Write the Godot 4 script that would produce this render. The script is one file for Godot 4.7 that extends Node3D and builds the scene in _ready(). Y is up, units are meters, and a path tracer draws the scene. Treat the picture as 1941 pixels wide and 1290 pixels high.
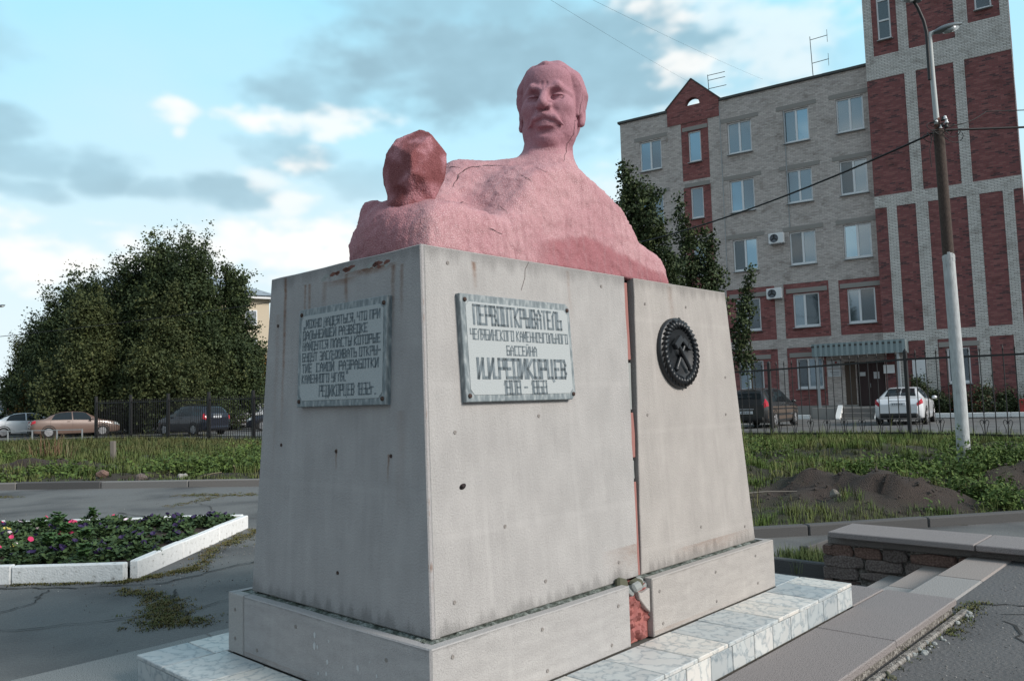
extends Node3D
# ---------------------------------------------------------------- mesh builder
class Geo:
	var v := PackedVector3Array()
	var n := PackedVector3Array()
	var c := PackedColorArray()
	var t := PackedVector2Array()
	var xf := Transform3D.IDENTITY
	var col := Color.WHITE
	func put(p: Vector3, m: Vector3, uv := Vector2.ZERO) -> void:
		v.append(xf * p)
		n.append((xf.basis * m).normalized())
		c.append(col)
		t.append(uv)
	# a, b, c counter-clockwise as seen from outside
	func tri(a: Vector3, b: Vector3, d: Vector3) -> void:
		var m := (b - a).cross(d - a).normalized()
		put(a, m); put(d, m); put(b, m)
	func quad(a: Vector3, b: Vector3, d: Vector3, e: Vector3) -> void:
		var m := (d - a).cross(e - b).normalized()
		put(a, m, Vector2(0, 1)); put(d, m, Vector2(1, 0)); put(b, m, Vector2(1, 1))
		put(a, m, Vector2(0, 1)); put(e, m, Vector2(0, 0)); put(d, m, Vector2(1, 0))
	func quadn(a: Vector3, b: Vector3, d: Vector3, e: Vector3, na: Vector3, nb: Vector3, nd: Vector3, ne: Vector3) -> void:
		put(a, na); put(d, nd); put(b, nb)
		put(a, na); put(e, ne); put(d, nd)
	func box(o: Vector3, s: Vector3, bevel := 0.0) -> void:
		var h := s * 0.5
		if bevel <= 0.0:
			var q := []
			for k in 8:
				q.append(o + Vector3(h.x * (1 if k & 1 else -1), h.y * (1 if k & 2 else -1), h.z * (1 if k & 4 else -1)))
			quad(q[4], q[5], q[7], q[6]); quad(q[1], q[0], q[2], q[3])
			quad(q[5], q[1], q[3], q[7]); quad(q[0], q[4], q[6], q[2])
			quad(q[6], q[7], q[3], q[2]); quad(q[0], q[1], q[5], q[4])
			return
		var b := minf(bevel, minf(h.x, minf(h.y, h.z)) * 0.9)
		var axes := [Vector3(1, 0, 0), Vector3(0, 1, 0), Vector3(0, 0, 1)]
		for i in 3:
			var x: Vector3 = axes[i]
			var y: Vector3 = axes[(i + 1) % 3]
			var z: Vector3 = axes[(i + 2) % 3]
			var hx := h.dot(x); var hy := h.dot(y); var hz := h.dot(z)
			for s1 in [1.0, -1.0]:
				var w: Vector3 = o + x * (hx * s1)
				var p: Vector3 = y * (hy - b); var r: Vector3 = z * (hz - b)
				if s1 > 0: quad(w - p - r, w + p - r, w + p + r, w - p + r)
				else: quad(w - p - r, w - p + r, w + p + r, w + p - r)
				for s2 in [1.0, -1.0]:
					var e1: Vector3 = o + x * (hx * s1) + y * ((hy - b) * s2)
					var e2: Vector3 = o + x * ((hx - b) * s1) + y * (hy * s2)
					if s1 * s2 > 0: quad(e1 - r, e2 - r, e2 + r, e1 + r)
					else: quad(e2 - r, e1 - r, e1 + r, e2 + r)
		for sx in [1.0, -1.0]:
			for sy in [1.0, -1.0]:
				for sz in [1.0, -1.0]:
					var a := o + Vector3(h.x * sx, (h.y - b) * sy, (h.z - b) * sz)
					var d := o + Vector3((h.x - b) * sx, h.y * sy, (h.z - b) * sz)
					var e := o + Vector3((h.x - b) * sx, (h.y - b) * sy, h.z * sz)
					if sx * sy * sz > 0: tri(a, d, e)
					else: tri(a, e, d)
	# a prism of a polygon in x-y (counter-clockwise), from z0 to z1
	func prism(poly: PackedVector2Array, z0: float, z1: float) -> void:
		var k := Geometry2D.triangulate_polygon(poly)
		for i in range(0, k.size(), 3):
			var a := poly[k[i]]; var b := poly[k[i + 1]]; var d := poly[k[i + 2]]
			if (b - a).cross(d - a) < 0:
				var s := b; b = d; d = s
			tri(Vector3(a.x, a.y, z1), Vector3(b.x, b.y, z1), Vector3(d.x, d.y, z1))
			tri(Vector3(a.x, a.y, z0), Vector3(d.x, d.y, z0), Vector3(b.x, b.y, z0))
		for i in poly.size():
			var a := poly[i]; var b := poly[(i + 1) % poly.size()]
			quad(Vector3(a.x, a.y, z0), Vector3(b.x, b.y, z0), Vector3(b.x, b.y, z1), Vector3(a.x, a.y, z1))
	# a round tube through points
	func tube(pts: Array, r0: float, r1 := -1.0, segs := 8, caps := true) -> void:
		if r1 < 0: r1 = r0
		var rings := []
		var ups := Vector3.UP
		for i in pts.size():
			var d: Vector3 = (pts[mini(i + 1, pts.size() - 1)] - pts[maxi(i - 1, 0)]).normalized()
			if absf(d.dot(ups)) > 0.95: ups = Vector3(1, 0, 0) if absf(d.x) < 0.9 else Vector3(0, 0, 1)
			var s := d.cross(ups).normalized()
			var u := s.cross(d).normalized()
			ups = u
			var r := lerpf(r0, r1, float(i) / maxi(pts.size() - 1, 1))
			var ring := []
			for k in segs + 1:
				var a := TAU * k / segs
				ring.append([pts[i] + (s * cos(a) + u * sin(a)) * r, s * cos(a) + u * sin(a)])
			rings.append(ring)
		for i in pts.size() - 1:
			for k in segs:
				var a = rings[i][k]; var b = rings[i][k + 1]; var d = rings[i + 1][k + 1]; var e = rings[i + 1][k]
				quadn(a[0], e[0], d[0], b[0], a[1], e[1], d[1], b[1]) if false else quadn(a[0], b[0], d[0], e[0], a[1], b[1], d[1], e[1])
		if caps:
			for k in segs:
				tri(pts[0], rings[0][k + 1][0], rings[0][k][0])
				tri(pts[-1], rings[-1][k][0], rings[-1][k + 1][0])
	# a square bar between two points
	func bar(a: Vector3, b: Vector3, w: float, d := -1.0, hint := Vector3.UP) -> void:
		if d < 0: d = w
		var l := b - a
		var z := l.normalized()
		if absf(z.dot(hint)) > 0.98: hint = Vector3(1, 0, 0)
		var x := hint.cross(z).normalized()
		var y := z.cross(x)
		var old := xf
		xf = xf * Transform3D(Basis(x, y, z), (a + b) * 0.5)
		box(Vector3.ZERO, Vector3(w, d, l.length()))
		xf = old
	# profile of (radius, height) from the bottom up, turned about y
	func lathe(o: Vector3, prof: Array, segs := 24, sharp := false) -> void:
		for i in prof.size() - 1:
			var p: Vector2 = prof[i]; var q: Vector2 = prof[i + 1]
			var m := Vector2(q.y - p.y, p.x - q.x).normalized()
			var mp := m; var mq := m
			if not sharp:
				if i > 0: mp = (m + Vector2(p.y - prof[i - 1].y, prof[i - 1].x - p.x).normalized()).normalized()
				if i < prof.size() - 2: mq = (m + Vector2(prof[i + 2].y - q.y, q.x - prof[i + 2].x).normalized()).normalized()
			for k in segs:
				var a := TAU * k / segs; var b := TAU * (k + 1) / segs
				var ca := Vector3(cos(a), 0, -sin(a)); var cb := Vector3(cos(b), 0, -sin(b))
				var y := Vector3.UP
				quadn(o + ca * p.x + y * p.y, o + cb * p.x + y * p.y, o + cb * q.x + y * q.y, o + ca * q.x + y * q.y,
					ca * mp.x + y * mp.y, cb * mp.x + y * mp.y, cb * mq.x + y * mq.y, ca * mq.x + y * mq.y)
	func ball(o: Vector3, r: Vector3, segs := 12) -> void:
		var old := xf
		xf = xf * Transform3D(Basis.from_scale(r), o)
		var prof := []
		var m := segs / 2
		for i in m + 1:
			var a := PI * (float(i) / m - 0.5)
			prof.append(Vector2(cos(a), sin(a)))
		lathe(Vector3.ZERO, prof, segs)
		xf = old
	func mesh() -> ArrayMesh:
		for i in range(0, v.size(), 3):
			# front faces run clockwise: agree with the normals
			if (v[i + 1] - v[i]).cross(v[i + 2] - v[i]).dot(n[i] + n[i + 1] + n[i + 2]) > 0.0:
				var p := v[i + 1]; v[i + 1] = v[i + 2]; v[i + 2] = p
				var m := n[i + 1]; n[i + 1] = n[i + 2]; n[i + 2] = m
				var k := c[i + 1]; c[i + 1] = c[i + 2]; c[i + 2] = k
				var u := t[i + 1]; t[i + 1] = t[i + 2]; t[i + 2] = u
		var a := []
		a.resize(Mesh.ARRAY_MAX)
		a[Mesh.ARRAY_VERTEX] = v; a[Mesh.ARRAY_NORMAL] = n; a[Mesh.ARRAY_COLOR] = c; a[Mesh.ARRAY_TEX_UV] = t
		var m := ArrayMesh.new()
		m.add_surface_from_arrays(Mesh.PRIMITIVE_TRIANGLES, a)
		return m

# ---------------------------------------------------------------- scene helpers
var used := {}
func numbered(parent: Node, called: String) -> String:
	var key := "%d/%s" % [parent.get_instance_id(), called]
	var k: int = used.get(key, 0)
	used[key] = k + 1
	return called if k == 0 else "%s_%03d" % [called, k]
func tag(o: Node, label: String, category: String, group := "") -> Node:
	if label: o.set_meta("label", label)
	if category: o.set_meta("category", category)
	if group: o.set_meta("group", group)
	return o
func thing(called: String, label: String, category: String, at := Vector3.ZERO, turn := 0.0, group := "") -> Node3D:
	var o := Node3D.new()
	o.name = numbered(self, called)
	add_child(o, true)
	o.position = at
	o.rotation.y = turn
	tag(o, label, category, group)
	return o
func put(called: String, m: Mesh, material: Material, parent: Node = self, at := Transform3D.IDENTITY) -> MeshInstance3D:
	var o := MeshInstance3D.new()
	o.name = numbered(parent, called)
	o.mesh = m
	o.material_override = material
	o.transform = at
	parent.add_child(o, true)
	return o
func part(called: String, g: Geo, material: Material, parent: Node = self) -> MeshInstance3D:
	return put(called, g.mesh(), material, parent)
func setting(called: String, g: Geo, material: Material) -> MeshInstance3D:
	var o := part(called, g, material)
	o.set_meta("kind", "structure")
	return o
func box_part(called: String, o: Vector3, s: Vector3, material: Material, parent: Node, bevel := 0.0) -> MeshInstance3D:
	var g := Geo.new()
	g.box(o, s, bevel)
	return part(called, g, material, parent)
func scatter(called: String, m: Mesh, material: Material, list: Array, tints: Array, parent: Node = self) -> MultiMeshInstance3D:
	var mm := MultiMesh.new()
	mm.transform_format = MultiMesh.TRANSFORM_3D
	mm.use_colors = tints.size() > 0
	mm.mesh = m
	mm.instance_count = list.size()
	for i in list.size():
		mm.set_instance_transform(i, list[i])
		if tints.size() > 0: mm.set_instance_color(i, tints[i])
	var o := MultiMeshInstance3D.new()
	o.name = numbered(parent, called)
	o.multimesh = mm
	o.material_override = material
	parent.add_child(o, true)
	return o
func duplicate_thing(o: Node3D, label: String, at: Vector3, turn: float) -> Node3D:
	var r: Node3D = o.duplicate()
	var base := String(o.name)
	if base.length() > 4 and base.substr(base.length() - 4, 1) == "_" and base.right(3).is_valid_int(): base = base.left(base.length() - 4)
	r.name = numbered(self, base)
	add_child(r, true)
	r.position = at
	r.rotation.y = turn
	if label: r.set_meta("label", label)
	return r

# ---------------------------------------------------------------- materials
var mats := {}
func lin(r: float, g: float, b: float) -> Color:
	return Color(r, g, b).linear_to_srgb()
func plain(called: String, color: Color, rough := 0.8, metal := 0.0) -> StandardMaterial3D:
	if not mats.has(called):
		var m := StandardMaterial3D.new()
		m.albedo_color = color
		m.roughness = rough
		m.metallic = metal
		mats[called] = m
	return mats[called]
func noise(seed_: int, freq: float, octaves := 4, kind := FastNoiseLite.TYPE_SIMPLEX_SMOOTH) -> FastNoiseLite:
	var f := FastNoiseLite.new()
	f.seed = seed_
	f.frequency = freq
	f.noise_type = kind
	f.fractal_octaves = octaves
	return f
func noise_tex(f: FastNoiseLite, stops: Array, size := 512, bump := -1.0) -> NoiseTexture2D:
	var t := NoiseTexture2D.new()
	t.width = size
	t.height = size
	t.seamless = true
	t.normalize = true
	if bump >= 0.0:
		t.as_normal_map = true
		t.bump_strength = bump
	t.noise = f
	if stops.size():
		var g := Gradient.new()
		var o := PackedFloat32Array()
		var k := PackedColorArray()
		for s in stops:
			o.append(s[0]); k.append(s[1])
		g.offsets = o
		g.colors = k
		t.color_ramp = g
	return t
func tri_mat(called: String, tex: Texture2D, scale: Vector3, rough := 0.85, bump: Texture2D = null, bump_cm := 0.2, vcol := false) -> StandardMaterial3D:
	if mats.has(called): return mats[called]
	var m := StandardMaterial3D.new()
	m.albedo_texture = tex
	m.uv1_triplanar = true
	m.uv1_scale = scale
	m.uv1_triplanar_sharpness = 6.0
	m.roughness = rough
	if bump:
		m.heightmap_enabled = true
		m.heightmap_texture = bump
		m.heightmap_scale = bump_cm
	m.vertex_color_use_as_albedo = vcol
	mats[called] = m
	return m

# ---------------------------------------------------------------- where things stand
const EYE := Vector3(0, 1.55, 0)
const PLINTH_AT := Vector3(-0.373, 0, -3.444)
const PLINTH_TURN := 0.81681          # local x runs along the right face, local z out of it
const BUST_AT := Vector3(0.032, 2.27, -4.971)
const ROCK_AT := Vector3(-0.486, 0.398, 1.091)
const ROCK_PLANES := [[0.35, 0.91, 0.221, 0.227], [0.795, 0.601, 0.08, 0.192], [0.991, -0.037, -0.127, 0.151], [0.972, -0.171, -0.163, 0.143], [0.713, -0.647, -0.27, 0.146], [0.87, -0.436, -0.228, 0.131],
	[-0.143, -0.955, -0.259, 0.18], [-0.724, -0.68, -0.111, 0.161], [-0.934, -0.357, 0.007, 0.157], [-0.993, -0.076, 0.094, 0.157], [-0.959, 0.223, 0.177, 0.163], [-0.787, 0.562, 0.254, 0.18], [-0.351, 0.888, 0.297, 0.203],
	[-0.66, 0.10, 0.74, 0.112], [0.50, 0.16, 0.85, 0.128], [0.22, -0.62, 0.75, 0.128], [-0.22, 0.66, 0.72, 0.150], [-0.42, -0.58, 0.70, 0.132], [0.72, -0.28, 0.64, 0.128], [0, 0, -1, 0.14], [0.5, 0.3, -0.8, 0.16], [-0.5, 0.3, -0.8, 0.16], [0.3, -0.5, -0.8, 0.15], [-0.3, -0.5, -0.8, 0.15]]
const CRACKS := [
	[[Vector2(-0.332, 0.426), Vector2(-0.297, 0.525), Vector2(-0.245, 0.584), Vector2(-0.169, 0.603), Vector2(-0.095, 0.61), Vector2(0.009, 0.586)], 0.006],
	[[Vector2(-0.379, 0.597), Vector2(-0.319, 0.589), Vector2(-0.269, 0.569)], 0.004],
	[[Vector2(0.425, 1.075), Vector2(0.408, 0.985), Vector2(0.371, 0.898), Vector2(0.363, 0.83), Vector2(0.324, 0.768), Vector2(0.299, 0.675), Vector2(0.288, 0.607)], 0.0035],
	[[Vector2(0.114, 0.569), Vector2(0.149, 0.540), Vector2(0.175, 0.520), Vector2(0.182, 0.542)], 0.004],
	[[Vector2(-0.387, 0.295), Vector2(-0.329, 0.308), Vector2(-0.271, 0.336), Vector2(-0.228, 0.32)], 0.004],
	[[Vector2(-0.083, 0.306), Vector2(-0.048, 0.257), Vector2(-0.021, 0.227)], 0.003],
	[[Vector2(-0.14, 0.144), Vector2(-0.086, 0.123), Vector2(-0.045, 0.128)], 0.003],
	[[Vector2(0.036, 0.503), Vector2(0.077, 0.457), Vector2(0.111, 0.427)], 0.004]]

func _ready() -> void:
	set_camera()
	set_light()
	make_materials()
	build_bust()
	build_plinth()
	build_plaques()
	build_emblem()
	build_platform()
	build_ground()
	build_steps()
	build_flower_bed()
	build_gravel()
	build_office()
	build_tower()
	build_far_buildings()
	build_fences()
	build_lamp_pole()
	build_cars()
	build_trees()
	build_grass()
	build_litter()

func set_camera() -> void:
	var cam := Camera3D.new()
	cam.name = "camera"
	var pitch := 0.076169
	var f := Vector3(0, sin(pitch), -cos(pitch))
	var u := Vector3(0, cos(pitch), sin(pitch))
	var roll := 0.0287
	var right := Vector3(1, 0, 0) * cos(roll) - u * sin(roll)
	var up := Vector3(1, 0, 0) * sin(roll) + u * cos(roll)
	cam.transform = Transform3D(Basis(right, up, -f), EYE)
	cam.fov = rad_to_deg(2.0 * atan(645.0 / 1520.0))
	cam.near = 0.1
	cam.far = 3000.0
	add_child(cam)
	cam.make_current()

func set_light() -> void:
	var sun := DirectionalLight3D.new()
	sun.name = "sun"
	sun.light_color = Color(1.0, 0.975, 0.945)
	sun.light_energy = 1.25
	sun.light_angular_distance = 18.0
	sun.shadow_enabled = true
	var towards := Vector3(0.80, 0.50, 0.44).normalized()
	add_child(sun)
	sun.look_at_from_position(towards * 10.0, Vector3.ZERO)
	var we := WorldEnvironment.new()
	we.name = "world"
	var e := Environment.new()
	e.background_mode = Environment.BG_SKY
	var sm := PanoramaSkyMaterial.new()
	sm.panorama = ImageTexture.create_from_image(sky_image(2048, 1024))
	var sky := Sky.new()
	sky.sky_material = sm
	e.sky = sky
	e.tonemap_mode = Environment.TONE_MAPPER_LINEAR
	e.tonemap_exposure = 1.0
	e.sdfgi_enabled = true
	e.ssao_enabled = true
	e.ssil_enabled = true
	we.environment = e
	add_child(we)

# clouds as [azimuth right of the view, elevation, half width, half height, weight] in degrees
const GREY_CLOUDS := [[-4, 23.5, 12, 4.6, 1.0], [7, 23.5, 11, 5.5, 0.95], [-14, 21.6, 6, 2.2, 0.85], [-2, 27, 12, 4, 0.8], [-36, 22.5, 4.5, 4.0, 0.5], [-34, 17.6, 4.0, 1.3, 0.8], [-31.5, 15.6, 4.5, 1.1, 0.75], [-32, 13.9, 3.0, 0.8, 0.7], [-27, 15.4, 3.2, 1.4, 0.8], [-23, 14.6, 2.4, 0.8, 0.7], [-19.5, 14.4, 4.8, 1.3, 0.8], [-15.3, 17.4, 3.2, 1.9, 0.7], [-11.0, 15.4, 3.0, 1.6, 0.5], [-9.0, 12.5, 2.5, 1.0, 0.35], [17, 21, 8, 4, 0.30]]
const WHITE_CLOUDS := [[-33, 10.0, 8, 2.3, 1.0], [-22, 10.4, 8, 2.2, 0.85], [-13, 10.2, 6.5, 2.6, 1.0], [-22.4, 19.4, 1.9, 0.9, 0.9], [-22.0, 18.3, 0.8, 0.7, 0.7], [-17.6, 19.4, 2.3, 0.7, 0.95], [-12.8, 19.5, 4.4, 0.9, 0.8], [-14.0, 16.7, 1.6, 1.2, 0.95], [-17.0, 15.4, 2.4, 0.9, 0.55], [-15.6, 13.9, 1.8, 0.9, 0.7], [-27, 12.2, 2.2, 0.3, 0.7], [11.8, 25.8, 3.0, 2.6, 1.0], [12.4, 22.3, 2.8, 1.7, 0.9], [14.0, 19.4, 3.4, 1.3, 0.7], [19, 24.0, 7, 4.2, 0.55], [6.5, 15, 5, 3, 0.4]]
func sky_image(w: int, h: int) -> Image:
	var img := Image.create(w, h, false, Image.FORMAT_RGBF)
	var a := noise(21, 2.6, 5)
	var b := noise(22, 9.0, 6)
	var fine := noise(24, 26.0, 4)
	var wig := noise(23, 5.0, 4)
	var low := Color(0.55, 0.60, 0.62)
	for y in h:
		var el := (0.5 - (y + 0.5) / h) * PI
		if el < -0.02:
			img.fill_rect(Rect2i(0, y, w, h - y), low)
			break
		for x in w:
			# the heading of this column; -z lies at the left edge of the picture
			var az := wrapf((x + 0.5) / w * TAU, -PI, PI)
			var d := Vector3(sin(az) * cos(el), sin(el), -cos(az) * cos(el))
			var s := Vector3(d.x, d.y * 2.2, d.z)
			var n1 := a.get_noise_3dv(s)
			var n2 := b.get_noise_3dv(s)
			var n3 := fine.get_noise_3dv(s)
			var k := clampf(el / 0.62, 0.0, 1.0)
			var c := Vector3(0.86, 0.98, 1.02).lerp(Vector3(0.41, 0.85, 1.06), smoothstep(0.0, 0.8, k))
			c = c.lerp(Vector3(0.30, 0.58, 0.86), smoothstep(0.50, 1.2, el))
			var ad := rad_to_deg(az) + wig.get_noise_3dv(s) * 1.8
			var ed := rad_to_deg(el) + wig.get_noise_3dv(s + Vector3(5, 0, 0)) * 0.9
			# clouds of the same kind all round
			var far := smoothstep(38.0, 55.0, absf(rad_to_deg(az)))
			var high := smoothstep(34.0, 48.0, rad_to_deg(el))
			var grey := maxf(far, high) * smoothstep(-0.05, 0.35, n1 + n2 * 0.45)
			var white := far * smoothstep(0.12, 0.5, -n1 + n2 * 0.6) * smoothstep(0.7, 0.2, el)
			if el < 0.85 and absf(az) < 1.25:
				for g in GREY_CLOUDS:
					var q := Vector2((ad - g[0]) / g[2], (ed - g[1]) / g[3]).length_squared()
					if q < 2.6: grey = maxf(grey, g[4] * smoothstep(1.25, 0.10, q + n2 * 0.75 + n1 * 0.4 + n3 * 0.22))
				for g in WHITE_CLOUDS:
					var q := Vector2((ad - g[0]) / g[2], (ed - g[1]) / g[3]).length_squared()
					if q < 2.6: white = maxf(white, g[4] * 0.9 * smoothstep(1.3, -0.45, q - n2 * 1.9 - n1 * 0.5 - n3 * 0.8))
			c = c.lerp(Vector3(0.80, 0.90, 0.95), clampf(0.16 + n1 * 0.35, 0.0, 0.5) * smoothstep(0.75, 0.1, el))
			# overhead and behind, out of view, the cloud is greyed to shape the light
			var away := maxf(far, high)
			c = c.lerp(Vector3(0.46, 0.55, 0.63), away * 0.65)
			c = c.lerp(Vector3(0.345, 0.545, 0.655).lerp(Vector3(0.36, 0.41, 0.46), away) * (1.04 + n2 * 0.16 + n3 * 0.05), grey * 0.93)
			c = c.lerp(Vector3(1.08, 1.05, 1.01), white)
			img.set_pixel(x, y, Color(c.x, c.y, c.z))
	return img

func make_materials() -> void:
	var speck := noise(31, 0.16, 3)
	var soft := noise(32, 0.012, 5)
	var fine := noise_tex(noise(33, 0.09, 4), [], 512)
	mats.fine = null
	mats.erase("fine")
	tri_mat("bust", noise_tex(noise(34, 0.085, 4), [[0.0, lin(0.30, 0.14, 0.155)], [0.38, lin(0.42, 0.215, 0.232)], [0.64, lin(0.475, 0.268, 0.282)], [0.76, lin(0.70, 0.53, 0.54)], [1.0, lin(0.88, 0.76, 0.74)]], 1024), Vector3.ONE * 1.9, 0.9, fine, 0.28, true)
	tri_mat("bust_smooth", noise_tex(noise(37, 0.11, 4), [[0.0, lin(0.33, 0.15, 0.17)], [0.35, lin(0.415, 0.212, 0.236)], [0.7, lin(0.465, 0.256, 0.28)], [0.86, lin(0.60, 0.34, 0.35)], [1.0, lin(0.75, 0.58, 0.57)]], 512), Vector3.ONE * 2.0, 0.9, fine, 0.06, true)
	plain("crack", lin(0.035, 0.022, 0.022), 0.95)
	# exposed-aggregate concrete facing, dark flecks in a warm grey
	var con := noise_tex(noise(35, 0.14, 3), [[0.0, lin(0.07, 0.066, 0.064)], [0.28, lin(0.22, 0.21, 0.20)], [0.40, lin(0.40, 0.382, 0.372)], [0.75, lin(0.445, 0.426, 0.414)], [1.0, lin(0.50, 0.483, 0.472)]], 1024)
	var stain := noise(36, 0.006, 5)
	for k in 4:
		var m: StandardMaterial3D = tri_mat("concrete%d" % k, con, Vector3.ONE * 1.5, 0.9, fine, 0.15)
		m.albedo_color = [Color(1, 1, 1), Color(0.97, 0.97, 0.98), Color(1.0, 0.985, 0.97), Color(0.95, 0.95, 0.95)][k]
		m.uv1_offset = Vector3(0.37, 0.71, 0.13) * k
		m.detail_enabled = true
		m.detail_blend_mode = BaseMaterial3D.BLEND_MODE_MUL
	plain("grout", lin(0.10, 0.095, 0.085), 0.95)
	plain("core_dark", lin(0.035, 0.022, 0.02), 0.95)
	plain("core", lin(0.33, 0.115, 0.10), 0.9)
	plain("rust", lin(0.055, 0.032, 0.025), 0.9)
	plain("rust_red", lin(0.15, 0.06, 0.045), 0.9)
	plain("iron", lin(0.02, 0.02, 0.022), 0.6)
	plain("mortar", lin(0.28, 0.29, 0.28), 0.95)
	plain("core_light", lin(0.30, 0.135, 0.118), 0.95)
	tri_mat("ledge", noise_tex(noise(62, 0.05, 5), [[0.0, lin(0.05, 0.055, 0.05)], [0.45, lin(0.17, 0.19, 0.17)], [1.0, lin(0.42, 0.44, 0.43)]], 256), Vector3.ONE * 3.0, 0.95, fine, 0.5, true)
	plain("lichen", lin(0.09, 0.09, 0.06), 0.95)
	plain("stud", lin(0.23, 0.21, 0.195), 0.85)
	plain("masonry", lin(0.30, 0.105, 0.095), 0.95).vertex_color_use_as_albedo = true
	plain("chip", lin(0.46, 0.47, 0.48), 0.8)
	plain("iron_black", lin(0.012, 0.014, 0.017), 0.42)
	# plaques: grey streaky marble, a pale pecked field, grey letters
	var edge := noise(63, 0.02, 5)
	edge.domain_warp_enabled = true
	edge.domain_warp_amplitude = 20.0
	tri_mat("plaque_edge", noise_tex(edge, [[0.0, lin(0.11, 0.135, 0.145)], [0.45, lin(0.17, 0.20, 0.215)], [0.66, lin(0.23, 0.26, 0.27)], [1.0, lin(0.38, 0.405, 0.41)]], 512), Vector3(3.2, 1.2, 3.2), 0.55, fine, 0.05)
	tri_mat("plaque_letter", mats.plaque_edge.albedo_texture, Vector3(3.4, 1.3, 3.4), 0.7)
	mats.plaque_letter.albedo_color = Color(0.86, 0.88, 0.9)
	tri_mat("plaque_field", noise_tex(noise(64, 0.16, 4), [[0.0, lin(0.27, 0.295, 0.305)], [0.5, lin(0.39, 0.415, 0.42)], [1.0, lin(0.50, 0.52, 0.52)]], 512), Vector3.ONE * 2.5, 0.85, fine, 0.1)
	# marbles
	var vein := noise(65, 0.008, 5, FastNoiseLite.TYPE_SIMPLEX)
	vein.domain_warp_enabled = true
	vein.domain_warp_amplitude = 60.0
	vein.domain_warp_frequency = 0.006
	var vein_t := noise_tex(vein, [[0.0, lin(0.60, 0.585, 0.56)], [0.36, lin(0.63, 0.615, 0.59)], [0.47, lin(0.49, 0.495, 0.49)], [0.51, lin(0.30, 0.335, 0.35)], [0.545, lin(0.47, 0.49, 0.495)], [0.66, lin(0.62, 0.62, 0.60)], [1.0, lin(0.66, 0.65, 0.625)]], 1024)
	for k in 5:
		var m: StandardMaterial3D = tri_mat("marble%d" % k, vein_t, Vector3(0.75, 0.75, 0.75) * [1.0, 0.8, 1.3, 1.1, 0.9][k], 0.5)
		m.albedo_color = [Color(1.0, 0.995, 0.985), Color(0.95, 0.955, 0.955), Color(1, 0.985, 0.965), Color(0.88, 0.90, 0.91), Color(0.80, 0.83, 0.85)][k]
		m.uv1_offset = Vector3(0.31, 0.17, 0.53) * k
	var gran := noise_tex(noise(66, 0.2, 3, FastNoiseLite.TYPE_CELLULAR), [[0.0, lin(0.50, 0.45, 0.43)], [0.2, lin(0.35, 0.31, 0.30)], [0.42, lin(0.25, 0.218, 0.21)], [0.65, lin(0.12, 0.105, 0.10)], [1.0, lin(0.03, 0.028, 0.028)]], 1024)
	for k in 2:
		tri_mat("granite%d" % k, gran, Vector3.ONE * 0.9, 0.7, fine, 0.05)
	mats.granite1.albedo_color = Color(0.95, 1.0, 1.0)  # left and back slabs: cool cast of the light put into the colour
	tri_mat("rubble", noise_tex(noise(67, 0.05, 5), [[0.0, lin(0.05, 0.045, 0.04)], [0.5, lin(0.22, 0.20, 0.18)], [1.0, lin(0.5, 0.48, 0.44)]], 256), Vector3.ONE * 2.0, 0.95, fine, 1.0)
	# ground
	var grit := noise_tex(noise(72, 0.09, 5), [[0.0, lin(0.025, 0.021, 0.019)], [0.4, lin(0.065, 0.053, 0.046)], [0.75, lin(0.105, 0.088, 0.076)], [1.0, lin(0.22, 0.195, 0.17)]], 512)
	tri_mat("soil", grit, Vector3.ONE * 0.9, 0.98, fine, 2.0, true)
	var asp := noise(73, 0.22, 3)
	var asp_t := noise_tex(asp, [[0.0, lin(0.045, 0.045, 0.046)], [0.38, lin(0.115, 0.114, 0.114)], [0.62, lin(0.155, 0.154, 0.152)], [0.8, lin(0.22, 0.215, 0.21)], [1.0, lin(0.40, 0.39, 0.37)]], 1024)
	var patches := noise_tex(noise(74, 0.008, 5), [[0.0, Color(0.60, 0.60, 0.61)], [0.35, Color(0.86, 0.86, 0.86)], [0.6, Color(0.98, 0.98, 0.97)], [1.0, Color(1, 1, 1)]], 512)
	for k in 3:
		var m: StandardMaterial3D = tri_mat(["asphalt", "asphalt_dark", "asphalt_lot"][k], asp_t, Vector3.ONE * 0.55, 0.92, fine, 0.6)
		m.albedo_color = [Color(1, 1, 1), Color(0.90, 0.89, 0.90), Color(1, 1, 1)][k]
		m.detail_enabled = true
		m.detail_blend_mode = BaseMaterial3D.BLEND_MODE_MUL
		m.detail_albedo = patches
		m.detail_uv_layer = BaseMaterial3D.DETAIL_UV_2
		m.uv2_triplanar = true
		m.uv2_scale = Vector3.ONE * 0.11
	plain("tar", lin(0.022, 0.021, 0.02), 0.95)
	for k in 3:
		var m: StandardMaterial3D = tri_mat("kerb%d" % k, noise_tex(noise(75, 0.12, 4), [[0.0, lin(0.07, 0.068, 0.065)], [0.4, lin(0.16, 0.155, 0.15)], [1.0, lin(0.26, 0.25, 0.24)]], 512) if k == 0 else mats.kerb0.albedo_texture, Vector3.ONE * 1.5, 0.95, fine, 0.3)
		m.albedo_color = [Color(1, 1, 1), Color(1.0, 0.98, 0.97), Color(0.72, 0.72, 0.73)][k]
	for k in 2:
		var m: StandardMaterial3D = tri_mat("step%d" % k, noise_tex(noise(76, 0.14, 4), [[0.0, lin(0.13, 0.12, 0.115)], [0.4, lin(0.25, 0.235, 0.225)], [1.0, lin(0.40, 0.385, 0.37)]], 512) if k == 0 else mats.step0.albedo_texture, Vector3.ONE * 1.3, 0.9, fine, 0.3)
		m.albedo_color = [Color(1, 1, 1), Color(1, 0.96, 0.94)][k]
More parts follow.
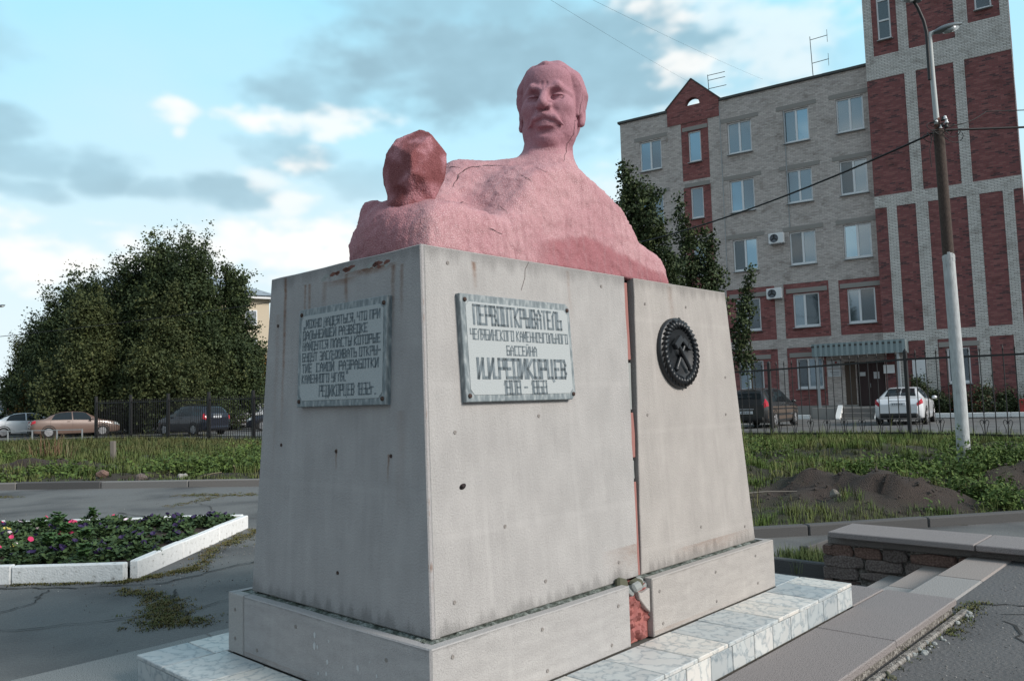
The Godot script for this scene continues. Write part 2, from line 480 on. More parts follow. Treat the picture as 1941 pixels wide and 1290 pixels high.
	for k in 4:
		var m: StandardMaterial3D = tri_mat("stone%d" % k, noise_tex(noise(77, 0.035, 5), [[0.0, lin(0.07, 0.055, 0.05)], [0.5, lin(0.19, 0.15, 0.135)], [1.0, lin(0.32, 0.28, 0.26)]], 512) if k == 0 else mats.stone0.albedo_texture, Vector3.ONE * 2.0, 0.95, fine, 0.8)
		m.albedo_color = [Color(1, 1, 1), Color(1, 0.9, 0.86), Color(0.86, 0.86, 0.86), Color(0.75, 0.68, 0.66)][k]
		m.uv1_offset = Vector3(0.3, 0.6, 0.1) * k
	tri_mat("whitewash", noise_tex(noise(78, 0.03, 5), [[0.0, lin(0.22, 0.21, 0.20)], [0.12, lin(0.50, 0.49, 0.47)], [0.22, lin(0.70, 0.70, 0.69)], [1.0, lin(0.80, 0.80, 0.79)]], 512), Vector3.ONE * 0.8, 0.85, fine, 0.3)
	var gm := plain("grass", Color.WHITE, 0.85)
	gm.vertex_color_use_as_albedo = true
	gm.backlight_enabled = true
	gm.backlight = Color(0.12, 0.14, 0.06)
	plain("petal_purple", lin(0.022, 0.009, 0.062), 0.7)
	plain("petal_pink", lin(0.55, 0.04, 0.14), 0.7)
	plain("petal_white", lin(0.75, 0.62, 0.68), 0.7)
	plain("petal_yellow", lin(0.55, 0.45, 0.12), 0.7)
	# brick walls too far off for single bricks: courses, joints and tone per brick
	brick_mat("brick_grey", [lin(0.58, 0.51, 0.475), lin(0.50, 0.44, 0.41), lin(0.62, 0.555, 0.52), lin(0.44, 0.385, 0.355)], lin(0.36, 0.32, 0.30), 5)
	brick_mat("brick_white", [lin(0.66, 0.625, 0.59), lin(0.60, 0.57, 0.535), lin(0.70, 0.67, 0.635), lin(0.52, 0.49, 0.455)], lin(0.20, 0.185, 0.17), 6)
	brick_mat("brick_red", [lin(0.25, 0.085, 0.083), lin(0.205, 0.074, 0.074), lin(0.30, 0.115, 0.108), lin(0.105, 0.052, 0.056)], lin(0.20, 0.11, 0.105), 7)
	brick_mat("brick_pink", [lin(0.31, 0.108, 0.102), lin(0.27, 0.096, 0.092), lin(0.35, 0.138, 0.128), lin(0.18, 0.075, 0.073)], lin(0.18, 0.088, 0.08), 8)
	plain("lintel", lin(0.29, 0.27, 0.25), 0.95)
	plain("pvc", lin(0.72, 0.73, 0.74), 0.4)
	plain("tin", lin(0.36, 0.38, 0.39), 0.5, 0.3)
	plain("roof_tin", lin(0.06, 0.062, 0.06), 0.7)
	plain("sheet_roof", lin(0.30, 0.33, 0.36), 0.5, 0.2)
	plain("room_dark", lin(0.025, 0.024, 0.022), 0.95)
	plain("blind", lin(0.55, 0.56, 0.55), 0.9)
	plain("door_maroon", lin(0.035, 0.014, 0.014), 0.6)
	plain("paper", lin(0.62, 0.64, 0.66), 0.8)
	plain("print_grey", lin(0.12, 0.13, 0.15), 0.8)
	plain("print_red", lin(0.30, 0.03, 0.025), 0.7)
	plain("paint_blue", lin(0.10, 0.25, 0.42), 0.7)
	plain("cladding", lin(0.085, 0.06, 0.045), 0.9)
	plain("corrugated0", lin(0.20, 0.25, 0.26), 0.55, 0.2)
	plain("corrugated1", lin(0.27, 0.33, 0.34), 0.55, 0.2)
	plain("cream_shade", lin(0.52, 0.44, 0.33), 0.9)
	plain("white_render", lin(0.66, 0.66, 0.65), 0.9)
	plain("glass_sky", lin(0.24, 0.36, 0.44), 0.04, 0.85)
	var gc := plain("glass_clear", Color(lin(0.14, 0.17, 0.19), 0.45), 0.04, 0.35)
	gc.transparency = BaseMaterial3D.TRANSPARENCY_ALPHA
	var gb := plain("glass_blind", Color(lin(0.24, 0.30, 0.34), 0.45), 0.05, 0.7)
	gb.transparency = BaseMaterial3D.TRANSPARENCY_ALPHA
	mats.glass_half = gb
	# fence, pole, cars
	plain("fence_black", lin(0.010, 0.010, 0.011), 0.5)
	plain("cable", lin(0.012, 0.012, 0.013), 0.7)
	tri_mat("pole_white", noise_tex(noise(83, 0.03, 5), [[0.0, lin(0.22, 0.21, 0.20)], [0.16, lin(0.38, 0.39, 0.395)], [0.6, lin(0.46, 0.475, 0.48)], [1.0, lin(0.53, 0.55, 0.555)]], 512), Vector3(1.1, 0.25, 1.1), 0.9, fine, 0.3)
	tri_mat("pole_brown", noise_tex(noise(84, 0.04, 5), [[0.0, lin(0.022, 0.015, 0.012)], [0.5, lin(0.055, 0.036, 0.028)], [1.0, lin(0.10, 0.07, 0.055)]], 512), Vector3(2.5, 0.5, 2.5), 0.85, fine, 0.3)
	plain("pole_pipe", lin(0.42, 0.44, 0.44), 0.6)
	plain("rust_pipe", lin(0.13, 0.055, 0.035), 0.9)
	plain("lamp_grey", lin(0.16, 0.18, 0.19), 0.35, 0.3)
	plain("lamp_glass", lin(0.34, 0.37, 0.38), 0.15, 0.1)
	for k in [["paint_white", lin(0.72, 0.73, 0.75)], ["paint_silver", lin(0.58, 0.61, 0.64)], ["paint_darkgrey", lin(0.022, 0.022, 0.024)], ["paint_brown", lin(0.16, 0.105, 0.085)], ["paint_navy", lin(0.008, 0.011, 0.022)], ["paint_black", lin(0.008, 0.008, 0.009)], ["paint_green", lin(0.010, 0.030, 0.030)]]:
		var m := plain(k[0], k[1], 0.38, 0.1)
		m.clearcoat_enabled = true
		m.clearcoat = 0.8
		m.clearcoat_roughness = 0.06
	plain("mud", lin(0.085, 0.062, 0.048), 0.9)
	plain("car_glass", lin(0.020, 0.026, 0.030), 0.05, 0.25)
	plain("tail_red", lin(0.42, 0.015, 0.03), 0.2)
	plain("headlight", lin(0.55, 0.58, 0.60), 0.15, 0.3)
	plain("rubber", lin(0.012, 0.012, 0.012), 0.7)
	plain("tyre", lin(0.018, 0.017, 0.016), 0.9)
	plain("rim", lin(0.32, 0.32, 0.33), 0.35, 0.6)
	plain("chrome", lin(0.5, 0.5, 0.5), 0.2, 0.8)
	var lm := plain("leaves", Color.WHITE, 0.75)
	lm.vertex_color_use_as_albedo = true
	lm.backlight_enabled = true
	lm.backlight = Color(0.10, 0.12, 0.05)
	plain("soil_clod", lin(0.060, 0.048, 0.041), 0.98)
	plain("grit", Color.WHITE, 0.9).vertex_color_use_as_albedo = true
	plain("bark", lin(0.045, 0.038, 0.032), 0.95)
	plain("old_wood", lin(0.17, 0.15, 0.13), 0.95)
	plain("dry_stalk", lin(0.20, 0.105, 0.06), 0.9)
	plain("dry_straw", lin(0.30, 0.25, 0.15), 0.9)
	plain("rubble_pale", lin(0.27, 0.255, 0.24), 0.95)

func brick_mat(called: String, tones: Array, joint: Color, seed_: int) -> void:
	# 8 bricks by 24 courses, 2.08 m by 1.848 m
	var r := RandomNumberGenerator.new()
	r.seed = seed_
	var w := 512; var h := 480
	var img := Image.create(w, h, false, Image.FORMAT_RGB8)
	var bump := Image.create(w, h, false, Image.FORMAT_RGB8)
	img.fill(joint)
	bump.fill(Color(0.2, 0.2, 0.2))
	for row in 24:
		for k in 9:
			var x0 := k * 64 - (32 if row % 2 else 0)
			var c: Color = tones[0].lerp(tones[1], r.randf()) if r.randf() < 0.6 else (tones[2] if r.randf() < 0.72 else tones[3])
			if row % 2 and k == 8: seed(1)
			img.fill_rect(Rect2i(x0 + 2, row * 20 + 2, 60, 16), c)
			var b := r.randf_range(0.8, 1.0)
			bump.fill_rect(Rect2i(x0 + 2, row * 20 + 2, 60, 16), Color(b, b, b))
	img.generate_mipmaps()
	var m := StandardMaterial3D.new()
	m.albedo_texture = ImageTexture.create_from_image(img)
	m.uv1_triplanar = true
	m.uv1_scale = Vector3(1.0 / 2.08, 1.0 / 1.848, 1.0 / 2.08)
	m.uv1_triplanar_sharpness = 8.0
	m.roughness = 0.92
	m.heightmap_enabled = true
	m.heightmap_texture = ImageTexture.create_from_image(bump)
	m.heightmap_scale = 0.8
	m.detail_enabled = true
	m.detail_blend_mode = BaseMaterial3D.BLEND_MODE_MUL
	m.detail_uv_layer = BaseMaterial3D.DETAIL_UV_2
	if not mats.has("soot"):
		var holder := StandardMaterial3D.new()
		holder.albedo_texture = noise_tex(noise(81, 0.012, 5), [[0.0, Color(0.80, 0.79, 0.78)], [0.3, Color(0.96, 0.96, 0.96)], [1.0, Color(1, 1, 1)]], 512)
		mats.soot = holder
	m.detail_albedo = mats.soot.albedo_texture
	m.uv2_triplanar = true
	m.uv2_scale = Vector3.ONE * 0.13
	mats[called] = m

# ---------------------------------------------------------------- the bust: one field, meshed as surface nets
static func smin(a: float, b: float, k: float) -> float:
	var h := maxf(k - absf(a - b), 0.0) / k
	return minf(a, b) - h * h * k * 0.25
static func smax(a: float, b: float, k: float) -> float:
	return -smin(-a, -b, k)
static func cap(p: Vector3, a: Vector3, b: Vector3, ra: float, rb: float) -> float:
	var ba := b - a
	var t := clampf((p - a).dot(ba) / ba.length_squared(), 0.0, 1.0)
	return (p - a - ba * t).length() - lerpf(ra, rb, t)
static func ell(p: Vector3, c: Vector3, r: Vector3) -> float:
	var q := (p - c) / r
	var k0 := q.length()
	var k1 := (q / r).length()
	return k0 * (k0 - 1.0) / maxf(k1, 1e-4)

var head_at := Vector3(0.240, 1.022, 0.300)
var head_turn: Basis
var plinth_turn: Basis
func head_field(w: Vector3) -> float:
	var p := head_turn.transposed() * (w - head_at) / 1.04
	var s := Vector3(absf(p.x), p.y, p.z)
	# skull, face and jaw
	var d := ell(p, Vector3(0, 0.055, -0.04), Vector3(0.172, 0.185, 0.205))
	d = smin(d, ell(p, Vector3(0, -0.075, 0.035), Vector3(0.136, 0.197, 0.155)), 0.06)
	d = smin(d, ell(s, Vector3(0.088, -0.150, 0.02), Vector3(0.054, 0.075, 0.085)), 0.07)
	d = smin(d, ell(p, Vector3(0, -0.232, 0.112), Vector3(0.062, 0.046, 0.05)), 0.06)
	d = smin(d, ell(s, Vector3(0.092, -0.045, 0.108), Vector3(0.05, 0.04, 0.045)), 0.05)
	d = smin(d, ell(p, Vector3(0, 0.13, 0.10), Vector3(0.125, 0.075, 0.066)), 0.06)
	# brow
	d = smin(d, cap(s, Vector3(0.018, 0.038, 0.176), Vector3(0.072, 0.062, 0.160), 0.017, 0.018), 0.016)
	d = smin(d, cap(s, Vector3(0.072, 0.062, 0.160), Vector3(0.132, 0.028, 0.096), 0.018, 0.011), 0.018)
	# eye sockets, eyeballs and lids
	d = smax(d, -ell(s, Vector3(0.068, 0.004, 0.188), Vector3(0.050, 0.036, 0.056)), 0.012)
	var ball := ell(s, Vector3(0.069, -0.010, 0.124), Vector3(0.037, 0.03, 0.032))
	d = smin(d, ball, 0.004)
	var lid := maxf(ell(s, Vector3(0.069, -0.005, 0.126), Vector3(0.045, 0.034, 0.044)), 0.006 - s.y - (s.x - 0.069) * 0.05 + 7.0 * (s.x - 0.069) * (s.x - 0.069))
	d = smin(d, lid, 0.004)
	var low := maxf(ell(s, Vector3(0.069, -0.012, 0.126), Vector3(0.042, 0.034, 0.036)), s.y + 0.023 - 6.0 * (s.x - 0.069) * (s.x - 0.069))
	d = smin(d, low, 0.008)
	d = smax(d, -cap(s, Vector3(0.042, -0.012, 0.152), Vector3(0.068, -0.008, 0.166), 0.007, 0.014), 0.003)
	d = smax(d, -cap(s, Vector3(0.068, -0.008, 0.166), Vector3(0.096, -0.011, 0.148), 0.014, 0.005), 0.003)
	# nose
	d = smin(d, cap(p, Vector3(0, 0.035, 0.176), Vector3(0, -0.045, 0.224), 0.017, 0.024), 0.022)
	d = smin(d, ell(p, Vector3(0, -0.060, 0.222), Vector3(0.028, 0.024, 0.032)), 0.012)
	d = smin(d, ell(s, Vector3(0.031, -0.066, 0.192), Vector3(0.019, 0.020, 0.026)), 0.010)
	d = smax(d, -ell(s, Vector3(0.015, -0.088, 0.210), Vector3(0.011, 0.012, 0.016)), 0.005)
	# cheek fold
	d = smax(d, -cap(s, Vector3(0.050, -0.075, 0.186), Vector3(0.102, -0.158, 0.148), 0.012, 0.010), 0.025)
	# moustache, mouth and lower lip
	d = smin(d, ell(p, Vector3(0, -0.125, 0.150), Vector3(0.07, 0.05, 0.045)), 0.03)
	d = smin(d, cap(s, Vector3(0.004, -0.108, 0.196), Vector3(0.060, -0.128, 0.180), 0.012, 0.014), 0.010)
	d = smin(d, cap(s, Vector3(0.060, -0.128, 0.180), Vector3(0.098, -0.160, 0.146), 0.013, 0.007), 0.010)
	d = smax(d, -cap(s, Vector3(0.0, -0.136, 0.202), Vector3(0.054, -0.149, 0.184), 0.012, 0.008), 0.003)
	d = smin(d, ell(p, Vector3(0, -0.168, 0.166), Vector3(0.044, 0.015, 0.026)), 0.010)
	d = smax(d, -ell(p, Vector3(0, -0.197, 0.172), Vector3(0.05, 0.018, 0.016)), 0.02)
	# frown lines
	d = smax(d, -cap(s, Vector3(0.010, 0.048, 0.196), Vector3(0.014, 0.078, 0.180), 0.006, 0.004), 0.012)
	# hair: a shell with an edge along the hairline, parted at one side
	var q := p - Vector3(0, 0.07, -0.045)
	var hr := ell(q, Vector3.ZERO, Vector3(0.204, 0.206, 0.232)) - 0.004 * sin(q.x * 70.0 + q.y * 25.0 + sin(q.y * 30.0) * 1.5) * smoothstep(0.0, 0.1, q.z + 0.1)
	var line := p.z * 0.955 - p.y * 0.295 - 0.062 + 0.35 * maxf(s.x - 0.12, 0.0) - 0.014 * sin(p.x * 16.0 + 0.9)
	hr = smax(hr, line, 0.005)
	hr = smin(hr, ell(p, Vector3(0.0, -0.07, -0.12), Vector3(0.145, 0.13, 0.12)), 0.05)
	hr = smin(hr, cap(s, Vector3(0.168, 0.05, 0.02), Vector3(0.156, -0.065, 0.035), 0.024, 0.013), 0.03)
	hr = smin(hr, cap(s, Vector3(0.0, 0.205, 0.126), Vector3(0.100, 0.174, 0.098), 0.020, 0.018), 0.012)
	hr = smin(hr, cap(s, Vector3(0.100, 0.174, 0.098), Vector3(0.152, 0.095, 0.058), 0.018, 0.017), 0.012)
	d = smin(d, hr, 0.003)
	# ears
	var ear := ell(s, Vector3(0.172, -0.045, -0.025), Vector3(0.026, 0.072, 0.045))
	ear = smax(ear, -ell(s, Vector3(0.202, -0.040, -0.010), Vector3(0.020, 0.045, 0.022)), 0.01)
	ear = smin(ear, ell(s, Vector3(0.172, -0.108, -0.005), Vector3(0.02, 0.022, 0.02)), 0.015)
	d = smin(d, ear, 0.01)
	return d * 1.04

func body_field(p: Vector3) -> float:
	# chest, shoulders, arms
	var d := ell(p, Vector3(0.12, 0.20, 0.40), Vector3(0.54, 0.43, 0.47))
	d = smin(d, cap(p, Vector3(-0.275, 0.50, 0.40), Vector3(0.16, 0.545, 0.33), 0.165, 0.155), 0.12)
	d = smin(d, cap(p, Vector3(0.24, 0.50, 0.33), Vector3(0.575, 0.285, 0.20), 0.165, 0.150), 0.12)
	d = smin(d, cap(p, Vector3(0.575, 0.25, 0.18), Vector3(0.635, 0.06, 0.14), 0.155, 0.15), 0.10)
	d = smin(d, cap(p, Vector3(0.66, 0.02, 0.16), Vector3(0.895, -0.045, -0.02), 0.155, 0.125), 0.08)
	d = smin(d, cap(p, Vector3(-0.32, 0.43, 0.48), Vector3(-0.52, 0.14, 0.86), 0.18, 0.16), 0.14)
	d = smin(d, ell(p, Vector3(-0.555, 0.11, 0.93), Vector3(0.225, 0.20, 0.25)), 0.10)
	d = smin(d, ell(p, Vector3(-0.36, 0.04, 1.08), Vector3(0.26, 0.16, 0.22)), 0.14)
	d = smin(d, ell(p, Vector3(-0.735, 0.285, 0.88), Vector3(0.05, 0.05, 0.05)), 0.05)
	# the block it rises from, square to the plinth
	var q := plinth_turn.transposed() * p - Vector3(-0.21, 0.02, 0.24)
	var e := q.abs() - Vector3(0.87, 0.09, 0.30)
	d = smin(d, Vector3(maxf(e.x, 0), maxf(e.y, 0), maxf(e.z, 0)).length() + minf(maxf(e.x, maxf(e.y, e.z)), 0.0) - 0.09, 0.22)
	# edge of the cloth laid over the arm
	d = smin(d, cap(p, Vector3(0.06, 0.05, 0.76), Vector3(0.325, 0.185, 0.47), 0.05, 0.07), 0.05)
	d = smin(d, cap(p, Vector3(0.325, 0.185, 0.47), Vector3(0.52, 0.19, 0.31), 0.07, 0.07), 0.05)
	d = smin(d, cap(p, Vector3(0.52, 0.19, 0.31), Vector3(0.68, 0.075, 0.16), 0.07, 0.06), 0.05)
	d = smin(d, cap(p, Vector3(0.68, 0.075, 0.16), Vector3(0.86, 0.03, 0.0), 0.06, 0.05), 0.06)
	# neck with its tendons, collar
	d = smin(d, cap(p, Vector3(0.185, 0.50, 0.30), Vector3(0.235, 0.92, 0.215), 0.185, 0.132), 0.10)
	d = smin(d, cap(p, Vector3(0.18, 0.56, 0.455), Vector3(0.355, 0.90, 0.30), 0.022, 0.03), 0.05)
	d = smin(d, cap(p, Vector3(0.16, 0.57, 0.455), Vector3(0.10, 0.86, 0.33), 0.02, 0.025), 0.05)
	d = smin(d, cap(p, Vector3(0.345, 0.665, 0.29), Vector3(0.385, 0.56, 0.30), 0.024, 0.022), 0.02)
	d = smin(d, cap(p, Vector3(0.385, 0.56, 0.30), Vector3(0.20, 0.47, 0.53), 0.022, 0.018), 0.03)
	# placket and buttons
	d = smin(d, cap(p, Vector3(0.10, 0.50, 0.66), Vector3(0.145, 0.37, 0.77), 0.012, 0.014), 0.02)
	d = smin(d, ell(p, Vector3(0.135, 0.40, 0.775), Vector3(0.03, 0.028, 0.018)), 0.012)
	d = smin(d, ell(p, Vector3(0.02, 0.375, 0.785), Vector3(0.035, 0.028, 0.016)), 0.012)
	# it stays within the edges of the plinth
	var u := plinth_turn.transposed() * p
	d = smax(d, u.z - 0.635 + 0.05 * maxf(p.y, 0.0), 0.04)
	d = smax(d, -1.32 - u.x, 0.04)
	return maxf(d, -0.008 - p.y)

func bust_field(p: Vector3) -> float:
	if p.y < 0.5: return body_field(p)
	var h := head_field(p)
	if p.y > 0.98: return h
	return smin(body_field(p), h, 0.035)

var rock_planes := []
func rock_field(p: Vector3) -> float:
	var d := -1.0
	for k in rock_planes:
		d = smax(d, p.dot(k[0]) - k[1], 0.003)
	d = smin(d, cap(p, Vector3(-0.03, -0.14, -0.03), Vector3(0.02, -0.24, -0.10), 0.115, 0.10), 0.03)
	return d

func surface_net(field: Callable, lo: Vector3, hi: Vector3, cell: float, rough: Callable, tint: Callable) -> ArrayMesh:
	var B := 4
	var nb := Vector3i(((hi - lo) / (cell * B)).ceil())
	var nx := nb.x * B + 1; var ny := nb.y * B + 1; var nz := nb.z * B + 1
	var near := []
	for bz in nb.z:
		for by in nb.y:
			for bx in nb.x:
				var c := lo + (Vector3(bx, by, bz) + Vector3.ONE * 0.5) * (cell * B)
				if absf(field.call(c)) < cell * B * 1.15: near.append(Vector3i(bx, by, bz))
	var got := []
	got.resize(near.size())
	var job := func(i: int) -> void:
		var b: Vector3i = near[i]
		var a := PackedFloat32Array()
		a.resize((B + 1) * (B + 1) * (B + 1))
		var k := 0
		for z in B + 1:
			for y in B + 1:
				for x in B + 1:
					a[k] = field.call(lo + Vector3(b.x * B + x, b.y * B + y, b.z * B + z) * cell)
					k += 1
		got[i] = a
	var id := WorkerThreadPool.add_group_task(job, near.size())
	WorkerThreadPool.wait_for_group_task_completion(id)
	var at := {}
	var vs := PackedVector3Array()
	var quads := []
	var corner := []
	for k in 8: corner.append(Vector3i(k & 1, (k >> 1) & 1, (k >> 2) & 1))
	var pairs := [[0, 1], [2, 3], [4, 5], [6, 7], [0, 2], [1, 3], [4, 6], [5, 7], [0, 4], [1, 5], [2, 6], [3, 7]]
	var M := B + 1
	for i in near.size():
		var a: PackedFloat32Array = got[i]
		var b: Vector3i = near[i] * B
		for z in B:
			for y in B:
				for x in B:
					var f := []
					var mask := 0
					for k in 8:
						var o: Vector3i = corner[k]
						var val := a[(x + o.x) + M * ((y + o.y) + M * (z + o.z))]
						f.append(val)
						if val < 0.0: mask |= 1 << k
					if mask == 0 or mask == 255: continue
					var sum := Vector3.ZERO
					var cnt := 0
					for e in pairs:
						var fa: float = f[e[0]]; var fb: float = f[e[1]]
						if (fa < 0.0) != (fb < 0.0):
							sum += Vector3(corner[e[0]]).lerp(Vector3(corner[e[1]]), fa / (fa - fb))
							cnt += 1
					var key := (b.x + x) + nx * ((b.y + y) + ny * (b.z + z))
					at[key] = vs.size()
					vs.append(lo + (Vector3(b.x + x, b.y + y, b.z + z) + sum / cnt) * cell)
					if (f[0] < 0.0) != (f[1] < 0.0): quads.append([key, nx, nx * ny, f[0] < 0.0])
					if (f[0] < 0.0) != (f[2] < 0.0): quads.append([key, nx * ny, 1, f[0] < 0.0])
					if (f[0] < 0.0) != (f[4] < 0.0): quads.append([key, 1, nx, f[0] < 0.0])
	var ix := PackedInt32Array()
	for q in quads:
		var k: int = q[0]; var u: int = q[1]; var w: int = q[2]
		if not (at.has(k - u) and at.has(k - w) and at.has(k - u - w)): continue
		var p0: int = at[k]; var p1: int = at[k - u]; var p2: int = at[k - u - w]; var p3: int = at[k - w]
		if q[3]: ix.append_array(PackedInt32Array([p0, p2, p1, p0, p3, p2]))
		else: ix.append_array(PackedInt32Array([p0, p1, p2, p0, p2, p3]))
	for round_ in 2:
		var ns := normals_of(vs, ix)
		if round_ == 0:
			for i in vs.size(): vs[i] += ns[i] * float(rough.call(vs[i]))
		else:
			var cs := PackedColorArray()
			for i in vs.size(): cs.append(tint.call(vs[i], ns[i]))
			var arr := []
			arr.resize(Mesh.ARRAY_MAX)
			arr[Mesh.ARRAY_VERTEX] = vs; arr[Mesh.ARRAY_NORMAL] = ns; arr[Mesh.ARRAY_COLOR] = cs; arr[Mesh.ARRAY_INDEX] = ix
			var m := ArrayMesh.new()
			m.add_surface_from_arrays(Mesh.PRIMITIVE_TRIANGLES, arr)
			return m
	return null
func normals_of(vs: PackedVector3Array, ix: PackedInt32Array) -> PackedVector3Array:
	var ns := PackedVector3Array()
	ns.resize(vs.size())
	for i in range(0, ix.size(), 3):
		var a := vs[ix[i]]
		var m := (vs[ix[i + 2]] - a).cross(vs[ix[i + 1]] - a)
		ns[ix[i]] += m; ns[ix[i + 1]] += m; ns[ix[i + 2]] += m
	for i in ns.size(): ns[i] = ns[i].normalized()
	return ns

func crack(pts: Array, width: float, rough: Callable, parent: Node, material: Material) -> void:
	# a thin dark split laid in the surface: points in x-y, found by marching back along z
	var g := Geo.new()
	var r := RandomNumberGenerator.new()
	r.seed = pts.size() * 77 + int(pts[0].x * 1000)
	var last = null
	var fine := []
	for i in pts.size() - 1:
		var l: float = pts[i].distance_to(pts[i + 1])
		var n := maxi(2, int(l / 0.02))
		for k in n:
			fine.append(pts[i].lerp(pts[i + 1], float(k) / n) + Vector2(r.randf_range(-1, 1), r.randf_range(-1, 1)) * 0.005)
	for i in fine.size():
		var p := Vector3(fine[i].x, fine[i].y, 1.5)
		for k in 60:
			var d: float = bust_field(p) - rough.call(p)
			if d < 0.0005: break
			p.z -= d * 0.8
		var e := 0.004
		var d0 := bust_field(p)
		var m := Vector3(bust_field(p + Vector3(e, 0, 0)) - d0, bust_field(p + Vector3(0, e, 0)) - d0, bust_field(p + Vector3(0, 0, e)) - d0).normalized()
		p += m * 0.002
		var w := width * (0.55 + 0.6 * r.randf()) * (0.3 + 0.7 * sin(PI * (i + 0.5) / fine.size()))
		if last != null:
			var dir: Vector3 = (p - last[0]).normalized()
			var s := dir.cross(m).normalized()
			if (p - last[0]).length() < 0.08: g.quad(last[0] - last[1] * 1.0, last[0] + last[1] * 1.0, p + s * w, p - s * w)
			last = [p, s * w]
		else: last = [p, Vector3.ZERO]
	if g.v.size(): part("crack", g, material, parent)

func build_bust() -> void:
	var hz := Vector3(-0.25, 0.02, 0.965).normalized()
	var hx := Vector3.UP.cross(hz).normalized()
	head_turn = Basis(hx, hz.cross(hx), hz)
	head_turn = head_turn * Basis(Vector3(0, 0, 1), -0.015)
	plinth_turn = Basis(Vector3.UP, PLINTH_TURN)
	var n1 := noise(3, 5.0, 4)
	var n2 := noise(4, 38.0, 3)
	var n5 := noise(6, 7.0, 3)
	n5.fractal_type = FastNoiseLite.FRACTAL_RIDGED
	var rough := func(p: Vector3) -> float:
		var h := smoothstep(0.62, 0.72, p.y)
		return (n5.get_noise_3dv(p) - 0.2) * lerpf(0.003, 0.0, h) + n1.get_noise_3dv(p) * lerpf(0.013, 0.004, h) + n2.get_noise_3dv(p) * lerpf(0.006, 0.002, h)
	var n3 := noise(9, 3.0, 4)
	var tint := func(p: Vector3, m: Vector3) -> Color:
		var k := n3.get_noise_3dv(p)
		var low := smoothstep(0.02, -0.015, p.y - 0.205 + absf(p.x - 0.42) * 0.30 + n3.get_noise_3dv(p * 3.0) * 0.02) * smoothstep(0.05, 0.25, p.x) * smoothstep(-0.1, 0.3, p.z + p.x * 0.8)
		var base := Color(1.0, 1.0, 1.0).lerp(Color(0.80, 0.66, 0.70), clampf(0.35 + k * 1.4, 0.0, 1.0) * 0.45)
		base = base.lerp(Color(0.66, 0.42, 0.45), low * 0.9)  # darker below the cloth edge: underside shade put into the colour
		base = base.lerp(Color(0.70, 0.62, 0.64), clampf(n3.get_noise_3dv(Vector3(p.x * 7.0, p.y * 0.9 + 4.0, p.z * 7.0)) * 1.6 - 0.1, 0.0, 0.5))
		if p.y > 0.66: base = base.lerp(Color(0.78, 0.70, 0.78), smoothstep(0.66, 0.80, p.y) * 0.7)  # head darker and purplish: its shade put into the colour
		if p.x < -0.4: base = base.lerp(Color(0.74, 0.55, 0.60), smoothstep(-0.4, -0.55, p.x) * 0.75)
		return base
	var o := thing("stone_bust", "pink painted stone bust of a moustached man raising a lump of rock", "statue", BUST_AT)
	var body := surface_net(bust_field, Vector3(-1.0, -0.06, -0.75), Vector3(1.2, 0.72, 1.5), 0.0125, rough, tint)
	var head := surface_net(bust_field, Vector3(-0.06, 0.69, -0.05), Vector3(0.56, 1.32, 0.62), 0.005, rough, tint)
	var joined := ArrayMesh.new()
	joined.add_surface_from_arrays(Mesh.PRIMITIVE_TRIANGLES, body.surface_get_arrays(0))
	joined.add_surface_from_arrays(Mesh.PRIMITIVE_TRIANGLES, head.surface_get_arrays(0))
	joined.surface_set_material(0, mats.bust)
	joined.surface_set_material(1, mats.bust_smooth)
	put("figure", joined, null, o)
	# the lump of rock: facets that meet at worn edges
	var R := ROCK_PLANES
	for k in R: rock_planes.append([Vector3(k[0], k[1], k[2]).normalized(), k[3]])
	var rr := func(p: Vector3) -> float:
		return n1.get_noise_3dv(p * 2.2) * 0.002 + n2.get_noise_3dv(p) * 0.0028
	var n4 := noise(19, 7.0, 3)
	var rt := func(p: Vector3, m: Vector3) -> Color:
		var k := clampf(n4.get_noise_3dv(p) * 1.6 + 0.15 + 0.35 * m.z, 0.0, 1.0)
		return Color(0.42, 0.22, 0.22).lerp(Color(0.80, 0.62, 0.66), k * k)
	put("raised_rock", surface_net(rock_field, Vector3(-0.3, -0.45, -0.35), Vector3(0.3, 0.32, 0.3), 0.0075, rr, rt), mats.bust, o, Transform3D(Basis.IDENTITY, ROCK_AT))
	for k in CRACKS: crack(k[0], k[1] * 0.6, rough, o, mats.crack)

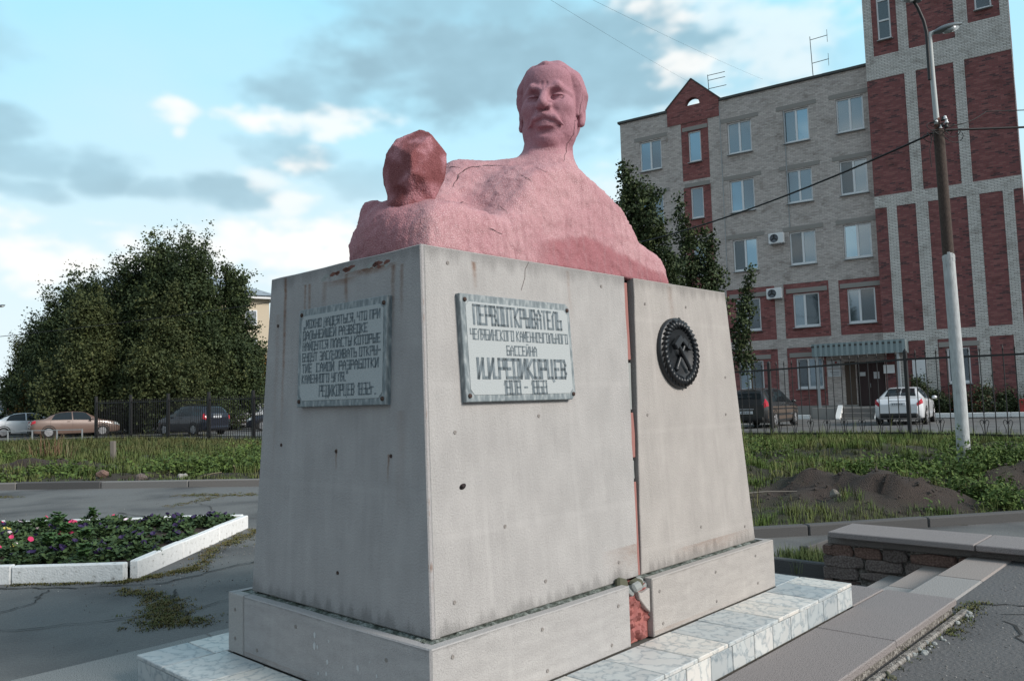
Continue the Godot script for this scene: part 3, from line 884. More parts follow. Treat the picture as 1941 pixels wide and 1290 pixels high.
# ---------------------------------------------------------------- the plinth
# a flat piece from a convex outline in x-y (counter-clockwise), front at z = 0, with worn front edges
func slab(g: Geo, poly: Array, thick: float, bevel := 0.004) -> void:
	var n := poly.size()
	var inner := []
	for i in n:
		var a: Vector2 = poly[(i + n - 1) % n]; var b: Vector2 = poly[i]; var c: Vector2 = poly[(i + 1) % n]
		var d1 := (b - a).normalized(); var d2 := (c - b).normalized()
		var m1 := Vector2(-d1.y, d1.x); var m2 := Vector2(-d2.y, d2.x)
		inner.append(b + (m1 + m2) * bevel / maxf(1.0 + m1.dot(m2), 0.3))
	var k := Geometry2D.triangulate_polygon(PackedVector2Array(inner))
	var lo := Vector2(1e9, 1e9); var hi := -lo
	for p in poly:
		lo = lo.min(p); hi = hi.max(p)
	for i in range(0, k.size(), 3):
		var q := []
		for j in 3: q.append(inner[k[i + j]])
		if (q[1] - q[0]).cross(q[2] - q[0]) < 0: q = [q[0], q[2], q[1]]
		for j in [0, 2, 1]:
			var w: Vector2 = q[j]
			g.put(Vector3(w.x, w.y, 0), Vector3(0, 0, 1), Vector2((w.x - lo.x) / (hi.x - lo.x), (hi.y - w.y) / (hi.y - lo.y)))
	for i in n:
		var j := (i + 1) % n
		var a := Vector3(poly[i].x, poly[i].y, -bevel); var b := Vector3(poly[j].x, poly[j].y, -bevel)
		var a0 := Vector3(inner[i].x, inner[i].y, 0); var b0 := Vector3(inner[j].x, inner[j].y, 0)
		g.quad(a, b, b0, a0)
		g.quad(a + Vector3(0, 0, bevel - thick), b + Vector3(0, 0, bevel - thick), b, a)

# soft vertical weathering and rust runs for one panel, multiplied over its concrete
func weather(seed_: int, w: int, h: int, runs: Array) -> ImageTexture:
	var img := Image.create(w, h, false, Image.FORMAT_RGB8)
	var f := noise(seed_, 1.0, 4)
	for y in h:
		for x in w:
			var u := float(x) / w; var v := float(y) / h
			var s := f.get_noise_2d(u * 26.0, v * 2.5) * 0.018 + f.get_noise_2d(u * 6.0 + 50.0, v * 5.0) * 0.05 + f.get_noise_2d(u * 60.0, v * 4.0 + 90.0) * 0.018
			var k := 0.97 + s
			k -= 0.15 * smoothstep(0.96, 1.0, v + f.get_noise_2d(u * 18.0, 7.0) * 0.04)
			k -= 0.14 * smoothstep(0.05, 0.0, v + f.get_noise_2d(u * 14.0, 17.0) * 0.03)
			var c := Color(k, k, k)
			for r in runs:
				# u, v of the start, length, half width, strength
				var dv: float = (v - r[1]) / r[2]
				if dv < -0.05 or dv > 1.0: continue
				var du: float = absf(u - r[0] + f.get_noise_2d(v * 8.0, r[0] * 40.0) * 0.006) / r[3]
				if du > 1.0: continue
				var t: float = r[4] * (1.0 - du) * (1.0 - maxf(dv, 0.0)) * (0.6 + 0.8 * absf(f.get_noise_2d(v * 30.0, u * 9.0 + 3.0)) * 1.4)
				c = c.lerp(Color(k * 0.62, k * 0.40, k * 0.28), clampf(t, 0.0, 0.9))
			img.set_pixel(x, y, c)
	return ImageTexture.create_from_image(img)

func panel(called: String, g: Geo, base: int, tex: Texture2D, parent: Node) -> MeshInstance3D:
	var m: StandardMaterial3D = mats["concrete%d" % base].duplicate()
	m.detail_enabled = tex != null
	if tex:
		m.detail_blend_mode = BaseMaterial3D.BLEND_MODE_MUL
		m.detail_albedo = tex
		m.detail_uv_layer = BaseMaterial3D.DETAIL_UV_2
	var a := g.mesh().surface_get_arrays(0)
	a[Mesh.ARRAY_TEX_UV2] = a[Mesh.ARRAY_TEX_UV]
	var mesh := ArrayMesh.new()
	mesh.add_surface_from_arrays(Mesh.PRIMITIVE_TRIANGLES, a)
	return put(called, mesh, m, parent)

var front_face: Transform3D
var left_face: Transform3D
const HB := 0.564
const HT := 2.27
func build_plinth() -> void:
	var o := thing("plinth", "tapered grey concrete-faced plinth with a split front face under the pink bust", "plinth", PLINTH_AT, PLINTH_TURN)
	var ca := Vector2(HT - HB, 0.10).normalized()
	front_face = Transform3D(Basis(Vector3(1, 0, 0), Vector3(0, ca.x, -ca.y), Vector3(0, ca.y, ca.x)), Vector3(0, HB, 0))
	var cb := Vector2(HT - HB, 0.07).normalized()
	left_face = Transform3D(Basis(Vector3(0, 0, 1), Vector3(cb.y, cb.x, 0), Vector3(-cb.x, cb.y, 0)), Vector3(0, HB, -1.49))
	var right_face := Transform3D(Basis(Vector3(0, 0, -1), Vector3(-cb.y, cb.x, 0), Vector3(cb.x, cb.y, 0)), Vector3(2.92, HB, 0))
	var back_face := Transform3D(Basis(Vector3(-1, 0, 0), Vector3(0, ca.x, ca.y), Vector3(0, ca.y, -ca.x)), Vector3(2.92, HB, -1.49))
	var L := (HT - HB) / ca.x
	# the core, its colour darkened as shade where the facing has come apart
	var g := Geo.new()
	var cs := []
	for k in 8:
		var t := float(k >> 2)
		var ix := 0.055 + 0.07 * t; var iz := 0.058 + 0.10 * t
		cs.append(Vector3(ix if not k & 1 else 2.92 - ix, lerpf(HB - 0.3, HT - 0.004, t), -iz if not k & 2 else -1.49 + iz))
	g.quad(cs[0], cs[1], cs[5], cs[4]); g.quad(cs[1], cs[3], cs[7], cs[5]); g.quad(cs[3], cs[2], cs[6], cs[7]); g.quad(cs[2], cs[0], cs[4], cs[6])
	g.quad(cs[4], cs[5], cs[7], cs[6])
	part("core", g, mats.core_dark, o)
	# front facing, two leaves with a widening gap
	var r := RandomNumberGenerator.new()
	r.seed = 5
	var left_edge := []
	var right_edge := []
	for k in 15:
		var t := k / 14.0
		left_edge.append(Vector2(lerpf(1.522, 1.640, t) + r.randf_range(-0.004, 0.003), L * t))
		right_edge.append(Vector2(lerpf(1.547, 1.737, pow(t, 0.95)) + r.randf_range(-0.002, 0.004), L * t))
	g = Geo.new()
	g.xf = front_face
	var poly := [Vector2(0.020, 0.0)]
	poly.append_array(left_edge)
	poly.append(Vector2(0.088, L)); poly.append(Vector2(0.052, L * 0.5))
	slab(g, poly, 0.05)
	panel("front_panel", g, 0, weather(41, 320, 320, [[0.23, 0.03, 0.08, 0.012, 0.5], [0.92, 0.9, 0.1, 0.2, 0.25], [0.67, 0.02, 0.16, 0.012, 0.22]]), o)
	g = Geo.new()
	g.xf = front_face
	poly = right_edge.duplicate()
	poly.reverse()
	poly.append(Vector2(2.92 - 0.004, 0.0)); poly.append(Vector2(2.85, L))
	slab(g, poly, 0.05)
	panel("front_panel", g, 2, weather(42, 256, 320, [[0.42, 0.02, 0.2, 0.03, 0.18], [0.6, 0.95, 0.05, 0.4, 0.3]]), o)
	# broken mortar and brick-red filling inside the gap
	var fills := [[0.0, 0.30, 1], [0.31, 0.37, 0], [0.38, 0.53, 1], [0.54, 0.70, 0], [0.71, 0.98, 1]]
	for f in fills:
		g = Geo.new()
		g.xf = front_face
		var t0: float = f[0]; var t1: float = f[1]
		var a := lerpf(1.536, 1.648, t0); var b := lerpf(1.536, 1.648, t1)
		var w0 := lerpf(0.016, 0.045, t0) * r.randf_range(0.7, 1.0); var w1 := lerpf(0.016, 0.045, t1) * r.randf_range(0.6, 1.0)
		var mid := (t0 + t1) * 0.5
		g.xf = front_face * Transform3D(Basis.IDENTITY, Vector3(0, 0, -0.008 - 0.008 * (1 - f[2])))
		slab(g, [Vector2(a - 0.02, L * t0), Vector2(a + w0, L * t0), Vector2(lerpf(a, b, 0.5) + (w0 + w1) * 0.5 + r.randf_range(-0.008, 0.008), L * mid), Vector2(b + w1, L * t1), Vector2(b - 0.02, L * t1)], 0.03, 0.003)
		part("seam_filling", g, mats.core_light if f[2] else mats.mortar, o)
	# left facing
	g = Geo.new()
	g.xf = left_face
	var top := [Vector2(1.488, 0.0), Vector2(1.386, L)]
	for k in 9: top.append(Vector2(lerpf(1.3, 0.2, k / 8.0), L - r.randf_range(0.0, 0.004)))
	top.append(Vector2(0.102, L - 0.002)); top.append(Vector2(0.0, 0.0))
	slab(g, top, 0.05, 0.005)
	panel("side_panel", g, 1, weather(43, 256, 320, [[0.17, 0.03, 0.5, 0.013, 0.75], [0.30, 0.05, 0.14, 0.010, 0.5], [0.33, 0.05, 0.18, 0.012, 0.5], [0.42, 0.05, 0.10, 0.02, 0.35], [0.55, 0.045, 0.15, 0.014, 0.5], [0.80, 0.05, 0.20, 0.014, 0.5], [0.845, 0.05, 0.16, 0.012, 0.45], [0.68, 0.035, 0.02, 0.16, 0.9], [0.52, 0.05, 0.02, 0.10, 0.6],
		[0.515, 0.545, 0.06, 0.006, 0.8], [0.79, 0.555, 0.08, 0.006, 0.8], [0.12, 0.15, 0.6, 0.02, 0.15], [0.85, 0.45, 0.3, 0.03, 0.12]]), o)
	for side in [[right_face, 1.49], [back_face, 2.92]]:
		g = Geo.new()
		g.xf = side[0]
		var e: float = 0.10 if side[1] < 2 else 0.07
		slab(g, [Vector2(0.004, 0), Vector2(side[1] - 0.004, 0), Vector2(side[1] - e - 0.004, L), Vector2(e + 0.004, L)], 0.05)
		panel("side_panel" if side[1] < 2 else "back_panel", g, 3, null, o)
	# base course
	g = Geo.new()
	g.box(Vector3(1.445, 0.395, -0.74), Vector3(3.0 - 0.05, 0.29, 1.60))
	part("base_core", g, mats.core, o)
	var y0 := 0.252
	for b in [[Vector3(-0.09, y0, 0.10), Vector3(1, 0, 0), 1.376, 0], [Vector3(1.50, y0, 0.10), Vector3(1, 0, 0), 1.48, 2], [Vector3(-0.092, y0, -1.412), Vector3(0, 0, 1), 1.508, 1], [Vector3(-0.092, y0, -1.58), Vector3(0, 0, 1), 0.162, 3], [Vector3(2.98, y0, 0.096), Vector3(0, 0, -1), 1.676, 1], [Vector3(2.98, y0, -1.58), Vector3(-1, 0, 0), 3.07, 1]]:
		g = Geo.new()
		var x: Vector3 = b[1]
		g.xf = Transform3D(Basis(x, Vector3.UP, x.cross(Vector3.UP)), b[0])
		slab(g, [Vector2(0.003, 0), Vector2(b[2] * 0.5, 0), Vector2(b[2], 0), Vector2(b[2], 0.312), Vector2(b[2] * 0.6, 0.312 + r.randf_range(-0.004, 0.003)), Vector2(b[2] * 0.3, 0.312 + r.randf_range(-0.004, 0.003)), Vector2(0.003, 0.312)], 0.05, 0.005)
		panel("base_panel", g, b[3], weather(50 + b[3], 192, 64, [[0.1, 0.9, 0.1, 0.5, 0.2]]) if b[3] != 3 else null, o)
	# rough mortar bedded between base course and shaft
	var n := noise(61, 9.0, 4)
	g = Geo.new()
	for run in [[Vector3(-0.05, 0, 0.065), Vector3(1, 0, 0), Vector3(0, 0, -1), 1.34], [Vector3(1.50, 0, 0.065), Vector3(1, 0, 0), Vector3(0, 0, -1), 1.46], [Vector3(-0.05, 0, -1.55), Vector3(0, 0, 1), Vector3(1, 0, 0), 1.55], [Vector3(2.95, 0, 0.04), Vector3(0, 0, -1), Vector3(-1, 0, 0), 1.56]]:
		var steps := int(run[3] / 0.02)
		var pts := []
		for i in steps + 1:
			var row := []
			for j in 6:
				var p: Vector3 = run[0] + run[1] * (run[3] * i / steps) + run[2] * (0.105 * j / 5.0)
				p.y = 0.552 + n.get_noise_3dv(p * 2.0) * 0.016 + 0.012 * j / 5.0
				row.append(p)
			pts.append(row)
		for i in steps:
			for j in 5:
				g.col = Color(1, 1, 1).lerp(Color(0.35, 0.38, 0.33), clampf(0.5 + 1.6 * n.get_noise_3dv(pts[i][j] * 1.2 + Vector3(7, 0, 0)), 0.0, 1.0))
				g.quad(pts[i][j], pts[i + 1][j], pts[i + 1][j + 1], pts[i][j + 1])
	part("mortar_ledge", g, mats.ledge, o)
	# what shows in the gap of the base course: broken red masonry with scraps of mortar
	g = Geo.new()
	var grid := []
	for i in 15:
		var row := []
		for j in 21:
			var q := Vector3(1.286 + 0.215 * i / 14.0, 0.255 + 0.29 * j / 20.0, 0.0)
			var ridge := n.get_noise_2d(q.x * 4.0 + 3.0, q.y * 4.0)
			q.z = 0.062 + 0.04 * n.get_noise_2d(q.x * 1.2, q.y * 1.2 + 5.0) + 0.022 * absf(ridge) + 0.008 * n.get_noise_2d(q.x * 9.0, q.y * 9.0)
			row.append(q)
		grid.append(row)
	for i in 14:
		for j in 20:
			var w := n.get_noise_2d(i * 0.05 + 20.0, j * 0.04)
			g.col = Color(1, 1, 1).lerp(Color(0.55, 0.42, 0.40), clampf(0.5 + 2.0 * n.get_noise_2d(i * 0.11, j * 0.13 + 9.0), 0, 1))
			if w > 0.17: g.col = Color(0.95, 1.9, 2.1)
			g.quad(grid[i][j], grid[i + 1][j], grid[i + 1][j + 1], grid[i][j + 1])
	part("exposed_brickwork", g, mats.masonry, o)
	for k in 6:
		g = Geo.new()
		g.xf = Transform3D(Basis(Vector3(r.randf(), r.randf(), r.randf()).normalized(), r.randf() * 3.0), Vector3(1.31 + 0.036 * k, 0.535 + r.randf_range(-0.03, 0.02), 0.05 + r.randf_range(-0.02, 0.02)))
		g.box(Vector3.ZERO, Vector3(r.randf_range(0.05, 0.09), r.randf_range(0.03, 0.05), r.randf_range(0.04, 0.07)), 0.012)
		part("mortar_lump", g, mats.mortar if k % 3 else mats.lichen, o)
	g = Geo.new()
	g.xf = Transform3D(Basis.IDENTITY, Vector3(0, 0, 0.088))
	slab(g, [Vector2(1.455, 0.415), Vector2(1.493, 0.385), Vector2(1.496, 0.515), Vector2(1.42, 0.50), Vector2(1.385, 0.515), Vector2(1.40, 0.47)], 0.03, 0.004)
	part("concrete_shard", g, mats.concrete2, o)
	# cover studs over the fixings, and one knocked-out hole
	g = Geo.new()
	g.lathe(Vector3.ZERO, [Vector2(0.009, 0), Vector2(0.009, 0.0022), Vector2(0.0075, 0.0035), Vector2(0.005, 0.0015), Vector2(0, 0.001)], 12)
	var stud := g.mesh()
	var flat := Basis(Vector3(1, 0, 0), PI / 2)
	for p in [[0.225, 2.199], [2.302, 2.13], [1.83, 2.119], [0.781, 1.475], [0.205, 1.42], [0.485, 0.969], [1.347, 0.666], [0.741, 0.674], [0.14, 0.691], [2.229, 0.739], [2.289, 1.669], [2.73, 1.674], [2.789, 0.67], [2.685, 1.424], [1.75, 1.45], [1.40, 2.19]]:
		put("stud", stud, mats.stud if int(p[0] * 100) % 9 else mats.rust, o, front_face * Transform3D(flat, Vector3(p[0], (p[1] - HB) / ca.x, 0.0005)))
	for p in [[1.332, -0.723], [1.32, -0.291], [1.355, -1.231], [0.756, -0.687], [2.0, -1.3]]:
		put("stud", stud, mats.rust, o, left_face * Transform3D(flat, Vector3(1.49 + p[1], (p[0] - HB) / cb.x, 0.0005)))
	for p in [[0.025, 0.51], [0.586, 0.497], [0.614, 0.303], [1.183, 0.483], [1.116, 0.301], [1.57, 0.485], [2.188, 0.484], [2.71, 0.499], [2.184, 0.31], [2.727, 0.321], [1.593, 0.307]]:
		put("stud", stud, mats.stud, o, Transform3D(flat, Vector3(p[0], p[1], 0.1005)))
	for p in [[-0.19, 0.47], [-0.9, 0.49], [-1.5, 0.48], [-1.5, 0.33], [-1.27, 0.31]]:
		put("stud", stud, mats.stud, o, Transform3D(Basis(Vector3(0, 0, 1), PI / 2), Vector3(-0.0925, p[1], p[0])))
	g = Geo.new()
	g.xf = front_face * Transform3D(Basis(Vector3(0, 0, 1), 0.3).scaled(Vector3(1, 1, 0.12)), Vector3(0.232, (1.177 - HB) / ca.x, 0.0))
	g.ball(Vector3.ZERO, Vector3(0.022, 0.013, 0.02), 10)
	part("knocked_out_hole", g, mats.crack, o)
	for c in [[[Vector2(0.72, 1.55), Vector2(0.755, 1.62), Vector2(0.76, 1.66), Vector2(0.795, 1.705)], front_face, 0.0016]]:
		g = Geo.new()
		g.xf = c[1]
		for i in c[0].size() - 1:
			var a: Vector2 = c[0][i]; var b: Vector2 = c[0][i + 1]
			g.quad(Vector3(a.x - c[2], a.y, 0.001), Vector3(a.x + c[2], a.y, 0.001), Vector3(b.x + c[2], b.y, 0.001), Vector3(b.x - c[2], b.y, 0.001))
		part("hairline_crack", g, mats.rust, o)
	# chips of old white paint low on the left side
	for k in 11:
		g = Geo.new()
		var z: float = [-0.62, -0.45, -0.72, -0.3, -0.66][k % 5] + r.randf_range(-0.06, 0.06)
		g.xf = Transform3D(Basis(Vector3(0, 0, 1), Vector3.UP, Vector3(-1, 0, 0)), Vector3(-0.0935, 0.40 + r.randf_range(-0.10, 0.08), z))
		var s := r.randf_range(0.004, 0.015)
		var pl := []
		for j in 7: pl.append(Vector2(cos(TAU * j / 7) * s * r.randf_range(0.5, 1.1), sin(TAU * j / 7) * s * r.randf_range(0.8, 1.7)))
		slab(g, pl, 0.001, 0.0004)
		part("paint_chip", g, mats.chip, o)
	# chipped and rusted rim along the top of the left side
	for k in 18:
		g = Geo.new()
		var t := r.randf()
		var w := 0.012 + 0.03 * r.randf() * (1.0 - absf(t - 0.5))
		g.xf = left_face * Transform3D(Basis(Vector3(0, 0, 1), r.randf_range(-0.1, 0.25)), Vector3(lerpf(0.60, 1.16, t), L - 0.035 - 0.022 * r.randf() - 0.03 * absf(t - 0.5), 0.0004))
		slab(g, [Vector2(-w, -0.004 * r.randf()), Vector2(-w * 0.3, -0.008 - 0.006 * r.randf()), Vector2(w, -0.005), Vector2(w * 1.1, 0.004), Vector2(0.0, 0.009 + 0.006 * r.randf()), Vector2(-w * 0.9, 0.006)], 0.0012, 0.0005)
		part("rusted_chip", g, mats.rust_red if k % 3 else mats.mortar, o)

# ---------------------------------------------------------------- block lettering: strokes on a grid 4 wide and 8 high
const GLYPHS := {
	"А": "00-06-28-46-40 04-44", "Б": "48-08-00-40-44-04", "В": "00-08-38-46-34-04 34-42-30-00", "Г": "00-08-48", "Д": "0z-00-08-48-40-4z 00-40", "Е": "48-08-00-40 04-34", "Ж": "00-24-08 40-24-48 20-28",
	"З": "08-48-44-14 44-40-00", "И": "08-00-48-40", "Й": "08-00-48-40 1a-3a", "К": "00-08 48-04-40", "Л": "00-06-28-48-40", "М": "00-08-23-48-40", "Н": "00-08 40-48 04-44", "О": "00-08-48-40-00", "П": "00-08-48-40", "Р": "00-08-48-44-04",
	"С": "48-08-00-40", "Т": "08-48 28-20", "У": "08-04-44 48-40-00", "Х": "00-48 08-40", "Ц": "08-00-40-48 40-5z", "Ч": "08-04-44 48-40", "Ш": "08-00-40-48 20-28", "Щ": "08-00-40-48 20-28 40-5z", "Ы": "08-00-30-34-04 50-58", "Ь": "08-00-40-44-04", "Э": "08-48-40-00 14-44", "Ю": "00-08 04-14 18-48-40-10-18", "Я": "40-48-08-04-44 34-00",
	"1": "16-28-20", "2": "08-48-44-04-00-40", "3": "08-48-40-00 14-44", "6": "48-08-00-40-44-04", "8": "00-08-48-40-00 04-44", "0": "00-08-48-40-00", ".": "00-10", ",": "1z-11", "-": "04-34", "„": "0z-01 2z-21", "“": "07-09 27-29", "г": "00-05-35"}
func glyph_width(ch: String) -> float:
	if ch == " ": return 3.4
	if ch in ".,": return 2.4
	if ch in "1": return 3.6
	if ch in "-„“": return 4.6
	if ch in "ЖШЩЫЮЦ": return 7.1
	return 6.3
func letters(text: String, at: Vector2, width: float, height: float, weight: float) -> Array:
	# the line set in block letters from its lower left corner, stretched to the width
	var adv := 0.0
	for ch in text: adv += glyph_width(ch)
	var sx := width / adv
	var sy := height / 8.0
	var all := []
	var x := 0.0
	for ch in text:
		var g := Geo.new()
		if GLYPHS.has(ch):
			var wide := 5.0 / 4.0 if ch in "ЖШ" else 1.0
			for stroke in GLYPHS[ch].split(" "):
				var last = null
				for q in stroke.split("-"):
					var yy: float = {"z": -1.4, "a": 10.0}.get(q[1], 0.0)
					if not q[1] in "za": yy = q[1].to_int()
					var p := at + Vector2((x + q[0].to_int() * wide + 0.6) * sx, yy * sy)
					if last != null and p != last:
						var d: Vector2 = (p - last).normalized()
						var wx := weight * sx * 0.5; var wy := weight * minf(sy, sx * 0.85) * 0.5
						var s := Vector2(-d.y * wx, d.x * wy)
						var e := Vector2(d.x * wx, d.y * wy)
						var z := 0.0
						g.quad(Vector3(last.x - e.x - s.x, last.y - e.y - s.y, z), Vector3(p.x + e.x - s.x, p.y + e.y - s.y, z), Vector3(p.x + e.x + s.x, p.y + e.y + s.y, z), Vector3(last.x - e.x + s.x, last.y - e.y + s.y, z))
					last = p
		x += glyph_width(ch)
		if g.v.size(): all.append(g)
	return all

func build_plaques() -> void:
	var turn := Basis(Vector3.UP, PLINTH_TURN)
	var base := Transform3D(turn, PLINTH_AT)
	var specs := [
		["memorial_plaque", "grey marble plaque with large block lettering, on the brighter front face left of the crack", front_face, Vector2(0.262, 1.552), Vector2(0.795, 0.505), [["ПЕРВООТКРЫВАТЕЛЬ", 0.075, 0.365, 0.650, 0.088, 2.15], ["ЧЕЛЯБИНСКОГО КАМЕННОУГОЛЬНОГО", 0.048, 0.292, 0.715, 0.048, 1.7], ["БАССЕЙНА", 0.285, 0.222, 0.225, 0.044, 1.7], ["И.И.РЕДИКОРЦЕВ", 0.080, 0.112, 0.655, 0.088, 2.15], ["1808 - 1868", 0.245, 0.034, 0.325, 0.062, 1.75]]],
		["memorial_plaque", "blue-grey marble plaque with seven lines of quotation, on the shaded left face", left_face, Vector2(0.448, 1.552), Vector2(0.742, 0.505), [["„МОЖНО НАДЕЯТЬСЯ, ЧТО ПРИ", 0.050, 0.405, 0.650, 0.040, 1.7], ["ДАЛЬНЕЙШЕЙ РАЗВЕДКЕ", 0.045, 0.348, 0.560, 0.040, 1.7], ["НАЙДУТСЯ ПЛАСТЫ КОТОРЫЕ", 0.045, 0.291, 0.660, 0.040, 1.7], ["БУДУТ ЗАСЛУЖИВАТЬ ОТКРЫ-", 0.045, 0.234, 0.660, 0.040, 1.7], ["ТИЕ  САМОЙ  РАЗРАБОТКИ", 0.045, 0.177, 0.650, 0.040, 1.7], ["КАМЕННОГО УГЛЯ.“", 0.045, 0.122, 0.410, 0.040, 1.7], ["РЕДИКОРЦЕВ 1832г.", 0.205, 0.052, 0.470, 0.052, 1.65]]]]
	for s in specs:
		var face: Transform3D = s[2]
		var o := thing(s[0], s[1], "plaque")
		var slope: float = face.basis.y.y
		o.transform = base * face * Transform3D(Basis.IDENTITY, Vector3(s[3].x, (s[3].y - HB) / slope, 0.030))
		var w: float = s[4].x; var h: float = s[4].y
		var g := Geo.new()
		slab(g, [Vector2(0, 0), Vector2(w - 0.03, 0), Vector2(w, 0.03), Vector2(w, h - 0.025), Vector2(w - 0.025, h), Vector2(0, h)] if face == front_face else [Vector2(0, 0), Vector2(w, 0), Vector2(w, h), Vector2(0, h)], 0.030, 0.003)
		part("marble_slab", g, mats.plaque_edge, o)
		g = Geo.new()
		g.xf = Transform3D(Basis.IDENTITY, Vector3(0, 0, 0.0022))
		var c := 0.022; var i := 0.030; var v := 0.036
		slab(g, [Vector2(i + c, v - 0.004), Vector2(w - i - c, v - 0.004), Vector2(w - i + 0.006, v + c), Vector2(w - i + 0.006, h - v - c), Vector2(w - i - c, h - v), Vector2(i + c, h - v), Vector2(i, h - v - c), Vector2(i, v + c)], 0.0020, 0.0006)
		part("light_field", g, mats.plaque_field, o)
		for l in s[5]:
			for lg in letters(l[0], Vector2(l[1], l[2]), l[3], l[4], l[5]): part("letter", lg, mats.plaque_letter, o).position.z = 0.0034
		for q in [Vector2(0.022, 0.028), Vector2(w - 0.022, 0.028), Vector2(0.028, h - 0.028), Vector2(w - 0.022, h - 0.034)]:
			g = Geo.new()
			g.xf = Transform3D(Basis(Vector3(1, 0, 0), PI / 2), Vector3(q.x, q.y, 0.0))
			g.lathe(Vector3.ZERO, [Vector2(0.011, 0), Vector2(0.010, 0.006), Vector2(0.005, 0.009), Vector2(0, 0.009)], 12)
			part("bolt", g, mats.rust, o)

func build_emblem() -> void:
	var o := thing("emblem", "round black cast emblem of crossed hammers inside a wreath, right of the crack", "emblem")
	o.transform = Transform3D(Basis(Vector3.UP, PLINTH_TURN), PLINTH_AT) * front_face * Transform3D(Basis.IDENTITY, Vector3(2.135, (1.825 - HB) / front_face.basis.y.y, 0.0))
	var R := 0.222
	var g := Geo.new()
	g.xf = Transform3D(Basis(Vector3(1, 0, 0), PI / 2), Vector3.ZERO)
	g.lathe(Vector3.ZERO, [Vector2(R, 0.0), Vector2(R, 0.022), Vector2(R - 0.008, 0.030), Vector2(0.155, 0.034), Vector2(0.135, 0.022), Vector2(0, 0.018)], 48)
	part("disc", g, mats.iron_black, o)
	for k in 36:
		var a := TAU * k / 36.0
		g = Geo.new()
		var side := 1.0 if cos(a) > 0 else -1.0
		g.xf = Transform3D(Basis(Vector3(0, 0, 1), a - PI / 2 + side * 0.85), Vector3(cos(a), sin(a), 0) * 0.180 + Vector3(0, 0, 0.036))
		g.ball(Vector3.ZERO, Vector3(0.046, 0.012, 0.016), 8)
		if k % 2 == 0 and side > 0: g.ball(g.xf.affine_inverse() * Vector3(cos(a) * 0.222, sin(a) * 0.222, 0.02), Vector3(0.009, 0.009, 0.009), 8)
		part("wreath_leaf", g, mats.iron_black, o)
	for s in [1.0, -1.0]:
		g = Geo.new()
		g.xf = Transform3D(Basis(Vector3(0, 0, 1), s * 0.66), Vector3(0, -0.02, 0.030 + (0.020 if s > 0 else 0.0)))
		g.tube([Vector3(0, -0.105, 0), Vector3(0, 0.115, 0)], 0.013, 0.012, 10)
		g.ball(Vector3(0, -0.105, 0), Vector3(0.018, 0.018, 0.018), 8)
		if s > 0:
			g.box(Vector3(0, 0.100, 0.004), Vector3(0.104, 0.044, 0.036), 0.006)
		else:
			g.box(Vector3(-0.012, 0.098, 0.002), Vector3(0.062, 0.040, 0.034), 0.006)
			g.prism(PackedVector2Array([Vector2(0.019, 0.08), Vector2(0.066, 0.098), Vector2(0.019, 0.116)]), -0.012, 0.018)
		part("hammer", g, mats.iron_black, o)

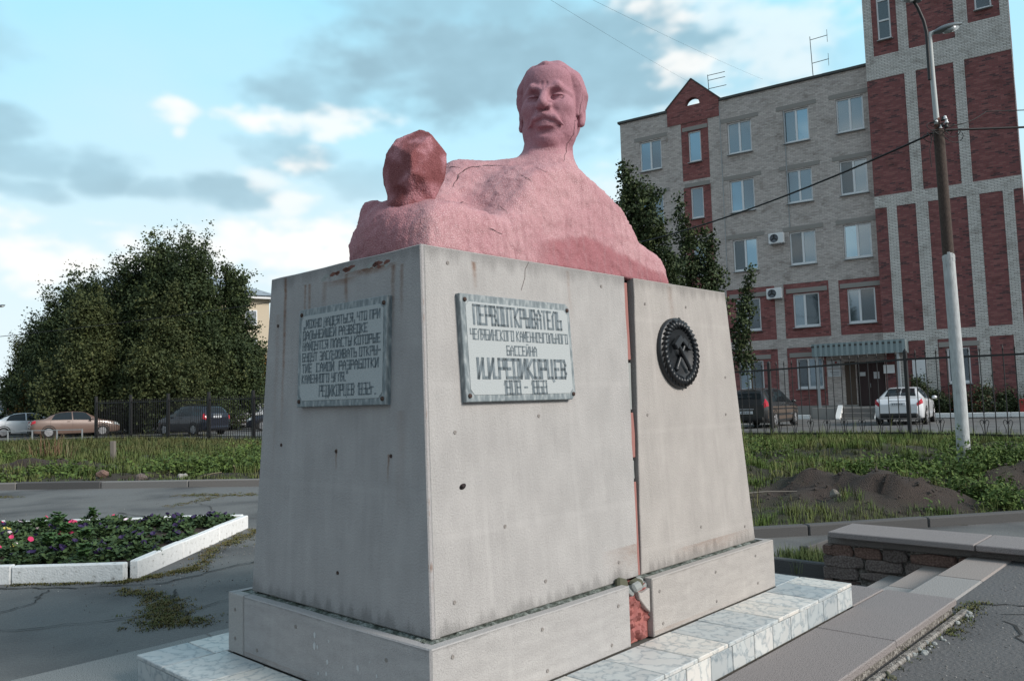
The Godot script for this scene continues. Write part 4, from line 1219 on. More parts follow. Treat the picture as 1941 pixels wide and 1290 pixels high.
# ---------------------------------------------------------------- marble step, granite slabs
func build_platform() -> void:
	var r := RandomNumberGenerator.new()
	r.seed = 17
	var o := thing("marble_step", "step of white and grey veined marble tiles round the foot of the plinth", "step", PLINTH_AT, PLINTH_TURN)
	box_part("bed", Vector3(1.455, 0.155, -0.72), Vector3(3.72, 0.17, 2.30), mats.grout, o)
	var tops := []
	var cut := func(a: float, b: float, each: float) -> Array:
		var list := [a]
		while list[-1] < b - each * 1.4: list.append(list[-1] + each * r.randf_range(0.93, 1.07))
		list.append(b)
		return list
	var xs: Array = cut.call(-0.45, 3.36, 0.30)
	for i in xs.size() - 1:
		tops.append([xs[i], xs[i + 1], 0.105, 0.47])
		tops.append([xs[i], xs[i + 1], -1.91, -1.585])
	var zs: Array = cut.call(-1.583, 0.103, 0.40)
	for i in zs.size() - 1:
		tops.append([-0.45, -0.095, zs[i], zs[i + 1]])
		tops.append([2.985, 3.36, zs[i], zs[i + 1]])
	for t in tops:
		var g := Geo.new()
		var s := Vector3(t[1] - t[0] - 0.007, 0.022, t[3] - t[2] - 0.007)
		g.xf = Transform3D(Basis(Vector3(r.randf_range(-1, 1), 0, r.randf_range(-1, 1)).normalized(), r.randf_range(-0.006, 0.006)), Vector3((t[0] + t[1]) / 2, 0.241 + r.randf_range(-0.0015, 0.0015), (t[2] + t[3]) / 2))
		g.box(Vector3.ZERO, s, 0.004)
		part("tile", g, mats["marble%d" % r.randi_range(0, 4)], o)
	for side in 2:
		var ys: Array = cut.call(-0.45, 3.36, 0.24) if side == 0 else cut.call(-1.9, 0.46, 0.40)
		for i in ys.size() - 1:
			var g := Geo.new()
			var w: float = ys[i + 1] - ys[i] - 0.006
			if side == 0: g.box(Vector3((ys[i] + ys[i + 1]) / 2, 0.163, 0.452 + r.randf_range(0, 0.002)), Vector3(w, 0.128, 0.020), 0.003)
			else: g.box(Vector3(-0.432, 0.163, (ys[i] + ys[i + 1]) / 2), Vector3(0.020, 0.128, w), 0.003)
			part("riser_tile", g, mats["marble%d" % r.randi_range(0, 4)] if side == 0 else mats.marble4, o)
	o = thing("granite_platform", "flat pinkish granite slabs under and around the marble step", "platform", PLINTH_AT, PLINTH_TURN)
	box_part("bed", Vector3(1.485, -0.27, -0.79), Vector3(4.92, 0.68, 3.42), mats.rubble, o)
	var slabs := []
	for k in 4: slabs.append([-1.0 + 1.24 * k, -1.0 + 1.24 * (k + 1), 0.475, 0.95, 0])
	for k in 4: slabs.append([-1.0 + 1.24 * k, -1.0 + 1.24 * (k + 1), -2.53, -1.915, 1])
	for k in 2: slabs.append([-1.0, -0.455, -1.912 + 1.19 * k, -1.912 + 1.19 * (k + 1), 1])
	for k in 2: slabs.append([3.365, 3.96, -1.912 + 1.19 * k, -1.912 + 1.19 * (k + 1), 0])
	for t in slabs:
		var g := Geo.new()
		g.xf = Transform3D(Basis(Vector3(1, 0, 0), r.randf_range(-0.003, 0.003)), Vector3((t[0] + t[1]) / 2, 0.080 + r.randf_range(-0.002, 0.002), (t[2] + t[3]) / 2))
		g.box(Vector3.ZERO, Vector3(t[1] - t[0] - 0.006, 0.045, t[3] - t[2] - 0.004), 0.006)
		part("granite_slab", g, mats["granite%d" % t[4]], o)

# ---------------------------------------------------------------- ground
var hills: FastNoiseLite
func to_local_plinth(p: Vector3) -> Vector3:
	var d := p - PLINTH_AT
	return Vector3(d.x * 0.6845 - d.z * 0.7290, p.y, d.x * 0.7290 + d.z * 0.6845)
func from_plinth(x: float, y: float, z: float) -> Vector3:
	return PLINTH_AT + Vector3(x * 0.6845 + z * 0.7290, y, -x * 0.7290 + z * 0.6845)
func kerb_line(x: float) -> float:
	# z of the far edge of the asphalt path
	var left := -15.9 + (x + 2.0) * 0.14
	var right := -11.05 - maxf(x - 2.5, 0.0) * 0.20
	return lerpf(left, right, smoothstep(-4.0, 2.2, x))
func heap(x: float, z: float, cx: float, cz: float, rx: float, rz: float) -> float:
	return exp(-((x - cx) * (x - cx) / rx / rx + (z - cz) * (z - cz) / rz / rz))
func ground_height(x: float, z: float) -> float:
	var d := -z
	var y := lerpf(0.24 * smoothstep(19.0, 46.0, d), 0.20 * smoothstep(15.0, 20.0, d) + 0.08 * smoothstep(34.0, 46.0, d), smoothstep(0.0, 4.0, x))
	y -= 0.42 * smoothstep(-1.8, 0.8, x) * (1.0 - smoothstep(11.8, 18.5, d))
	var beyond := kerb_line(x) - z
	if beyond > 0.0:
		var soft := smoothstep(0.1, 1.2, beyond) * (1.0 - smoothstep(6.0, 9.0, beyond) * 0.6) * (1.0 - smoothstep(26.0, 32.0, d))
		if x > 8.0 or x < 6.0: soft *= 1.0
		y += soft * (hills.get_noise_2d(x, z) * 0.30 + 0.06 + bare(x, z) * (hills.get_noise_2d(x * 9.0, z * 9.0) * 0.22 + hills.get_noise_2d(x * 4.0 + 70.0, z * 4.0) * 0.26))
		if x > 0.0:
			y += 0.36 * heap(x, z, 5.6, -13.9, 1.4, 1.1) + 0.25 * heap(x, z, 6.5, -13.1, 0.9, 0.7) + 0.36 * heap(x, z, 9.9, -14.3, 1.3, 1.4) + 0.22 * heap(x, z, 4.2, -15.5, 1.6, 1.0)
		else:
			y += 0.16 * heap(x, z, -11.2, -20.5, 2.0, 1.2) + 0.12 * heap(x, z, -8.0, -19.0, 1.2, 0.8)
		y += 0.08 * smoothstep(0.05, 0.4, beyond) * (1.0 - smoothstep(10.0, 18.0, beyond))
	return y
func bare(x: float, z: float) -> float:
	# how bare the soil is
	if x > 0.0:
		var b := 1.15 * heap(x, z, 5.2, -13.5, 1.25, 0.8) + 1.0 * heap(x, z, 6.4, -12.7, 0.8, 0.55) + 1.2 * heap(x, z, 9.6, -13.9, 1.6, 0.9) + 0.8 * heap(x, z, 8.8, -12.7, 1.2, 0.5)
		return clampf(b * 1.2 + hills.get_noise_2d(x * 6.0, z * 6.0) * 0.5, 0.0, 1.0)
	return clampf(1.3 * heap(x, z, -12.2, -20.3, 1.5, 0.6) + 1.2 * heap(x, z, -7.5, -17.8, 1.8, 0.35) + 0.9 * heap(x, z, -16.0, -23.0, 2.5, 1.0) + hills.get_noise_2d(x * 6.0, z * 6.0) * 0.6, 0.0, 1.0)

func sheet(x0: float, x1: float, z0: float, z1: float, step: float, height: Callable, keep: Callable, tint = null) -> Geo:
	var g := Geo.new()
	var nx := int(ceil((x1 - x0) / step)); var nz := int(ceil((z1 - z0) / step))
	var p := func(i: int, j: int) -> Vector3:
		var x := x0 + (x1 - x0) * i / nx; var z := z0 + (z1 - z0) * j / nz
		return Vector3(x, height.call(x, z), z)
	var rows := []
	for j in nz + 1:
		var row := []
		for i in nx + 1: row.append(p.call(i, j))
		rows.append(row)
	var nrm := func(i: int, j: int) -> Vector3:
		var a: Vector3 = rows[j][mini(i + 1, nx)] - rows[j][maxi(i - 1, 0)]
		var b: Vector3 = rows[mini(j + 1, nz)][i] - rows[maxi(j - 1, 0)][i]
		return b.cross(a).normalized()
	for j in nz:
		for i in nx:
			var c: Vector3 = (rows[j][i] + rows[j + 1][i + 1]) * 0.5
			if not keep.call(c.x, c.z): continue
			if tint != null: g.col = tint.call(c.x, c.z)
			g.quadn(rows[j + 1][i], rows[j + 1][i + 1], rows[j][i + 1], rows[j][i], nrm.call(i, j + 1), nrm.call(i + 1, j + 1), nrm.call(i + 1, j), nrm.call(i, j))
	return g

func build_ground() -> void:
	hills = noise(71, 0.22, 4)
	var always := func(_x: float, _z: float) -> bool: return true
	var soil := func(x: float, z: float) -> Color:
		return Color(0.55, 0.62, 0.40).lerp(Color(0.60, 0.51, 0.47), bare(x, z)) if -z < 60.0 else Color(0.5, 0.6, 0.4)
	var g := sheet(-32.0, 30.0, -46.0, -9.0, 0.22, ground_height, func(x: float, z: float) -> bool: return z < kerb_line(x) + 1.0, soil)
	var near := sheet(-40.0, 30.0, -12.5, 12.0, 0.5, func(x: float, z: float) -> float: return ground_height(x, z) - (0.02 if z > -11.0 else 0.10), func(x: float, z: float) -> bool: return z > kerb_line(x) - 2.0 and z > -16.0, soil)
	for a in [[g, near]]:
		a[0].v.append_array(a[1].v); a[0].n.append_array(a[1].n); a[0].c.append_array(a[1].c); a[0].t.append_array(a[1].t)
	var wide := sheet(-900.0, 900.0, -900.0, 300.0, 30.0, func(x: float, z: float) -> float: return -0.75 if absf(x) < 60.0 and z > -75.0 and z < 30.0 else 0.12, always, soil)
	g.v.append_array(wide.v); g.n.append_array(wide.n); g.c.append_array(wide.c); g.t.append_array(wide.t)
	setting("ground", g, mats.soil)
	# the asphalt path round the monument, left of it and behind it
	g = sheet(-30.0, 13.0, -18.6, 2.0, 0.33, func(x: float, z: float) -> float: return ground_height(x, maxf(z, kerb_line(x))) + 0.008 + 0.008 * hills.get_noise_2d(x * 2.0, z * 2.0), func(x: float, z: float) -> bool:
		var l := to_local_plinth(Vector3(x, 0, z))
		return z > kerb_line(x) - 0.3 and not (l.z > 0.7 and l.x < 6.2))
	setting("asphalt_path", g, mats.asphalt)
	# the terrace that the photographer stands on
	g = Geo.new()
	g.xf = Transform3D(Basis(Vector3.UP, PLINTH_TURN), PLINTH_AT)
	g.quad(Vector3(-6, 0.0, 12), Vector3(6.15, 0.0, 12), Vector3(6.15, 0.0, 0.83), Vector3(-6, 0.0, 0.83))
	g.quad(Vector3(-6, -0.7, 0.83), Vector3(-6, 0.0, 0.83), Vector3(6.15, 0.0, 0.83), Vector3(6.15, -0.7, 0.83))
	setting("asphalt_terrace", g, mats.asphalt_dark)
	# parking lot round the far buildings
	g = sheet(-60.0, 45.0, -72.0, -15.0, 0.75, func(x: float, z: float) -> float: return ground_height(x, z) + 0.02, func(x: float, z: float) -> bool:
		if x < 0.0: return z < -38.2 + (x + 14.0) * 0.63 or (x < -22.5 and z < -43.5)
		return z < -24.9 + (x - 7.3) * 1.31 - 0.9)
	setting("parking_lot", g, mats.asphalt_lot)
	# kerb stones along the far edge of the path
	var kerb := Node3D.new()
	kerb.name = "kerb"
	kerb.set_meta("kind", "structure")
	add_child(kerb)
	var r := RandomNumberGenerator.new()
	r.seed = 3
	var x := -24.0
	while x < 13.0:
		var w := r.randf_range(1.85, 2.05) if x < -4.5 or x > 1.5 else 0.8
		var a := Vector3(x, 0, kerb_line(x)); var b := Vector3(x + w, 0, kerb_line(x + w))
		a.y = ground_height(a.x, a.z + 0.3); b.y = ground_height(b.x, b.z + 0.3)
		var d := b - a
		g = Geo.new()
		var bx := d.normalized()
		var bz := bx.cross(Vector3.UP).normalized()
		g.xf = Transform3D(Basis(bx, bz.cross(bx), bz), (a + b) * 0.5 + Vector3(0, 0.03 + r.randf_range(-0.008, 0.008), 0))
		g.box(Vector3.ZERO, Vector3(d.length() - 0.012, 0.24, 0.16), 0.018)
		part("kerb_stone", g, mats["kerb%d" % r.randi_range(0, 2)], kerb)
		x += w
	# weeds and moss along the cracks of the asphalt
	crack_weeds()
	# cracks in the asphalt
	var cracks := [[Vector2(-6.2, -12.6), Vector2(-5.4, -11.9), Vector2(-4.9, -11.8), Vector2(-4.5, -11.9)], [Vector2(-4.8, -7.35), Vector2(-3.9, -7.25), Vector2(-3.2, -7.35), Vector2(-2.7, -8.2), Vector2(-2.3, -8.7), Vector2(-1.9, -8.9)], [Vector2(-3.0, -7.1), Vector2(-2.7, -6.4), Vector2(-2.5, -6.2)],
		[Vector2(-9.5, -7.3), Vector2(-8.0, -7.2), Vector2(-6.2, -7.25), Vector2(-4.8, -7.35)]]
	for c in cracks: asphalt_crack(c, 0.012, 0.018)
	for c in [[Vector2(-9.0, -12.2), Vector2(-7.6, -12.6), Vector2(-6.2, -12.6)], [Vector2(-2.2, -6.9), Vector2(-2.6, -6.3), Vector2(-3.6, -5.9), Vector2(-5.0, -5.8)], [Vector2(-5.6, -13.9), Vector2(-4.9, -13.0), Vector2(-4.5, -11.9), Vector2(-3.4, -11.3)], [Vector2(-4.2, -6.2), Vector2(-4.0, -6.7), Vector2(-4.15, -7.2)]]: asphalt_crack(c, 0.007, 0.018)
	for c in [[from_plinth(4.3, 0, 0.95), from_plinth(4.6, 0, 1.5), from_plinth(5.4, 0, 1.7), from_plinth(6.1, 0, 2.1)], [from_plinth(3.3, 0, 1.5), from_plinth(3.9, 0, 2.0), from_plinth(4.7, 0, 1.9)], [from_plinth(3.95, 0, 1.25), from_plinth(3.2, 0, 1.55), from_plinth(2.9, 0, 2.1), from_plinth(3.1, 0, 2.9)], [from_plinth(4.1, 0, 1.2), from_plinth(4.7, 0, 1.9), from_plinth(5.3, 0, 3.2)]]:
		var q := []
		for p in c: q.append(Vector2(p.x, p.z))
		asphalt_crack(q, 0.009, 0.004)
func asphalt_crack(pts: Array, w: float, lift: float) -> void:
	var r := RandomNumberGenerator.new()
	r.seed = int(pts[0].x * 100)
	var g := Geo.new()
	var fine := []
	for i in pts.size() - 1:
		for k in 8: fine.append(pts[i].lerp(pts[i + 1], k / 8.0) + Vector2(r.randf_range(-1, 1), r.randf_range(-1, 1)) * 0.03)
	fine.append(pts[-1])
	for i in fine.size() - 1:
		var a: Vector2 = fine[i]; var b: Vector2 = fine[i + 1]
		var s: Vector2 = (b - a).orthogonal().normalized() * w * r.randf_range(0.4, 1.2)
		var ya := (ground_height(a.x, a.y) if lift > 0.01 else 0.0) + lift; var yb := (ground_height(b.x, b.y) if lift > 0.01 else 0.0) + lift
		g.quad(Vector3(a.x + s.x, ya, a.y + s.y), Vector3(a.x - s.x, ya, a.y - s.y), Vector3(b.x - s.x, yb, b.y - s.y), Vector3(b.x + s.x, yb, b.y + s.y))
	for i in g.n.size(): g.n[i] = Vector3.UP
	setting("asphalt_crack", g, mats.tar)

func blade_tuft(r: RandomNumberGenerator, blades: int, h: float, w: float, spread: float) -> ArrayMesh:
	var g := Geo.new()
	for k in blades:
		var a := r.randf() * TAU
		var out := Vector3(cos(a), 0, sin(a))
		var o := out * r.randf() * spread * 0.4 + Vector3(r.randf_range(-1, 1), 0, r.randf_range(-1, 1)) * spread * 0.3
		var s := Vector3(-out.z, 0, out.x) * w * 0.5
		var hh := h * r.randf_range(0.5, 1.1)
		var lean := out * hh * r.randf_range(0.1, 0.6)
		var m := o + lean * 0.35 + Vector3.UP * hh * 0.6
		var t := o + lean + Vector3.UP * hh * r.randf_range(0.8, 1.0)
		g.quad(o - s, o + s, m + s * 0.7, m - s * 0.7)
		g.tri(m - s * 0.7, m + s * 0.7, t)
	for i in g.n.size(): g.n[i] = (g.n[i] * 0.5 + Vector3.UP).normalized()
	return g.mesh()
func crack_weeds() -> void:
	var r := RandomNumberGenerator.new()
	r.seed = 12
	var list := []
	var tints := []
	var lines := [[Vector2(-3.45, -7.1), 0.10, Vector2(-3.1, -6.9), 90], [Vector2(-3.1, -6.9), 0.12, Vector2(-2.85, -6.55), 120], [Vector2(-2.85, -6.6), 0.16, Vector2(-2.6, -6.0), 420], [Vector2(-2.75, -5.95), 0.14, Vector2(-2.3, -6.0), 160],
		[Vector2(-3.62, -7.45), 0.10, Vector2(-3.15, -8.0), 260], [Vector2(-3.1, -7.9), 0.10, Vector2(-3.42, -9.2), 150], [Vector2(-3.35, -9.2), 0.12, Vector2(-3.3, -10.5), 260], [Vector2(-4.6, -7.47), 0.06, Vector2(-3.6, -7.45), 120], [Vector2(-3.0, -9.4), 0.16, Vector2(-2.0, -9.3), 200], [Vector2(-9.0, -7.5), 0.05, Vector2(-4.6, -7.5), 60],
		[Vector2(-6.2, -14.9), 0.2, Vector2(-4.6, -14.6), 260], [Vector2(-5.3, -14.6), 0.15, Vector2(-5.6, -13.2), 120], [Vector2(-11.0, -15.6), 0.22, Vector2(-9.5, -15.4), 150]]
	for l in lines:
		for k in l[3]:
			var t := r.randf()
			var p: Vector2 = l[0].lerp(l[2], t) + Vector2(r.randfn(), r.randfn()) * l[1] * 0.6
			var s := r.randf_range(0.5, 1.3)
			list.append(Transform3D(Basis(Vector3.UP, r.randf() * TAU).scaled(Vector3.ONE * s), Vector3(p.x, ground_height(p.x, p.y) + 0.012, p.y)))
			tints.append(Color(0.085, 0.105, 0.025).lerp(Color(0.17, 0.12, 0.04), r.randf()))
	for c in [[from_plinth(3.95, 0, 0.99), from_plinth(3.3, 0, 1.03), 60, 0.05], [from_plinth(3.2, 0, 1.0), from_plinth(2.0, 0, 1.0), 30, 0.03], [from_plinth(4.0, 0, 0.95), from_plinth(4.35, 0, 1.0), 60, 0.05]]:
		for k in c[2]:
			var p: Vector3 = c[0].lerp(c[1], r.randf()) + Vector3(r.randfn(), 0, r.randfn()) * c[3]
			list.append(Transform3D(Basis(Vector3.UP, r.randf() * TAU).scaled(Vector3.ONE * r.randf_range(0.5, 1.2)), Vector3(p.x, 0.0, p.z)))
			tints.append(Color(0.07, 0.10, 0.02).lerp(Color(0.15, 0.13, 0.04), r.randf()))
	var o := scatter("crack_weeds", blade_tuft(r, 14, 0.015, 0.006, 0.08), mats.grass, list, tints)
	o.set_meta("kind", "stuff")
	tag(o, "low weeds and moss growing in the cracks of the asphalt", "weeds")

# ---------------------------------------------------------------- steps, stone wall, kerbs beside them
func build_steps() -> void:
	var r := RandomNumberGenerator.new()
	r.seed = 29
	var o := thing("stone_steps", "worn granite steps going down between the monument and the rubble wall", "steps", PLINTH_AT, PLINTH_TURN)
	for t in [[0.50, 0.845, 0.012], [0.10, 0.515, -0.125], [-0.24, 0.115, -0.26], [-0.56, -0.225, -0.39]]:
		for s in [[3.99, 5.08], [5.085, 6.13]]:
			var g := Geo.new()
			g.xf = Transform3D(Basis(Vector3(0, 0, 1), r.randf_range(-0.004, 0.004)), Vector3((s[0] + s[1]) / 2, t[2] - 0.075, (t[0] + t[1]) / 2))
			g.box(Vector3.ZERO, Vector3(s[1] - s[0], 0.15, t[1] - t[0]), 0.012)
			part("tread", g, mats["step%d" % r.randi_range(0, 1)], o)
	box_part("rubble_edge", Vector3(2.4, -0.03, 0.975), Vector3(3.3, 0.10, 0.05), mats.rubble, o, 0.01)
	# crumbled cement along the edge of the granite
	for k in 60:
		var g := Geo.new()
		g.xf = Transform3D(Basis(Vector3(r.randf(), r.randf(), r.randf() + 0.1).normalized(), r.randf() * 3.0), Vector3(r.randf_range(1.2, 4.1), 0.004, 1.0 + absf(r.randfn()) * 0.035))
		var s := r.randf_range(0.010, 0.035)
		g.box(Vector3.ZERO, Vector3(s, s * 0.7, s * r.randf_range(0.6, 1.5)), s * 0.25)
		part("cement_crumb", g, mats.mortar if k % 3 else mats.lichen, o)
	o = thing("rubble_wall", "low wall of reddish rubble stones under a granite coping beside the steps", "wall", PLINTH_AT, PLINTH_TURN)
	box_part("mortar_bed", Vector3(6.36, -0.22, 3.2), Vector3(0.42, 0.58, 8.06), mats.rubble, o)
	# courses of uneven stones on the face towards the steps and on the free end
	var rows := [[-0.50, -0.36], [-0.365, -0.235], [-0.24, -0.12], [-0.125, -0.015]]
	for row in rows:
		var z := -0.86
		while z < 2.4:
			var w := r.randf_range(0.20, 0.46)
			var h0: float = row[0] + r.randf_range(-0.015, 0.015); var h1: float = row[1] + r.randf_range(-0.018, 0.012)
			var g := Geo.new()
			g.xf = Transform3D(Basis(Vector3(0, 0, 1), Vector3.UP, Vector3(-1, 0, 0)), Vector3(6.118 - r.randf_range(0.0, 0.05), 0, z))
			slab(g, [Vector2(0.01, h0 + r.randf_range(0, 0.03)), Vector2(w * 0.5, h0), Vector2(w - 0.012, h0 + r.randf_range(0, 0.03)), Vector2(w, (h0 + h1) * 0.5), Vector2(w - r.randf_range(0.01, 0.04), h1), Vector2(w * 0.45, h1 + r.randf_range(0, 0.01)), Vector2(r.randf_range(0.0, 0.03), h1 - r.randf_range(0, 0.03)), Vector2(0, (h0 + h1) * 0.5)], 0.11, r.randf_range(0.007, 0.015))
			part("stone", g, mats["stone%d" % r.randi_range(0, 3)], o)
			z += w + r.randf_range(0.008, 0.02)
		var x := 6.10
		while x < 6.5:
			var w := r.randf_range(0.16, 0.26)
			var g := Geo.new()
			g.xf = Transform3D(Basis(Vector3(-1, 0, 0), Vector3.UP, Vector3(0, 0, -1)), Vector3(x + w, 0, -0.86 - r.randf_range(0, 0.03)))
			slab(g, [Vector2(0.01, row[0]), Vector2(w - 0.012, row[0] + r.randf_range(0, 0.03)), Vector2(w, row[1] - 0.01), Vector2(w * 0.4, row[1]), Vector2(0, row[1] - r.randf_range(0, 0.03))], 0.10, 0.016)
			part("stone", g, mats["stone%d" % r.randi_range(0, 3)], o)
			x += w + 0.01
	box_part("concrete_bed", Vector3(6.355, 0.036, 3.2), Vector3(0.49, 0.09, 8.02), mats.kerb1, o, 0.012)
	for k in 6:
		var g := Geo.new()
		g.xf = Transform3D(Basis(Vector3.UP, r.randf_range(-0.006, 0.006)), Vector3(6.28, 0.112, -0.08 + 1.34 * k))
		g.box(Vector3.ZERO, Vector3(0.66, 0.058, 1.33), 0.008)
		part("coping_slab", g, mats.granite0, o)
	# dark kerbs that carry on below the wall
	for k in [[Vector3(6.33, -0.40, -1.30), Vector3(0.11, 0.28, 0.86), "dark kerb stone lying below the end of the rubble wall"], [Vector3(7.50, -0.40, -1.56), Vector3(0.60, 0.26, 0.12), "short dark kerb stone behind the grass at the wall end"], [Vector3(5.6, -0.43, -1.62), Vector3(0.9, 0.14, 0.4), "broken concrete slab lying between the marble step and the wall"]]:
		var g := Geo.new()
		g.xf = Transform3D(Basis(Vector3.UP, PLINTH_TURN), from_plinth(k[0].x, k[0].y, k[0].z))
		g.box(Vector3.ZERO, k[1], 0.012)
		tag(part("kerb_stone", g, mats.kerb2), k[2], "kerb stone")

# ---------------------------------------------------------------- flower bed
func build_flower_bed() -> void:
	var r := RandomNumberGenerator.new()
	r.seed = 8
	var o := thing("flower_bed", "flower bed edged with whitewashed kerb stones on the asphalt", "flower bed")
	var runs := [[Vector3(-9.9, 0, -7.55), Vector3(-3.63, 0, -7.55)], [Vector3(-3.585, 0, -7.60), Vector3(-3.555, 0, -10.62)], [Vector3(-3.6, 0, -10.66), Vector3(-9.9, 0, -10.7)]]
	for run in runs:
		var l: float = run[0].distance_to(run[1])
		var n := int(round(l / 1.02))
		for i in n:
			var a: Vector3 = run[0].lerp(run[1], float(i) / n); var b: Vector3 = run[0].lerp(run[1], float(i + 1) / n)
			var g := Geo.new()
			var bx := (b - a).normalized()
			g.xf = Transform3D(Basis(bx, Vector3.UP, bx.cross(Vector3.UP)) * Basis(Vector3(0, 0, 1), r.randf_range(-0.01, 0.01)), (a + b) * 0.5 + Vector3(0, 0.075 + r.randf_range(-0.006, 0.006), 0))
			g.box(Vector3.ZERO, Vector3((b - a).length() - 0.008, 0.20, 0.085), 0.010)
			part("border_stone", g, mats.whitewash, o)
	var soil := sheet(-9.9, -3.65, -10.6, -7.62, 0.2, func(x: float, z: float) -> float: return 0.11 + 0.03 * hills.get_noise_2d(x * 5.0, z * 5.0), func(_x: float, _z: float) -> bool: return true, func(_x: float, _z: float) -> Color: return Color(0.6, 0.52, 0.48))
	part("soil", soil, mats.soil, o)
	# petunias: each plant a mound of leaves with its own flowers
	var leaf := Geo.new()
	for k in 3:
		leaf.xf = Transform3D(Basis(Vector3.UP, TAU * k / 3.0) * Basis(Vector3(1, 0, 0), -0.5), Vector3.ZERO)
		leaf.quad(Vector3(-0.014, 0, 0.0), Vector3(0.014, 0, 0.0), Vector3(0.018, 0.004, 0.03), Vector3(-0.018, 0.004, 0.03))
		leaf.tri(Vector3(-0.018, 0.004, 0.03), Vector3(0.018, 0.004, 0.03), Vector3(0, -0.004, 0.06))
	var leaf_mesh := leaf.mesh()
	var flower := Geo.new()
	for k in 10:
		var a := TAU * k / 10.0; var b := TAU * (k + 1) / 10.0
		var ra := 0.034 * (1.0 if k % 2 else 0.88); var rb := 0.034 * (0.88 if k % 2 else 1.0)
		flower.col = Color.WHITE
		flower.tri(Vector3(0, -0.016, 0), Vector3(cos(b) * rb, 0.006, sin(b) * rb), Vector3(cos(a) * ra, 0.006, sin(a) * ra))
	var flower_mesh := flower.mesh()
	var kinds := ["petal_purple", "petal_pink", "petal_white", "petal_yellow"]
	var plants := []
	var z := -10.42
	while z < -7.7:
		var x := -9.7
		while x < -3.75:
			var open := 1.0 if x < -5.2 - (z + 7.7) * 0.18 else (0.45 if x < -4.0 else 0.25)
			if r.randf() < open + 0.15: plants.append(Vector3(x + r.randf_range(-0.1, 0.1), 0.11, z + r.randf_range(-0.1, 0.1)))
			x += 0.33
		z += 0.33
	var n := 0
	for p in plants:
		var pink: bool = p.x < -4.9 and r.randf() < 0.5
		var word := "pink and white" if pink else "dark purple"
		var plant := thing("petunia_plant", "petunia plant with %s flowers in the whitewashed bed" % word, "flower", p, 0.0, "petunias with %s flowers" % word)
		var h := r.randf_range(0.07, 0.14)
		var list := []
		var tints := []
		for k in 90:
			var d := Vector3(r.randfn(), absf(r.randfn()) * 0.9 + 0.1, r.randfn()).normalized() * pow(r.randf(), 0.4)
			var q := Vector3(d.x * 0.22, d.y * h, d.z * 0.22)
			list.append(Transform3D(Basis(Vector3.UP, r.randf() * TAU) * Basis(Vector3(1, 0, 0), r.randf_range(-0.8, 0.8)), q))
			tints.append(Color(0.022, 0.050, 0.016).lerp(Color(0.055, 0.095, 0.03), r.randf()))
		if n % 9 == 4:
			for k in 30:
				list.append(Transform3D(Basis(Vector3.UP, r.randf() * TAU), Vector3(r.randfn() * 0.03, h + r.randf() * 0.10, r.randfn() * 0.03)))
				tints.append(Color(0.05, 0.11, 0.03))
		scatter("foliage", leaf_mesh, mats.grass, list, tints, plant).set_meta("kind", "stuff")
		var count := r.randi_range(1, 4) if not pink else r.randi_range(1, 2)
		for k in count:
			var a := r.randf() * TAU
			var q := Vector3(cos(a) * 0.15 * r.randf(), h * r.randf_range(0.8, 1.08) + 0.01, sin(a) * 0.15 * r.randf())
			var kind := 0
			if pink: kind = [1, 1, 1, 2, 3][r.randi_range(0, 4)]
			put("blossom", flower_mesh, mats[kinds[kind]], plant, Transform3D(Basis(Vector3.UP, r.randf() * TAU) * Basis(Vector3(1, 0, 0), r.randf_range(0.3, 1.1)).scaled(Vector3.ONE * r.randf_range(0.8, 1.15)), q))
		n += 1

func build_gravel() -> void:
	# grit lying on the asphalt, thicker along the edges
	var r := RandomNumberGenerator.new()
	r.seed = 66
	var g := Geo.new()
	g.box(Vector3.ZERO, Vector3(1.0, 0.6, 0.8), 0.22)
	var list := []
	var tints := []
	for i in 5200:
		var p: Vector3
		var k := i % 4
		if k == 0:
			p = from_plinth(r.randf_range(0.8, 6.0), 0, 0.99 + absf(r.randfn()) * 0.35)
			p.y = 0.0
		elif k == 1:
			p = from_plinth(r.randf_range(2.0, 6.1), 0, r.randf_range(1.0, 4.0))
			p.y = 0.0
		elif k == 2:
			p = Vector3(r.randf_range(-9.0, -2.2), 0, -7.5 + absf(r.randfn()) * 0.3) if r.randf() < 0.5 else Vector3(-3.45 + absf(r.randfn()) * 0.25, 0, r.randf_range(-10.6, -7.5))
			p.y = ground_height(p.x, p.z) + 0.012
		else:
			p = Vector3(r.randf_range(-9.0, -1.9), 0, r.randf_range(-15.5, -4.8))
			if p.x < -3.4 and p.z < -7.4 and p.z > -10.8: continue
			p.y = ground_height(p.x, p.z) + 0.012
		if to_local_plinth(p).z < 0.97 and k < 2: continue
		if k > 1 and to_local_plinth(p).z > -2.55 and to_local_plinth(p).x > -1.02: continue
		var s := 0.003 + 0.011 * pow(r.randf(), 3.0)
		list.append(Transform3D(Basis(Vector3(r.randfn(), r.randfn(), r.randfn()).normalized(), r.randf() * TAU).scaled(Vector3.ONE * s), p))
		var v := r.randf_range(0.05, 0.32)
		tints.append(Color(v, v * 0.95, v * 0.9))
	var o := scatter("gravel", g.mesh(), mats.grit, list, tints)
	o.set_meta("kind", "stuff")
	tag(o, "loose grit and small stones lying on the asphalt", "gravel")

# ---------------------------------------------------------------- the office building
const FACADE_AT := Vector3(14.72, 0.0, -42.62)
const FACADE_TURN := -0.5824
